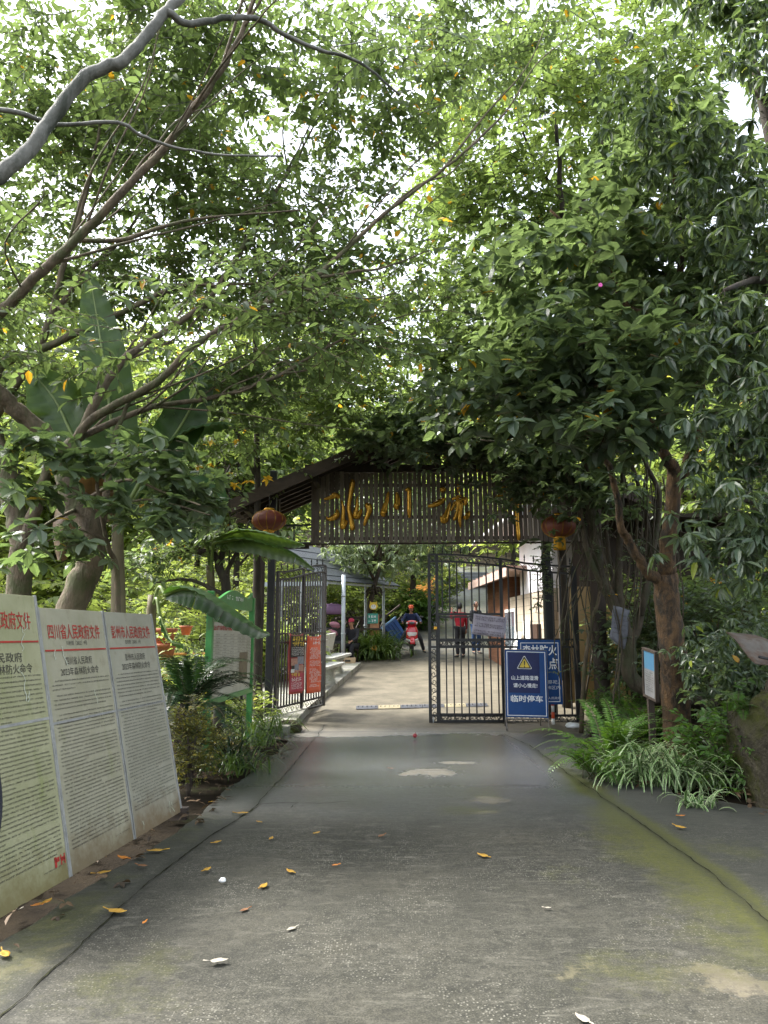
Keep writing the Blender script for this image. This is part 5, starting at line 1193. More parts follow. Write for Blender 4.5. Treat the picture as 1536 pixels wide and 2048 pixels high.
scribble(mb, f, .03, .32, .02, .09, -.014 if f.n.y > 0 else .014, rn, 0, 0, 3); scribble(mb, f, .03, .32, -.12, .09, -.014 if f.n.y > 0 else .014, rn, 0, 0, 3); mb.build('lettering', m_whitefilm, sgn)
# terracotta pots and shelf, low white wall behind the panels
t = thing('garden_wall', 'low pale garden wall behind the cycad', 'wall', on(P(365, 1330, 13.5))); a, b_ = on(P(250, 1335, 13)), on(P(520, 1335, 14.5)); mb = MB(); mb.beam(a + Vector((0, 0, .2)), b_ + Vector((0, 0, .2)), .3, .7); mb.beam(a + Vector((0, 0, .59)), b_ + Vector((0, 0, .59)), .4, .08); mb.build('wall', m_stone, t)
for k, (px, py, s, lb) in enumerate(((328, 1277, .24, 'upper terracotta pot behind the right notice panel'), (330, 1306, .22, 'lower terracotta pot on the low garden wall'), (372, 1262, .13, 'small terracotta pot on the wooden plant shelf'))):
    q = P(px, py, 13.8 if k < 2 else 14.6) + Vector((0, 0, -s * .6)); u = thing('terracotta_pot', lb, 'plant pot', q, 'terracotta pots behind the panels'); mb = MB(); mb.lathe([(s * .55, 0), (s * .85, s * 1.1), (s * .98, s * 1.12), (s, s * 1.35), (s * .9, s * 1.36), (s * .82, s * 1.15)], q, 22); mb.build('pot', m_terra, u)
    mb = MB(); mb.lathe([(0, s * 1.1), (s * .82, s * 1.12)], q, 14); mb.build('soil', m_soil, u)
t = thing('plant_shelf', 'weathered wooden plant shelf with crossed legs', 'shelf', on(P(375, 1330, 14.6)))
q = on(P(375, 1330, 14.6)); 
for x in (-.42, .5):
    mb = MB(); mb.tube([q + Vector((x, 0, 0)), q + Vector((x, 0, 1.5))], .025, 6); mb.tube([q + Vector((x - .3, 0, .5)), q + Vector((x, 0, .1))], .02, 6); mb.build('leg', m_stone, t)
for z in (.75, 1.15): mb = MB(); mb.box(q + Vector((.05, 0, z)), (1.1, .35, .035)); mb.build('board', m_yelwood, t)
# white gate posts seen below the green board
t = thing('fence_pole', 'short grey steel pole behind the green notice board', 'pole', on(P(455, 1440, 13))); q = on(P(455, 1440, 13)); mb = MB(); mb.tube([q, q + Vector((0, 0, 1.0))], .035, 8); mb.tube([q + Vector((0, 0, .55)), q + Vector((.35, 0, 1.1))], .025, 8); mb.build('pole', m_steel, t)
t = thing('fence_pole', 'thin black pole right of the grey pole under the green board', 'pole', on(P(481, 1448, 12.6))); q = on(P(481, 1448, 12.6)); mb = MB(); mb.tube([q, q + Vector((0, 0, 1.3))], .025, 8); mb.tube([q + Vector((0, 0, .5)), q + Vector((0, 0, .56))], .045, 8); mb.build('pole', m_iron, t)

# ================================================================== RIGHT BANK
def rockmesh(mb, c, r, seed, n=44):
    rows = []
    for i in range(n):
        a = -math.pi / 2 + math.pi * i / (n - 1); row = []
        for k in range(n + 1):
            th = 2 * math.pi * (k % n) / n; d = Vector((math.cos(a) * math.cos(th), math.cos(a) * math.sin(th), math.sin(a)))
            q = 1 + .28 * noise.noise(d * 1.4 + Vector((seed, 0, 0))) + .14 * noise.noise(d * 4 + Vector((0, seed, 0))) + + .0 + .07 * noise.noise(d * 11 + Vector((0, seed, 2)))
            row.append(Vector(c) + Vector((d.x * r[0], d.y * r[1], d.z * r[2])) * q)
        rows.append(row)
    mb.grid(rows)
def rock(c, r, seed, label, name='boulder', group=None):
    t = thing(name, label, 'rock', c, group); mb = MB(); rockmesh(mb, c, r, seed); mb.build('stone', m_rock, t); return t
q = on(P(1545, 1560, 7.6)); rock(q + Vector((.38, .2, .2)), (.52, .8, 1.0), 3, 'tall mossy boulder at the right picture edge')
q = G(582, 1465); rock(q + Vector((-.05, .1, .05)), (.2, .16, .13), 8, 'small round stone at the end of the kerb', 'stone')
q = P(1515, 1300, 8.0); t = thing('rusty_sheet', 'rust stained metal sheet resting on the mossy boulder', 'metal sheet', q); mb = MB()
rot = Matrix.Rotation(R(25), 3, 'X') @ Matrix.Rotation(R(14), 3, 'Y'); mb.grid([[q + rot @ Vector((x, y, .02 * math.sin(x * 9) + .02 * math.sin(y * 7))) for x in np.linspace(-.16, .6, 12)] for y in np.linspace(-.3, .4, 8)]); o = mb.build('sheet', surf('rust stained sheet', (.12, .105, .09), (.07, .06, .05), .8, 6, dirt=(.07, .04, .024), dirt_at=.52), t); o.modifiers.new('t', 'SOLIDIFY').thickness = .012
mb = MB(); mb.tube([q + rot @ Vector((-.14, -.28, .03)), q + rot @ Vector((.58, -.28, .03))], .015, 6); mb.build('rolled_edge', m_iron, t)
# info sign in the bank
iw = P(1284, 1300, 10.6); o_ = iw; q1 = P(1311, 1310, 10.2); q2 = P(1292, 1390, 10.6); f = Frame(P(1291, 1388, 10.6), q1 - iw, iw - q2); w_ = .33; h_ = (iw - q2).length
t = thing('information_sign', 'dark framed information sign with blue and white print by the trunk', 'sign', on(f.pt(.2, 0))); s = 1 if f.n.y < 0 else -1
mb = MB(); fbox(mb, f, 0, 0, w_, h_, .02); mb.build('panel', surf('dull white panel', (.22, .22, .22), (.15, .15, .16), .6, 6), t); mb = MB()
for a0, b0, a1, b1 in ((-.03, -.03, .0, h_ + .03), (w_, -.03, w_ + .03, h_ + .03), (0, -.03, w_, 0), (0, h_, w_, h_ + .03)): fbox(mb, f, a0, b0, a1, b1, .05)
mb.box(f.pt(w_ * .55, -.56), (.08, .06, 1.05)); mb.build('frame', m_darkwood, t); mb = MB(); mb.quad(f, .01, h_ * .6, w_ - .01, h_ - .01, .012 * s); mb.build('blue_print', surf('sky blue print', (.05, .15, .27), (.08, .2, .3), .5, 4), t)
mb = MB(); rn = random.Random(6)
for k in range(9): scribble(mb, f, .04, w_ - .05, h_ * (.52 - .05 * k), .022, .014 * s, rn, .1)
mb.build('lettering', m_ink, t)
# torn poster sheet and leaning poles
q = P(1233, 1252, 11.6); t = thing('torn_sheet', 'torn grey printed sheet hanging among the pale stems', 'sheet', q); mb = MB(); f = Frame(P(1218, 1275, 11.6), (1, .3, -.25), (0, 0, 1))
mb.grid([[f.pt(.3 * i / 6, .5 * j / 8 - .12 * (i / 6) * (1 - j / 8), .02 * math.sin(i + j * .7)) for i in range(7)] for j in range(9)]); o = mb.build('sheet', surf('dull grey print', (.15, .15, .17), (.07, .075, .09), .6, 9), t); o.modifiers.new('t', 'SOLIDIFY').thickness = .004
mb = MB(); rn = random.Random(16)
for k in range(5): scribble(mb, f, .03, .27, .1 + .07 * k - .02, .03, -.03 if f.n.y > 0 else .03, rn, .1)
mb.build('lettering', m_ink, t)
def stick(pts, r, label, mat=m_bark):
    p3 = spline(pts, 6); t = thing('leaning_pole', label, 'pole', p3[0], 'poles leaning at the gate end'); mb = MB(); mb.tube(p3, [r * (1.1 - .4 * i / len(p3)) for i in range(len(p3))], 8); mb.build('shaft', mat, t)
    mb = MB(); m_ = len(p3) // 2; mb.tube([p3[m_], p3[m_] + Vector((.05, -.05, .12)), p3[m_] + Vector((.1, -.05, .22))], [r * .5, r * .35, r * .2], 5); mb.build('side_twig', mat, t)
g0 = G(1162, 1466); stick([g0, P(1170, 1330, 12.4), P(1184, 1240, 12.5), P(1197, 1200, 12.6), P(1204, 1120, 12.8)], .035, 'thin bowed pole leaning up from the right gate end')
g0 = G(1178, 1474); stick([g0, P(1205, 1430, 12.1), P(1222, 1390, 12.3)], .03, 'short dark pole leaning low to the right of the gate', m_barkd)
g0 = G(1190, 1470); stick([g0, P(1212, 1425, 12.3), P(1235, 1360, 12.6)], .025, 'short grey pole leaning behind the low dark pole', m_bark)
m_teal = surf('turquoise film', (.05, .4, .33), (.03, .3, .25), .3, 6); q = G(1222, 1440); t = thing('plastic_bag', 'crumpled turquoise plastic bag lying by the fern', 'bag', q); mb = MB(); rockmesh(mb, q + Vector((0, 0, .06)), (.16, .1, .08), 14, 14); mb.build('film', m_teal, t)
mb = MB(); mb.tube([q + Vector((.08, -.05, .1)), q + Vector((.15, -.08, .18)), q + Vector((.2, -.06, .12))], .012, 5); mb.build('handle', m_teal, t)
q = G(1146, 1456); t = thing('plastic_bag', 'scrap of clear white plastic at the gate foot', 'bag', q); mb = MB(); rockmesh(mb, q + Vector((0, 0, .04)), (.13, .08, .05), 24, 14); mb.build('film', m_whitefilm, t)
# cherry-red ball, pebble and fallen leaves
def small(name, label, cat, fn, mat, at, group=None):
    mb = MB(); fn(mb, at); o = mb.build(name, mat, None, origin=at); return tag(o, label, cat, group)
small('red_fruit', 'round dark red fruit on the wet concrete near the gate', 'fruit', lambda mb, c: (mb.ball(c + Vector((0, 0, .035)), .035, 14), mb.tube([c + Vector((0, 0, .068)), c + Vector((.01, 0, .085))], .004, 5)), surf('dark red skin', (.3, .02, .03), None, .4, 9), G(830, 1476, .02))
small('pebble', 'single white pebble on the road', 'pebble', lambda mb, c: rockmesh(mb, c + Vector((0, 0, .012)), (.022, .018, .015), 5, 12), m_white, G(445, 1764, .02))
m_ly = surf('yellow dead leaf', (.42, .25, .025), (.26, .13, .015), .6, 26, dirt=(.16, .08, .02), dirt_at=.66, bmp=.2); m_lb = surf('brown dead leaf', (.2, .09, .035), (.11, .05, .02), .7, 30); m_lw = surf('bleached dead leaf', (.36, .33, .26), (.24, .21, .16), .7, 30); m_lo = surf('orange dead leaf', (.55, .2, .02), (.35, .12, .02), .6, 30)
rn = random.Random(31)
def fallen(px, py, s, mat, label, yaw=None):
    c = G(px, py, .012); yaw = rn.uniform(0, 6.28) if yaw is None else yaw; mb = MB(); s *= .82; cur = rn.uniform(.05, .4); rows = []
    for i in range(9):
        t = i / 8; w_ = .27 * math.sin(math.pi * t ** .8) ** .8 * (1 - .2 * t) * (1 + .08 * math.sin(t * 31))
        rows.append([c + Matrix.Rotation(yaw, 3, 'Z') @ Vector(((t - .5) * s, k * w_ * s, .006 + s * (cur * (t - .45) ** 2 + .32 * abs(k) * w_ * cur * 2 + .02 * math.sin(9 * t + k * 3)))) for k in (-1, -.5, 0, .5, 1)])
    mb.grid(rows); mb.tube([rows[0][2], rows[0][2] + Matrix.Rotation(yaw, 3, 'Z') @ Vector((-.35 * s, .06 * s, .05 * s))], .0025, 4)
    o = mb.build('fallen_leaf', mat, None, origin=c); tag(o, label, 'leaf', 'leaves fallen on the road'); o.modifiers.new('t', 'SOLIDIFY').thickness = .0015
for a in ((485, 1627, .13, m_ly, 'yellow leaf lying on the left joint of the road, farthest up'), (517, 1645, .07, m_ly, 'small yellow leaf just right of the left road joint'), (435, 1685, .09, m_ly, 'yellow leaf standing on edge left of the road joint'), (543, 1678, .08, m_ly, 'small curled yellow leaf right of the joint, mid road'), (635, 1667, .07, m_ly, 'flat pale yellow leaf alone in mid road'),
          (762, 1673, .1, m_lb, 'olive brown leaf near the middle of the road'), (310, 1703, .15, m_ly, 'large yellow leaf near the foot of the right notice panel'), (245, 1718, .13, m_lo, 'orange yellow leaf at the foot of the middle notice panel'), (207, 1746, .12, m_ly, 'tan yellow leaf leaning on the soil below the middle panel'), (285, 1733, .1, m_lb, 'dark leaf between the large yellow leaf and the panels'),
          (415, 1740, .1, m_ly, 'flat yellow leaf just above the white pebble'), (580, 1745, .1, m_ly, 'round curled yellow leaf above the upright one'), (528, 1773, .11, m_ly, 'upright yellow leaf right of the white pebble'), (670, 1732, .06, m_lo, 'tiny pinkish leaf in mid road'), (235, 1826, .15, m_ly, 'large yellow leaf nearest the left notice panel'),
          (965, 1712, .13, m_ly, 'bright yellow leaf alone on the right half of the road'), (1362, 1657, .13, m_ly, 'yellow leaf on the right shoulder below the striped plants'), (1364, 1633, .08, m_lo, 'small orange leaf above the yellow one on the right shoulder'), (10, 1912, .12, m_ly, 'yellow leaf at the left picture edge on the shoulder'), (95, 1805, .1, m_ly, 'yellow green leaf in the dirt under the left panel'),
          (288, 1847, .05, m_lo, 'tiny red brown leaf on the left shoulder'), (582, 1860, .08, m_lw, 'small bleached leaf in the near road'), (438, 1924, .11, m_lw, 'white bleached leaf, largest pale one, on the near road'), (1165, 2040, .1, m_lw, 'white bleached leaf at the bottom picture edge'), (488, 1823, .08, m_lb, 'brown leaf below the upright yellow one'), (783, 1538, .07, m_lb, 'dark leaf on the wet concrete'), (1096, 1818, .05, m_lw, 'tiny pale leaf on the right half of the near road'), (40, 1816, .1, m_lw, 'pinkish white leaf under the left panel edge'), (75, 1812, .1, m_lo, 'crumpled orange leaf under the left panel')): fallen(*a)
# ================================================================== VEGETATION
def setrnd(o, lo=.2, hi=.8):
    a = o.data.attributes.new('rnd', 'FLOAT', 'FACE'); a.data.foreach_set('value', rng.uniform(lo, hi, len(o.data.polygons)).astype(np.float32)); return o
TW_L = twigset('spray', .115, 10, 3); TW_B = twigset('ros', .175, 10, 4, n=(5, 9), lo=-40, hi=25); TW_D = twigset('ros', .17, 10, 5, n=(8, 13), lo=-75, hi=0)
TW_BG = twigset('spray', .2, 8, 6, n=(8, 12), len=3.2); TW_G = twigset('ros', .25, 8, 7, n=(9, 13), lo=-65, hi=10); TW_S = twigset('spray', .07, 8, 8, n=(9, 14)); TW_Y = twigset('spray', .03, 8, 9, n=(12, 18), len=5)
def PL(l): return [P(*q) for q in l]
def pl(Y, *q): return [P(x, y, Y) if not isinstance(Y, tuple) else P(x, y, Y[0] + (Y[1] - Y[0]) * i / (len(q) - 1)) for i, (x, y) in enumerate(q)]

# --- left trees ------------------------------------------------------------
bA = on(P(138, 1240, 7.6)); 
limbsA = [([bA] + pl(7.5, (145, 1217), (179, 1135), (183, 1061), (149, 1010), (135, 966), (129, 925), (150, 882)), .155, .085),
          (pl(7.5, (180, 1075), (203, 1045), (215, 966), (228, 880), (260, 800)), .05, .02),
          (pl((7.5, 7), (150, 880), (190, 834), (315, 763), (389, 692), (520, 614), (640, 545), (765, 430), (893, 335), (958, 280)), .05, .01),
          (pl((7.5, 8.6), (150, 880), (190, 861), (305, 814), (433, 794), (560, 750), (660, 690), (760, 640)), .042, .008),
          (pl((7.5, 8.6), (150, 884), (230, 739), (294, 685), (366, 638), (423, 594), (490, 490), (560, 370), (620, 250)), .05, .009),
          (pl((7.5, 6.6), (129, 925), (95, 875), (40, 825), (0, 790), (-80, 720), (-150, 600)), .1, .06),
          (pl((6.6, 5.8), (-110, 690), (0, 625), (50, 575), (150, 480), (220, 410), (330, 295), (380, 225), (440, 145), (490, 50), (520, -40)), .055, .018),
          (pl((8, 8.4), (423, 594), (500, 470), (550, 385), (590, 325), (640, 230)), .03, .01),
          (pl((7.4, 6.4), (170, 1000), (250, 960), (330, 985), (400, 1010)), .02, .008), (pl((7.4, 6.2), (150, 1020), (90, 1050), (40, 1090)), .02, .008), (pl((6.5, 7), (150, 480), (240, 480), (320, 455), (380, 440), (450, 432), (600, 420)), .025, .008),
          (pl((7.2, 8), (520, 614), (575, 568), (700, 545), (768, 535), (860, 500)), .025, .008)]
for k in range(46):                     # long bare side shoots fanning out from the main limbs
    a_ = limbsA[2 + k % 3][0] if k < 30 else limbsA[6][0]; u_ = rng.uniform(.3, len(a_) - 1.4); i_ = int(u_); s_ = a_[i_].lerp(a_[i_ + 1], u_ - i_); d_ = (a_[i_ + 1] - a_[i_]).normalized(); d_ = (d_ + Vector(rng.normal(size=3)) * .38 + Vector((0, 0, .12))).normalized(); L_ = rng.uniform(.9, 2.4)
    limbsA.append(([s_, s_ + d_ * L_ * .35 + Vector(rng.normal(size=3)) * .05, s_ + d_ * L_ * .7 + Vector(rng.normal(size=3)) * .08 + Vector((0, 0, .05)), s_ + d_ * L_ + Vector((0, 0, .2 * rng.normal()))], rng.uniform(.009, .016), .003))
TA = ell(P(470, 610, 6.5), (1.5, .35, .8), 36, 0, seed=14, thr=-.05) + ell(P(120, 800, 8.8), (1.3, .6, .5), 60, seed=3, thr=-.1) + ell(P(430, 800, 8.8), (1.0, .8, .5), 50, seed=9, thr=-.05) + ell(P(430, 520, 8.8), (2.9, 1.4, 1.5), 250, seed=1, thr=.02) + ell(P(660, 620, 9), (1.5, 1.2, .9), 100, seed=2) + ell(P(60, 640, 7), (.8, .7, .5), 26, seed=7)
tree('broadleaf_tree', 'leaning pale barked tree rising behind the notice panels', 'tree', bA, limbsA, TA, TW_L, LEAF_OVAL, lf_left, m_bark, 'trees over the left side', extra=4, spread=.27, scale=(.55, 1.25))
bS = on(P(250, 1240, 7.3)); pS = pl((7.3, 6.8), (235, 1180), (215, 1090), (200, 1010), (190, 930))
limbsS = [([bS] + pS, .035, .012), (pl((7, 6.7), (205, 1030), (280, 1000), (350, 1010), (420, 1030)), .014, .006), (pl((7, 6.6), (215, 1080), (150, 1060), (80, 1090)), .014, .006), (pl((6.9, 6.7), (195, 960), (260, 910), (340, 900)), .012, .005), (pl((6.9, 6.6), (200, 1000), (120, 970), (40, 1000)), .012, .005)]
TS = ell(P(370, 1010, 7.4), (.36, .35, .16), 20, 0, seed=10, thr=-.5) + ell(P(180, 930, 6.7), (.5, .35, .14), 18, 0, seed=11, thr=-.5) + ell(P(330, 960, 7), (.5, .3, .14), 18, 0, seed=12, thr=-.5) + ell(P(60, 900, 6.6), (.5, .3, .2), 18, 0, seed=13, thr=-.5) + ell(P(280, 910, 6.8), (.62, .4, .13), 26, 0, seed=4, thr=-.5) + ell(P(110, 1080, 6.5), (.5, .35, .2), 24, 0, seed=5, thr=-.5) + ell(P(340, 1040, 6.8), (.34, .3, .14), 16, 0, seed=6, thr=-.5) + ell(P(70, 990, 6.6), (.35, .3, .15), 12, 0, seed=8, thr=-.5) + ell(P(250, 1010, 6.7), (.35, .3, .12), 11, 0, seed=9, thr=-.5)
tree('young_tree', 'young tree with broad pale green leaves just behind the middle panel', 'tree', bS, limbsS, TS[::2] + TS[1::6], TW_B, LEAF_WIDE, lf_young, m_bark, extra=2, spread=.12, scale=(.75, 1.05), pitch=(-15, 20))
bB = on(P(28, 1240, 8.6))
limbsB = [([bB] + pl(8.5, (40, 1130), (32, 1030), (10, 930), (-20, 850)), .14, .1), (pl(8.4, (45, 1100), (75, 1000), (95, 930)), .08, .05), (pl((8.4, 8), (-20, 850), (0, 736), (100, 692), (190, 648), (281, 607), (372, 570), (450, 570), (575, 565)), .06, .012), (pl((8.4, 8), (-20, 850), (60, 720), (100, 640), (130, 520), (170, 400), (200, 250)), .06, .015), (pl((8.4, 9), (100, 640), (160, 560), (250, 470), (340, 330)), .04, .01)]
TB = ell(P(140, 410, 9.4), (2.1, 1.4, 1.9), 240, seed=11, thr=.02) + ell(P(340, 300, 9.6), (1.6, 1.2, 1.3), 100, seed=12)
tree('broadleaf_tree', 'twin stemmed tree at the left edge behind the mossy panel', 'tree', bB, limbsB, TB, TW_L, LEAF_OVAL, lf_left, m_bark, 'trees over the left side', extra=4, spread=.3, scale=(.55, 1.25))
bC = on((-3.75, 4.4, 0))
limbsC = [([bC, Vector((-3.7, 4.5, 1.5)), Vector((-3.55, 4.7, 3))] + pl(5, (-150, 470)), .12, .08), (pl((5, 5.4), (-150, 470), (0, 350), (60, 300), (105, 235), (170, 155), (245, 120), (290, 75), (330, 25), (365, -10), (420, -70)), .06, .036), (pl((5.3, 6.2), (335, 25), (380, 48), (460, 35), (520, 40), (570, 70), (640, 100), (720, 125), (800, 190)), .032, .01), (pl((5.0, 6), (-150, 250), (0, 220), (80, 240), (120, 250), (235, 245), (280, 270), (350, 295), (450, 310), (565, 312)), .022, .008)]
TC = ell(P(180, 130, 7.6), (2.2, 1.2, 1.2), 150, seed=21, thr=0) + ell(P(520, 150, 8), (1.7, 1.3, 1.2), 115, seed=22, thr=0) + ell(P(770, 110, 7.6), (1.1, 1.2, .9), 60, seed=23, thr=0) + ell(P(960, 30, 8.4), (1.2, .9, .7), 75, seed=24, thr=-.1)
tree('broadleaf_tree', 'tree with a thick bare grey limb across the top left', 'tree', bC, limbsC, TC, TW_L, LEAF_OVAL, lf_left, m_barkg, 'trees over the left side', extra=4, spread=.3, scale=(.55, 1.2))

# --- right trees -----------------------------------------------------------
g = G(1362, 1492); YD = g.y
limbsD = [([g - Vector((0, 0, .2))] + pl(YD, (1357, 1475), (1348, 1350), (1342, 1270), (1333, 1190), (1332, 1147)), .205, .165), (pl((YD, YD - .6), (1325, 1165), (1297, 1147), (1275, 1113), (1254, 1075), (1241, 1050), (1225, 950), (1190, 890), (1120, 830), (1060, 780)), .085, .02), (pl((YD, YD - .8), (1333, 1150), (1338, 1080), (1348, 952), (1331, 915), (1307, 854), (1268, 817), (1200, 760)), .13, .03),
          (pl((YD, YD - 2.0), (1345, 1000), (1380, 922), (1400, 800), (1375, 650), (1363, 572), (1358, 425), (1340, 300)), .1, .02), (pl((YD, YD - 1), (1400, 800), (1413, 590), (1468, 490), (1500, 380)), .06, .02), (pl((YD - 1.6, YD - 1.9), (1363, 600), (1268, 625), (1218, 540), (1188, 500), (1100, 420)), .06, .015)]
TD = ell(P(1210, 720, YD - 2.2), (1.6, .9, .75), 100, 0, seed=31) + ell(P(1340, 420, YD - .6), (1.5, 1.2, 1.6), 140, seed=32) + ell(P(1170, 560, YD - 1.6), (1.6, 1.1, .9), 120, seed=33) + ell(P(1050, 800, YD - 1.2), (1.2, .8, .7), 90, seed=34) + ell(P(1240, 840, YD - 2.6), (.8, .5, .4), 40, 0, seed=35) + ell(P(1420, 640, YD - 1), (1.2, 1, 1.2), 80, seed=36)
tree('broadleaf_tree', 'orange brown trunked tree with broad glossy leaves, right of the gate', 'tree', g, limbsD, TD, TW_B, LEAF_WIDE, lf_big, m_barkp, 'trees over the right side', extra=3, spread=.32, scale=(.9, 1.45))
gE = G(1280, 1420); YE = 11.8
limbsE = [([Vector((gE.x, YE, float(gz(gE.x, YE)))), *pl(YE, (1272, 1366), (1260, 1310), (1247, 1247), (1229, 1210), (1200, 1154), (1194, 1107), (1188, 1075), (1178, 980), (1162, 900), (1110, 830), (1050, 770))], .13, .03), (pl(YE, (1250, 1250), (1238, 1190), (1238, 1107), (1243, 1000), (1246, 866), (1210, 760)), .075, .02), (pl((YE, YE + .6), (1262, 1290), (1282, 1230), (1300, 1120), (1290, 1020), (1263, 927), (1240, 850)), .07, .02), (pl((YE, YE + .8), (1282, 1230), (1319, 1013), (1295, 935), (1270, 878), (1236, 824), (1150, 760)), .05, .015),
          (pl((YE, YE - .5), (1229, 1205), (1180, 1120), (1155, 1010), (1120, 930), (1040, 890), (960, 880)), .05, .012), (pl(YE + .3, (1247, 1247), (1216, 1110), (1215, 1000), (1230, 900)), .045, .015)]
TE = ell(P(760, 868, 12.8), (.9, .6, .35), 60, 0, seed=46) + ell(P(930, 900, 12.6), (1.5, .5, .3), 80, 0, seed=47) + ell(P(1090, 970, 12.1), (.75, .5, .42), 56, 0, seed=48) + ell(P(1140, 1035, 11.9), (.3, .2, .15), 5, 0, seed=50) + ell(P(1190, 1000, 11.4), (.5, .4, .4), 26, 0, seed=49) + ell(P(1000, 870, 12.2), (1.9, .7, .45), 150, 0, seed=41, thr=-.05) + ell(P(1120, 930, 11.8), (1.1, .7, .7), 95, 0, seed=42) + ell(P(1130, 700, 12.2), (2.3, 1.3, 1.2), 210, seed=43) + ell(P(840, 850, 12.6), (1.1, .7, .35), 60, 0, seed=44)
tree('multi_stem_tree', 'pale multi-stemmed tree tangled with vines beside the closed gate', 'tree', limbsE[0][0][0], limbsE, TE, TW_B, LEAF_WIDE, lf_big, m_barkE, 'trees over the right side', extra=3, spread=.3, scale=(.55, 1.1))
bF = on((6.3, 8.2, 0))
limbsF = [([bF, Vector((6.2, 8.3, 2.5)), Vector((5.8, 8.1, 4.5)), *pl(8, (1600, 600), (1560, 350), (1500, 100))], .18, .05), (pl((8.2, 7), (1640, 900), (1560, 850), (1500, 800)), .07, .02), (pl((8, 6.8), (1600, 600), (1520, 560), (1450, 580)), .06, .02), (pl((8.2, 6.8), (1680, 1050), (1560, 1020), (1480, 1000)), .05, .015)]
TF = ell(P(1480, 640, 7.2), (.75, .7, .6), 55, 0, seed=51) + ell(P(1490, 870, 6.9), (.5, .5, .7), 50, 0, seed=52) + ell(P(1490, 1080, 6.7), (.42, .4, .5), 34, 0, seed=53) + ell(P(1440, 190, 8), (1.2, 1, 1.4), 150, seed=54) + ell(P(1480, 10, 8.2), (1.1, .9, .6), 60, 0, seed=56) + ell(P(1500, 420, 7.6), (.8, .8, 1), 80, seed=55)
tree('lance_leaved_tree', 'dark tree with drooping lance shaped leaves along the right edge', 'tree', bF, limbsF, TF, TW_D, LEAF_LANCE, lf_lance, m_barkd, 'trees over the right side', extra=3, spread=.22)
# dark thin tree in the middle right, top canopy
gI = on(P(1100, 1350, 15.5)); gI.x = P(1118, 1000, 13).x + .6
limbsI = [([gI, *pl((15, 11.2), (1125, 1150), (1120, 950), (1116, 780), (1118, 640), (1125, 500), (1120, 350), (1112, 250))], .1, .03), (pl((11.9, 11.4), (1125, 500), (1153, 435), (1190, 330), (1230, 200)), .045, .015), (pl((13, 12.4), (1117, 700), (1060, 620), (1020, 500), (1000, 380)), .05, .012), (pl((13.2, 12), (1122, 400), (1060, 300), (1010, 150)), .035, .012)]
TI = ell(P(1120, 330, 12.6), (2.2, 1.7, 2.2), 230, seed=61) + ell(P(970, 520, 13), (1.8, 1.4, 1.5), 160, seed=62) + ell(P(1230, 140, 12), (2.0, 1.5, 1.4), 140, seed=63) + ell(P(960, 720, 13.6), (1.6, 1.2, .9), 130, seed=64) + ell(P(960, 260, 12), (1.2, 1.2, 1.4), 50, seed=65, thr=0)
tree('slender_tree', 'slender dark tree behind the closed gate with a wide airy crown', 'tree', gI, limbsI, TI, TW_BG, LEAF_OVAL, lf_mid, m_barkd, extra=3, spread=.4, scale=(.6, 1.0))
# overhead airy branch from a tree right of the road (top middle)
# --- trees at the gate's left ------------------------------------------------
gG = on(P(516, 1440, 13.3))
limbsG = [([gG, *pl(13.3, (515, 1300), (514, 1100), (514, 900), (512, 750), (508, 620), (515, 500))], .09, .02), (pl((13.3, 13), (514, 960), (480, 880), (440, 800), (400, 720)), .035, .01), (pl((13.3, 12.8), (514, 850), (560, 760), (620, 700), (690, 650)), .035, .01), (pl((13.3, 12.7), (514, 1010), (450, 970), (400, 950), (350, 900)), .03, .01), (pl((13.3, 13), (512, 780), (470, 690), (420, 600)), .03, .01)]
TG = ell(P(520, 760, 13.2), (2.4, 1.5, 1.7), 140, seed=71) + ell(P(690, 820, 13), (1.6, 1, .9), 95, seed=72) + ell(P(380, 880, 12.6), (1.2, .8, 1.0), 60, seed=73) + ell(P(640, 640, 13.5), (1.8, 1.2, 1.0), 140, seed=74)
tree('slender_tree', 'straight dark tree growing beside the left gate posts', 'tree', gG, limbsG, TG, TW_BG, LEAF_OVAL, lf_mid, m_barkd, extra=3, spread=.35, scale=(.5, .9))
gH = on(P(440, 1330, 11.8))
limbsH = [([gH, *pl(11.8, (452, 1200), (440, 1140), (428, 1110), (380, 1100), (330, 1110))], .09, .03), (pl(11.8, (440, 1140), (445, 1080), (430, 1010), (460, 930)), .05, .015), (pl(11.8, (445, 1160), (480, 1090), (500, 1040)), .04, .012), (pl(11.6, (450, 1190), (380, 1160), (310, 1165)), .04, .012)]
TH = ell(P(430, 1060, 11.8), (.9, .6, .55), 60, 0, seed=81, thr=.0) + ell(P(330, 1130, 11.8), (.6, .5, .35), 30, 0, seed=82) + ell(P(400, 1000, 12), (.5, .4, .3), 20, 0, seed=83)
tree('gnarled_tree', 'dark gnarled low tree behind the green notice board', 'tree', gH, limbsH, TH, TW_L, LEAF_OVAL, lf_left, m_barkd, extra=2, spread=.25)
gy = on(P(470, 1300, 10.6)); yt = P(440, 935, 12.2)
tree('yellowing_sapling', 'thin sapling with bright yellow leaves left of the roof eave', 'tree', on((yt.x + .2, 12.2, 0)), [([on((yt.x + .2, 12.2, 0)), yt + Vector((.2, 0, -1)), yt + Vector((.1, 0, 0)), yt + Vector((0, 0, .3))], .02, .006)], PL([(400, 935, 12.2), (430, 930, 12.1), (455, 945, 12.2), (490, 960, 12.2), (525, 960, 12.2), (410, 960, 12.1), (470, 975, 12.1), (430, 880, 12), (465, 880, 12.2)]), twigset('ros', .13, 6, 12, n=(4, 6), lo=-40, hi=20), LEAF_OVAL, lf_gold, m_barkd, scale=(.6, 1.0))

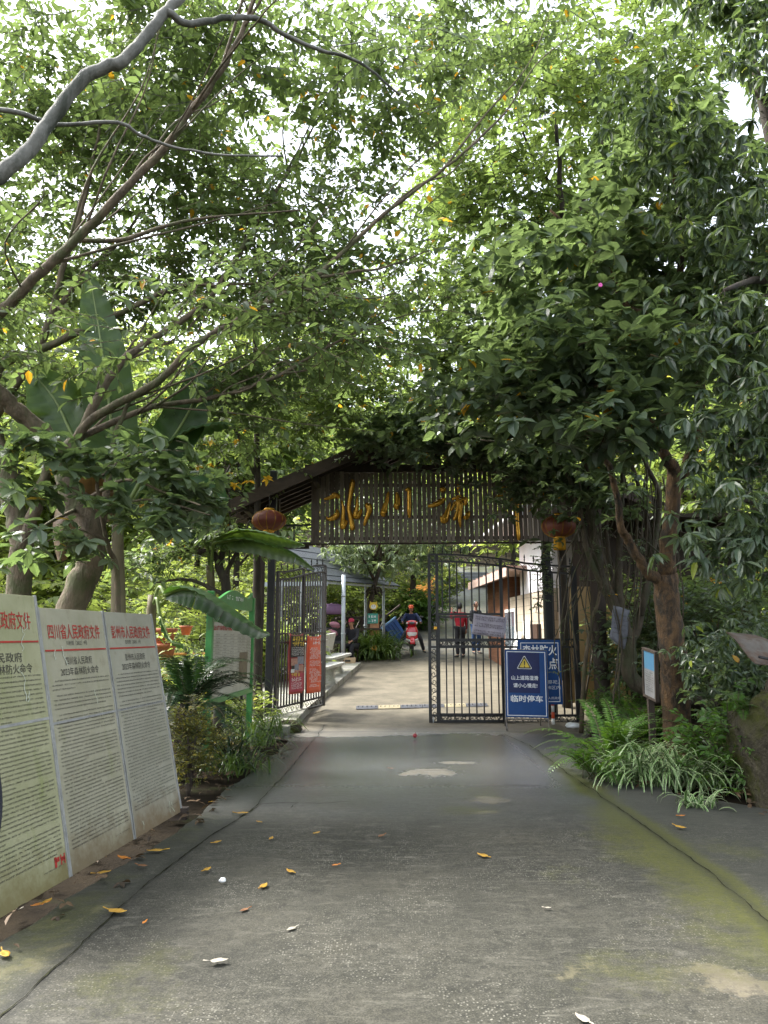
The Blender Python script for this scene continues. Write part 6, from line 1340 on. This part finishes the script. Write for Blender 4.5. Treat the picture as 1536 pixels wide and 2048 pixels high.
# --- trees beyond the gate ------------------------------------------------------
def bgtree(name, label, base, h, crown, n, tset, tpl, lmat, bark, group, r0=.13, extra=3, scale=(.8, 1.2), spread=.5, thr=-.15, low=.35, seed=0):
    b = Vector(base); limbs = [([b - Vector((0, 0, .2)), b + Vector((rng.normal() * .1, rng.normal() * .1, h * .3)), b + Vector((rng.normal() * .2, rng.normal() * .2, h * .62)), b + Vector((rng.normal() * .3, rng.normal() * .3, h * .92))], r0, r0 * .2)]
    for k in range(7):
        a = k * 2.4 + rng.random(); z0 = h * rng.uniform(low, .7); d = Vector((math.cos(a), math.sin(a), 0)); r = crown[0] * rng.uniform(.5, .85)
        limbs.append(([b + Vector((0, 0, z0)), b + d * r * .5 + Vector((0, 0, z0 + r * .35)), b + d * r + Vector((0, 0, z0 + r * .75))], r0 * .45, r0 * .1))
    T = ell(b + Vector((0, 0, h - crown[2] * .75)), crown, n, .3, nf=.6, thr=thr, seed=seed)
    return tree(name, label, 'tree', b, limbs, T, tset, tpl, lmat, bark, group, extra=extra, spread=spread, scale=scale, rtip=.006)
bp = on(P(748, 1300, 24.6)); tp = bgtree('planter_tree', 'silvery leaved tree growing out of the round planter', bp, 4.9, (1.9, 1.6, 1.35), 150, TW_G, LEAF_LANCE, lf_grey, m_barkd, 'silvery trees beyond the gate', .13, 3, (.75, 1.15), .3, low=.5, seed=3)
mb = MB(); mb.lathe([(.15, .55), (.165, .6), (.165, 1.3), (.15, 1.35)], bp, 16); mb.build('trunk_wrap', surf('terracotta wrap', (.45, .24, .13), (.35, .17, .09), .8, 8), tp)
mb = MB(); 
for k in range(60): a = rng.uniform(0, 6.28); z = rng.uniform(1.9, 2.25); mb.tube([bp + Vector((0, 0, z)), bp + Vector((.18 * math.cos(a), .18 * math.sin(a), z + .02)), bp + Vector((.27 * math.cos(a), .27 * math.sin(a), z - .12))], .012, 4)
mb.build('root_fringe', m_barkd, tp)
bgtree('roadside_tree', 'silvery leaved tree behind the scooter rider', on(P(822, 1215, 30)), 5.4, (2.6, 2, 1.9), 210, TW_G, LEAF_LANCE, lf_grey, m_barkd, 'silvery trees beyond the gate', .17, 3, (.8, 1.2), .35, low=.5, seed=4)
bgl = [((-11.5, 17), 7.5, (2.8, 2.6, 3), 'left garden tree beyond the low wall'), ((-11, 26), 7, (2.4, 2.4, 3), 'bushy tree left of the pavilion'), ((-6.5, 33), 10, (3.4, 3, 4.2), 'tall tree behind the pavilion roof'), ((-13, 24), 12, (4.2, 3.5, 5), 'big tree at the far left of the garden'), ((-9, 36), 14, (4.6, 4, 6), 'high crown far behind the left canopy'),
       ((.6, 42), 11, (4, 3.4, 5), 'tree up the slope behind the silvery pair'), ((7.2, 35), 9, (2.6, 3, 3.6), 'tree above the guard house roof'), ((10, 24), 10, (3.4, 3, 4), 'tree behind the guard house'), ((8.2, 15.5), 8.5, (2.6, 2.4, 3.2), 'tree behind the dark shed'), ((12, 14), 9.5, (3.2, 3, 4), 'tree over the right bank'), ((7.5, 44), 14, (4.2, 4, 6), 'tall tree at the top of the road'), ((13, 34), 13, (4.4, 4, 5.5), 'high tree far behind the right canopy'), ((-16, 14), 9, (3.6, 3, 4), 'tree far left behind the panels'), ((-4, 47), 15, (4.8, 4, 6.5), 'tallest tree on the hill behind the gate')]
for k, ((x, y), h, cr, lb) in enumerate(bgl):
    far = y > 22
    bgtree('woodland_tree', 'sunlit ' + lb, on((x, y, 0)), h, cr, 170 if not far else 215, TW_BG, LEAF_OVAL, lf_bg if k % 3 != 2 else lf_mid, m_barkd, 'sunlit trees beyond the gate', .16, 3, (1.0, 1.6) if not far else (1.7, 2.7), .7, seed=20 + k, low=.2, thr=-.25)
# wooded hillside: one mass nobody could count
N = 4200; xx = rng.uniform(-75, 75, N); yy = rng.uniform(50, 100, N); pts = np.stack([xx, yy, gz(xx, yy) + rng.uniform(0, 8, N) * (.6 + .4 * np.sin(xx * .5) * np.cos(yy * .4))], -1)
sel = np.abs(xx) < 8 + yy * .6; pts = pts[sel]
NN = 20000; xn = rng.uniform(-46, 50, NN); yn = 17 + 33 * rng.random(NN) ** 1.3; sel = (np.abs(xn - 2) > 7 + np.clip(yn - 30, 0, 99) * .1) & (np.abs(xn) < 10 + yn * .7)
ptn = np.concatenate([np.stack([xn, yn, gz(xn, yn) + rng.uniform(0, 1, NN) ** 2 * 2.5], -1)[sel]])
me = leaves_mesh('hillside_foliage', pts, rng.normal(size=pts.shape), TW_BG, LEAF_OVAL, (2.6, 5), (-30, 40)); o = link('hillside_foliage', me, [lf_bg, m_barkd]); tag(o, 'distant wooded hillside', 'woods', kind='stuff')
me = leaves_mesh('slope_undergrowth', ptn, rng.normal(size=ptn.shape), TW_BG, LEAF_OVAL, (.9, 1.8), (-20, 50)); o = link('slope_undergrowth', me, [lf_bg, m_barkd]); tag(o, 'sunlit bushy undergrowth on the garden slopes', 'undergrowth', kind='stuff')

# --- shrubs and plants ------------------------------------------------------------
def shrub(name, label, base, r, n, tset, tpl, lmat, bark=None, group=None, extra=2, scale=(.8, 1.2), pitch=(-10, 50), spread=.12, seed=0, thr=-.3):
    b = Vector(base); r = (r, r, r) if isinstance(r, (int, float)) else r; limbs = []
    for k in range(6):
        a = k * 1.05 + rng.random(); limbs.append(([b - Vector((0, 0, .08)), b + Vector((math.cos(a) * r[0] * .25, math.sin(a) * r[1] * .25, r[2] * .7)), b + Vector((math.cos(a) * r[0] * .6, math.sin(a) * r[1] * .6, r[2] * 1.3))], .018, .006))
    T = ell(b + Vector((0, 0, r[2])), r, n, .25, nf=1.5, thr=thr, seed=seed); T = [t for t in T if t.z > float(gz(t.x, t.y)) + .05]
    root = thing(name, label, 'shrub', b, group); mb = MB(); T, D = grow(limbs, T, mb, rtip=.003, maxr=.008, nside=4); mb.build('stems', bark or m_barkd, root)
    T = np.repeat(T, extra, 0); D = np.repeat(D, extra, 0) + rng.normal(size=T.shape) * .7; J = rng.normal(size=T.shape) * spread; J[::extra] = 0; T = T + J
    link('foliage', leaves_mesh('foliage', T - np.array(b), D, tset, tpl, scale, pitch), [lmat, m_twig], root); return root
TW_M = twigset('spray', .05, 8, 14, n=(8, 13), len=3.5); TW_N = twigset('spray', .1, 8, 15, n=(5, 9), len=2.6)
shrub('yellow_leaved_shrub', 'yellow green small leaved shrub against the right notice panel', on(P(378, 1555, 8.3)), (.26, .3, .42), 110, TW_Y, LEAF_OVAL, lf_yel, extra=4, spread=.07, seed=1, scale=(.8, 1.3))
shrub('yellow_leaved_shrub', 'second yellow green shrub under the left post of the green board', on(P(452, 1530, 9.9)), (.2, .2, .2), 34, TW_Y, LEAF_OVAL, lf_yel, extra=3, spread=.07, seed=2, scale=(.8, 1.3))
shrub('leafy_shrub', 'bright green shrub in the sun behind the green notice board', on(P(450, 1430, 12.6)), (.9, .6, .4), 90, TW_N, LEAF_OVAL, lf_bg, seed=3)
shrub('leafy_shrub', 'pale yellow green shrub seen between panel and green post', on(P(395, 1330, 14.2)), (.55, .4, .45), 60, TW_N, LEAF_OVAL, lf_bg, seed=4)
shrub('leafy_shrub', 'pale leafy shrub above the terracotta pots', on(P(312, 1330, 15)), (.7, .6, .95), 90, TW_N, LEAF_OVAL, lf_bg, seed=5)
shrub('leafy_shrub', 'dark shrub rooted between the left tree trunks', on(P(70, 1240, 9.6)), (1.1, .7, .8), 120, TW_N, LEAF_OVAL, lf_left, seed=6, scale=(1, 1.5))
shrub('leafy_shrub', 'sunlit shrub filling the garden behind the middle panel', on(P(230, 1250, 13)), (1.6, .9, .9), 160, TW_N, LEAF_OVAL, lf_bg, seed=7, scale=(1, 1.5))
shrub('fine_leaved_shrub', 'fine leaved green shrub left of the information sign', G(1255, 1490) + Vector((0, .6, 0)), (.4, .35, .42), 110, TW_M, LEAF_OVAL, lf_fern, seed=8, extra=3, spread=.08)
qb = [(1480, 1440, 9.8, (.55, .6, .55), 'dark bushy shrub right of the big trunk', lf_big, TW_B, LEAF_WIDE, .6), (1500, 1330, 9.8, (.8, .6, .7), 'leafy shrub above the rusty metal sheet', lf_lance, TW_D, LEAF_LANCE, .8), (1420, 1300, 12.3, (1.0, .8, .9), 'dark shrub in the shade behind the big trunk', lf_big, TW_N, LEAF_OVAL, 1.4), (1500, 1250, 13.4, (1.4, .9, 1.1), 'sun dappled shrub high on the right bank', lf_mid, TW_N, LEAF_OVAL, 1.5), (1330, 1330, 13.4, (1.1, .7, 1.0), 'dark shrub behind the information sign', lf_big, TW_N, LEAF_OVAL, 1.4), (1460, 1520, 8.4, (.45, .4, .35), 'low green shrub beside the mossy boulder', lf_fern, TW_N, LEAF_OVAL, .9), (1400, 1200, 15, (1.8, 1, 1.6), 'tall shrub at the back of the right bank', lf_mid, TW_N, LEAF_OVAL, 1.8)]
for k, (px, py, Yq, r, lb, lm, ts, tpq, s) in enumerate(qb): shrub('leafy_shrub', lb, on(P(px, py, Yq)), r, int(95 if r[0] < 1 else 170), ts, tpq, lm, seed=30 + k, scale=(s * .8, s * 1.2), extra=3, spread=.2)
for k, (px, py, Yq, r, lb) in enumerate(((836, 1245, 30.5, (.85, .8, .65), 'rounded green shrub behind the scooter rider'), (880, 1200, 38, (1.0, 1.2, .9), 'shrub along the left edge of the upper road'), (720, 1230, 30, (2.2, 1.4, 1.2), 'pale shrub behind the timber railing'), (780, 1210, 33, (2.4, 1.4, 1.4), 'pale green shrub up the slope by the yellow bench'), (610, 1250, 30, (2.4, 1.4, 1.6), 'shrub behind the open gate leaf'), (525, 1300, 18.5, (.9, .9, .8), 'sunlit shrub just behind the open gate leaf'))):
    shrub('leafy_shrub', lb, on(P(px, py, Yq)), r, 190, TW_N, LEAF_OVAL, lf_bg if k != 0 else lf_fern, seed=50 + k, scale=(1.4, 2.2), extra=3, spread=.3)

def blades(name, label, cat, base, n, L, wd, mat, spread=.15, droop=1.0, group=None, stripe=False, seed=0, up=(35, 85)):
    rn = random.Random(seed); b = Vector(base); t = thing(name, label, cat, b, group); V = []; Fq = []; ED = []; RN = []
    for _ in range(n):
        a = rn.uniform(0, 6.283); el = R(rn.uniform(*up)); l = L * rn.uniform(.6, 1.1); w_ = wd * rn.uniform(.7, 1.2); p0 = b + Vector((rn.gauss(0, spread), rn.gauss(0, spread), 0)); p0.z = float(gz(p0.x, p0.y)) - .02
        d = Vector((math.cos(a), math.sin(a), 0)); s = Vector((-d.y, d.x, 0)); k0 = len(V); q = p0.copy(); m_ = 7; ang = el
        for i in range(m_):
            ti = i / (m_ - 1); ww = w_ * (1 - ti) ** .6 * (.6 + .4 * min(1, ti * 4)); nn = Vector((-math.sin(ang) * d.x, -math.sin(ang) * d.y, math.cos(ang)))
            for c_, e in ((-1, 1), (-.45, 0), (.45, 0), (1, 1)): V.append(q + s * ww * c_ + nn * ww * .5 * abs(c_) - b); ED.append(e)
            q = q + (d * math.cos(ang) + Vector((0, 0, math.sin(ang)))) * (l / (m_ - 1)); ang -= droop * (.25 + ti * .55)
        tone = rn.random()
        for i in range(m_ - 1):
            for j in range(3): u = k0 + i * 4 + j; Fq += [(u, u + 1, u + 5), (u, u + 5, u + 4)]; RN += [tone, tone]
    me = tri_mesh('leaves', np.array(V), np.array(Fq), None, RN, True); at = me.attributes.new('edge', 'FLOAT', 'POINT'); at.data.foreach_set('value', np.array(ED, np.float32)); link('leaves', me, mat, t); return t
def fern(name, label, cat, base, n, L, pw, mat, seed=0, group=None, npin=30, droop=.9, up=(30, 80), pin_w=.16, spread=.06, z0=0):
    rn = random.Random(seed); b = Vector(base); t = thing(name, label, cat, b, group); V = []; Fq = []; RN = []; mb = MB()
    for k in range(n):
        a = k * 2.4 + rn.uniform(-.5, .5); ang = R(rn.uniform(*up)); l = L * rn.uniform(.7, 1.1); d = Vector((math.cos(a), math.sin(a), 0)); s = Vector((-d.y, d.x, 0)); q = b + Vector((rn.gauss(0, spread), rn.gauss(0, spread), z0)); pts = [q.copy()]; tone = rn.random() * .5
        for i in range(npin):
            ti = i / npin; dirv = d * math.cos(ang) + Vector((0, 0, math.sin(ang))); q2 = q + dirv * l / npin; nn = Vector((-math.sin(ang) * d.x, -math.sin(ang) * d.y, math.cos(ang)))
            if ti > .12:
                pl_ = pw * math.sin(math.pi * min(1, (ti - .08) * .9 + .12)) ** .7 * (1.1 - .5 * ti)
                for sg in (-1, 1):
                    dv = (s * sg + dirv * .45 + nn * rn.uniform(-.1, .25)).normalized() * pl_ * rn.uniform(.85, 1.1); w_ = dirv * pl_ * pin_w; k0 = len(V)
                    V += [q - b, q + dv * .45 + w_ - b, q + dv * .5 - w_ * .6 - b, q + dv - nn * pl_ * .15 - b]; Fq += [(k0, k0 + 2, k0 + 1), (k0 + 1, k0 + 2, k0 + 3)]; tn = min(1, tone + rn.random() * .4); RN += [tn, tn]
            q = q2; pts.append(q.copy()); ang -= droop * (.6 + ti) * 1.6 / npin
        mb.tube(pts[::3] + [pts[-1]], [.006 * (1 - .8 * i / len(pts[::3])) for i in range(len(pts[::3]) + 1)], 4)
    mb.build('stalks', m_twig, t); link('fronds', tri_mesh('fronds', np.array(V), np.array(Fq), None, RN), mat, t); return t
g0 = G(1280, 1500)
for k, (px, py, L, n, lb) in enumerate(((1222, 1535, 1.15, 30, 'large arching fern at the left of the striped plants'), (1280, 1490, 1.25, 30, 'tall fern behind the striped plants'), (1195, 1558, .7, 18, 'low fern spilling on to the shoulder'))):
    fern('fern', lb, 'fern', G(px, py), n, L, .15, lf_fern, seed=k, group='ferns at the right road edge')
fern('fern', 'small fern growing on the mossy boulder', 'fern', P(1480, 1430, 8.0), 9, .45, .09, lf_fern, seed=9, group='ferns at the right road edge')
for k, (px, py, L, n, lb) in enumerate(((1268, 1565, .85, 90, 'striped spider plant, leftmost of the row at the road edge'), (1325, 1570, .9, 100, 'striped spider plant in the middle of the row'), (1395, 1572, .8, 80, 'striped spider plant, rightmost of the row'), (1395, 1615, .4, 36, 'small striped spider plant in front of the row'), (1485, 1390, .5, 36, 'striped spider plant drooping from the bank above the boulder'))):
    blades('spider_plant', lb, 'plant', G(px, py) if k < 4 else P(px, py, 8.2), n, L, .016, lf_spider, .12 if k < 3 else .06, 1.0, 'striped spider plants', seed=k)
for k, (px, py, L, n, lb) in enumerate(((455, 1535, .85, 90, 'dark strap leaved clump between the green posts'), (515, 1490, .85, 80, 'strap leaved clump at the foot of the right green post'), (540, 1468, .8, 70, 'strap leaved clump nearest the open gate leaf'), (478, 1545, .55, 60, 'low strap leaved clump at the road edge'))):
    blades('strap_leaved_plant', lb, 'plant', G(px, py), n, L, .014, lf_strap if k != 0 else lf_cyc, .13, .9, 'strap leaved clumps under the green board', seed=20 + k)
for k, (px, py, Yb) in enumerate(((745, 1318, 24.2),)):
    blades('planter_lily', 'dense green strap leaved bush round the planter tree', 'plant', on(P(px, py, Yb)), 820, 1.3, .032, lf_strap, .27, .8, seed=40, up=(35, 92))
small('yellow_flower', 'yellow flower spray in the planter bush', 'flower', lambda mb, c: [mb.ball(c + Vector((rng.normal() * .1, rng.normal() * .04, rng.normal() * .05)), (.035, .03, .02), 8) for _ in range(14)], m_ly, P(748, 1297, 23.4))
small('pink_flower', 'single pink flower high in the right canopy', 'flower', lambda mb, c: [mb.ball(c + Vector((.013 * math.cos(k * 1.26), 0, .013 * math.sin(k * 1.26))), (.012, .006, .012), 8) for k in range(5)], surf('pink petals', (.7, .1, .4), None, .5, 9), P(1201, 570, 7.2))
# cycad
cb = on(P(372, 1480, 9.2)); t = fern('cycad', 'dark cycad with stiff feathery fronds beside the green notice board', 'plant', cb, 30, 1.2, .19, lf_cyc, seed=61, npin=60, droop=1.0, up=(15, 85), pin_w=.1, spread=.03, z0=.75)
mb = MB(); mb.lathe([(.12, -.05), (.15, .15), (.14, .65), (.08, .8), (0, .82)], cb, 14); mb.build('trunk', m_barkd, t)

# --- banana plants -------------------------------------------------------------------
def banana_leaf(par, pts, wd, side, mat=None, fold=.35, tear=.5, seed=0, droop=.25, name='leaf_blade'):
    rn = random.Random(seed); q = spline(pts, 10); n = len(q); mb = MB(); side = Vector(side).normalized(); mid = MB()
    for sg in (-1, 1):
        i = 0
        while i < n - 1:
            j = min(n - 1, i + (rn.randint(4, 14) if rn.random() < tear else 30)); jd = rn.uniform(-.12, .12); rows = []
            for k in range(i, j + 1):
                t = k / (n - 1); d = (q[min(k + 1, n - 1)] - q[max(k - 1, 0)]).normalized(); s = (side - d * side.dot(d)).normalized(); nn = d.cross(s)
                if nn.z < 0: nn = -nn
                ww = wd * min(1, (t * 5 + .12)) ** .6 * (1 - max(0, t - .55) / .45 * .95) ** .75; row = []
                sh = -.25 * ww if k == j and j < n - 1 else 0
                for c in (0, .3, .6, .85, 1): row.append(q[k] + s * sg * ww * c * math.cos(fold * c) + nn * (ww * (fold * c - (droop + jd) * c * c * 1.6)) + d * (ww * .3 * c + sh * c * .3) + nn * .012 * math.sin(k * 1.9) * c)
                rows.append(row)
            mb.grid(rows); i = j
    m_ = len(q); mid.tube(q, [.028 * (1 - .85 * k / m_) for k in range(m_)], 6)
    o = mb.build(name, mat or lf_ban, par); setrnd(o, .2, .8); md = mid.build('midrib', m_midrib, o)
    return o
m_midrib = surf('banana midrib', (.16, .22, .06), (.12, .16, .04), .4, 6)
def banana(label, base, top, leaves, group='banana plants behind the panels', r=.11):
    t = thing('banana_plant', label, 'banana plant', base, group); mb = MB(); st = [base - Vector((0, 0, .1)), base.lerp(top, .5) + Vector((.03, 0, 0)), top]; q = spline(st, 6); mb.tube(q, [r * (1.1 - .6 * i / len(q)) for i in range(len(q))], 12); mb.build('stem', surf('banana stem ' + label[:16], (.15, .13, .06), (.07, .05, .025), .7, 6, (1, 1, .3)), t)
    mb = MB(); rn = random.Random(len(label))
    for k, L in enumerate(leaves):
        p0 = L['pts'][0]; a = q[-1]; mid_ = a.lerp(p0, .5) + Vector((0, 0, .1)); mb.tube(spline([q[-2], mid_, p0], 5), .026, 6)
        banana_leaf(t, L['pts'], L['w'], L.get('side', (1, 0, 0)), L.get('mat'), L.get('fold', .3), L.get('tear', .4), seed=k + len(label), droop=L.get('droop', .3))
    mb.build('leaf_stalks', m_midrib, t); return t
b1 = on(P(245, 1240, 8.3))
banana('tall banana plant behind the leaning pale tree with upright leaf', b1, P(235, 1050, 8.3), [
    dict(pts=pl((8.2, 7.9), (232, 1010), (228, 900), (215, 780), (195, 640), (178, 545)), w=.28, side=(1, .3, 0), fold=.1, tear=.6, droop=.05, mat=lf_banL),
    dict(pts=pl((8.2, 8.0), (260, 1000), (300, 930), (350, 870), (395, 780), (380, 720)), w=.26, side=(.7, .2, -.6), tear=.3),
    dict(pts=pl((8.2, 8), (270, 1000), (330, 900), (380, 860), (440, 845), (470, 850)), w=.22, side=(.1, 1, .2), fold=.2),
    dict(pts=pl((8.2, 7.9), (275, 1020), (320, 975), (370, 970), (410, 1010), (425, 1060)), w=.35, side=(.6, .2, .6), droop=.5, tear=.25),
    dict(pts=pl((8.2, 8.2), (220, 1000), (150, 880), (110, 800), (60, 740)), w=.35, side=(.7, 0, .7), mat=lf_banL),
    dict(pts=pl((8.2, 8), (225, 1040), (180, 1000), (140, 1040), (120, 1120)), w=.25, side=(.8, .2, .4), mat=lf_banD, droop=.7)])
b2 = on(P(285, 1300, 10.2))
banana('lower banana plant drooping over the green notice board', b2, P(305, 1190, 10.2), [
    dict(pts=pl((10, 9.3), (330, 1190), (370, 1178), (420, 1190), (470, 1222), (515, 1255), (540, 1268)), w=.16, side=(.15, .5, -.75), droop=.75, tear=.7, fold=.1),
    dict(pts=pl((10, 9.3), (320, 1235), (340, 1280), (365, 1290), (368, 1298)), w=.1, side=(.2, .9, -.4), mat=lf_ban)])
b3 = on(P(430, 1330, 12.3))
banana('banana plant with two long leaves hanging before the left lantern', b3, P(420, 1130, 11.8), [
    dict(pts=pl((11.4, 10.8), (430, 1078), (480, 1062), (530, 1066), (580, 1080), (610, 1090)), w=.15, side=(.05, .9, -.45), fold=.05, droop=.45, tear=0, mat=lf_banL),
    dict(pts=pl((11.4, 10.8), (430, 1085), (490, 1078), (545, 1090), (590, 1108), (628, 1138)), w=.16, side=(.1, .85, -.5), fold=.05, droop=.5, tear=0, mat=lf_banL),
    dict(pts=pl((11.6, 12.4), (410, 1090), (370, 1020), (330, 1000), (290, 1030)), w=.25, side=(.5, .7, .3), droop=.5)])

# --- hanging vines on the right stems: one thing, a tangle of thin stems
t = thing('vine_tangle', 'tangle of thin brown vines hanging round the pale stems', 'vine', on(P(1240, 1400, 11.5))); mb = MB(); rn = random.Random(77); LP = []
for k in range(46):
    x0 = rn.uniform(1150, 1330); y0 = rn.uniform(880, 1060); x1 = x0 + rn.uniform(-50, 50); y1 = rn.uniform(1150, 1420); Yk = rn.uniform(11.2, 12.6)
    q = spline([P(x0, y0, Yk), P(x0 + rn.uniform(-25, 25), y0 + (y1 - y0) * .35, Yk), P(x1 + rn.uniform(-20, 20), y0 + (y1 - y0) * .7, Yk), P(x1, y1, Yk)], 4); mb.tube(q, rn.uniform(.005, .014), 4)
    LP += [q[i] for i in range(2, len(q), 3) if rn.random() < .5]
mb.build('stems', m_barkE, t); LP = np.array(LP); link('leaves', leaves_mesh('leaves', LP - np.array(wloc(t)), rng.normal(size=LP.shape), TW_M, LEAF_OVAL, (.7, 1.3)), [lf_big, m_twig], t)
t = thing('climbing_vine', 'small leaved climber hanging on the closed gate before the white wall', 'vine', P(1085, 1280, 13.85)); mb = MB(); LP = []
for x0, x1, y1 in ((1092, 1080, 1215), (1088, 1072, 1225), (1096, 1090, 1180)):
    q = spline([P(x0, 1085, 13.8), P(x0 - 6, 1130, 13.85), P(x1 + 8, 1170, 13.85), P(x1, y1, 13.85)], 8); mb.tube(q, .006, 4); LP += q
mb.build('stems', m_barkd, t); LP = np.array(LP); link('leaves', leaves_mesh('leaves', LP - np.array(wloc(t)), rng.normal(size=LP.shape), TW_M, LEAF_WIDE, (.7, 1.3)), [lf_big, m_twig], t)
# --- litter and ground cover
N = 3000; pts = []
while len(pts) < N:
    x, y = rng.uniform(-7, 8), rng.uniform(3.2, 15); L_, R_ = lr(y)
    if x > R_ - rng.exponential(.12) or x < L_ + rng.exponential(.1): pts.append((x, y, float(gz(x, y)) - (float(sst(3.6, 6.5, x) * sst(2, 5, y) * (1 - sst(12.5, 15, y)) * 1.1) * .75 if x < R_ else 0) + rng.uniform(.005, .03)))
pts = np.array(pts); m_lit = leafmat('leaf litter', (.03, .02, .01), (.075, .045, .02), (.16, .1, .05), (.1, .06, .02), .15, .7, (.5, .3, .03), .97)
me = leaves_mesh('leaf_litter', pts, rng.normal(size=pts.shape), twigset('ros', .08, 6, 33, n=(1, 3), lo=-15, hi=20), LEAF_OVAL, (.6, 1.3), (-12, 15), stem=False); o = link('leaf_litter', me, [m_lit, m_barkd]); tag(o, 'brown dead leaf litter on the soil', 'leaf litter', kind='stuff')
pts = []
while len(pts) < 2200:
    x, y = rng.uniform(-14, 14), rng.uniform(8, 30)
    L_, R_ = lr(y)
    if (x < L_ - 1.0 - (2 if y > 14 else 0)) or (x > R_ + 1.2): pts.append((x, y, float(gz(x, y)) + .02))
pts = np.array(pts); me = leaves_mesh('undergrowth', pts, rng.normal(size=pts.shape), TW_N, LEAF_OVAL, (.8, 1.8), (10, 70)); o = link('undergrowth', me, [lf_mid, m_twig]); tag(o, 'low green undergrowth under the trees', 'undergrowth', kind='stuff')
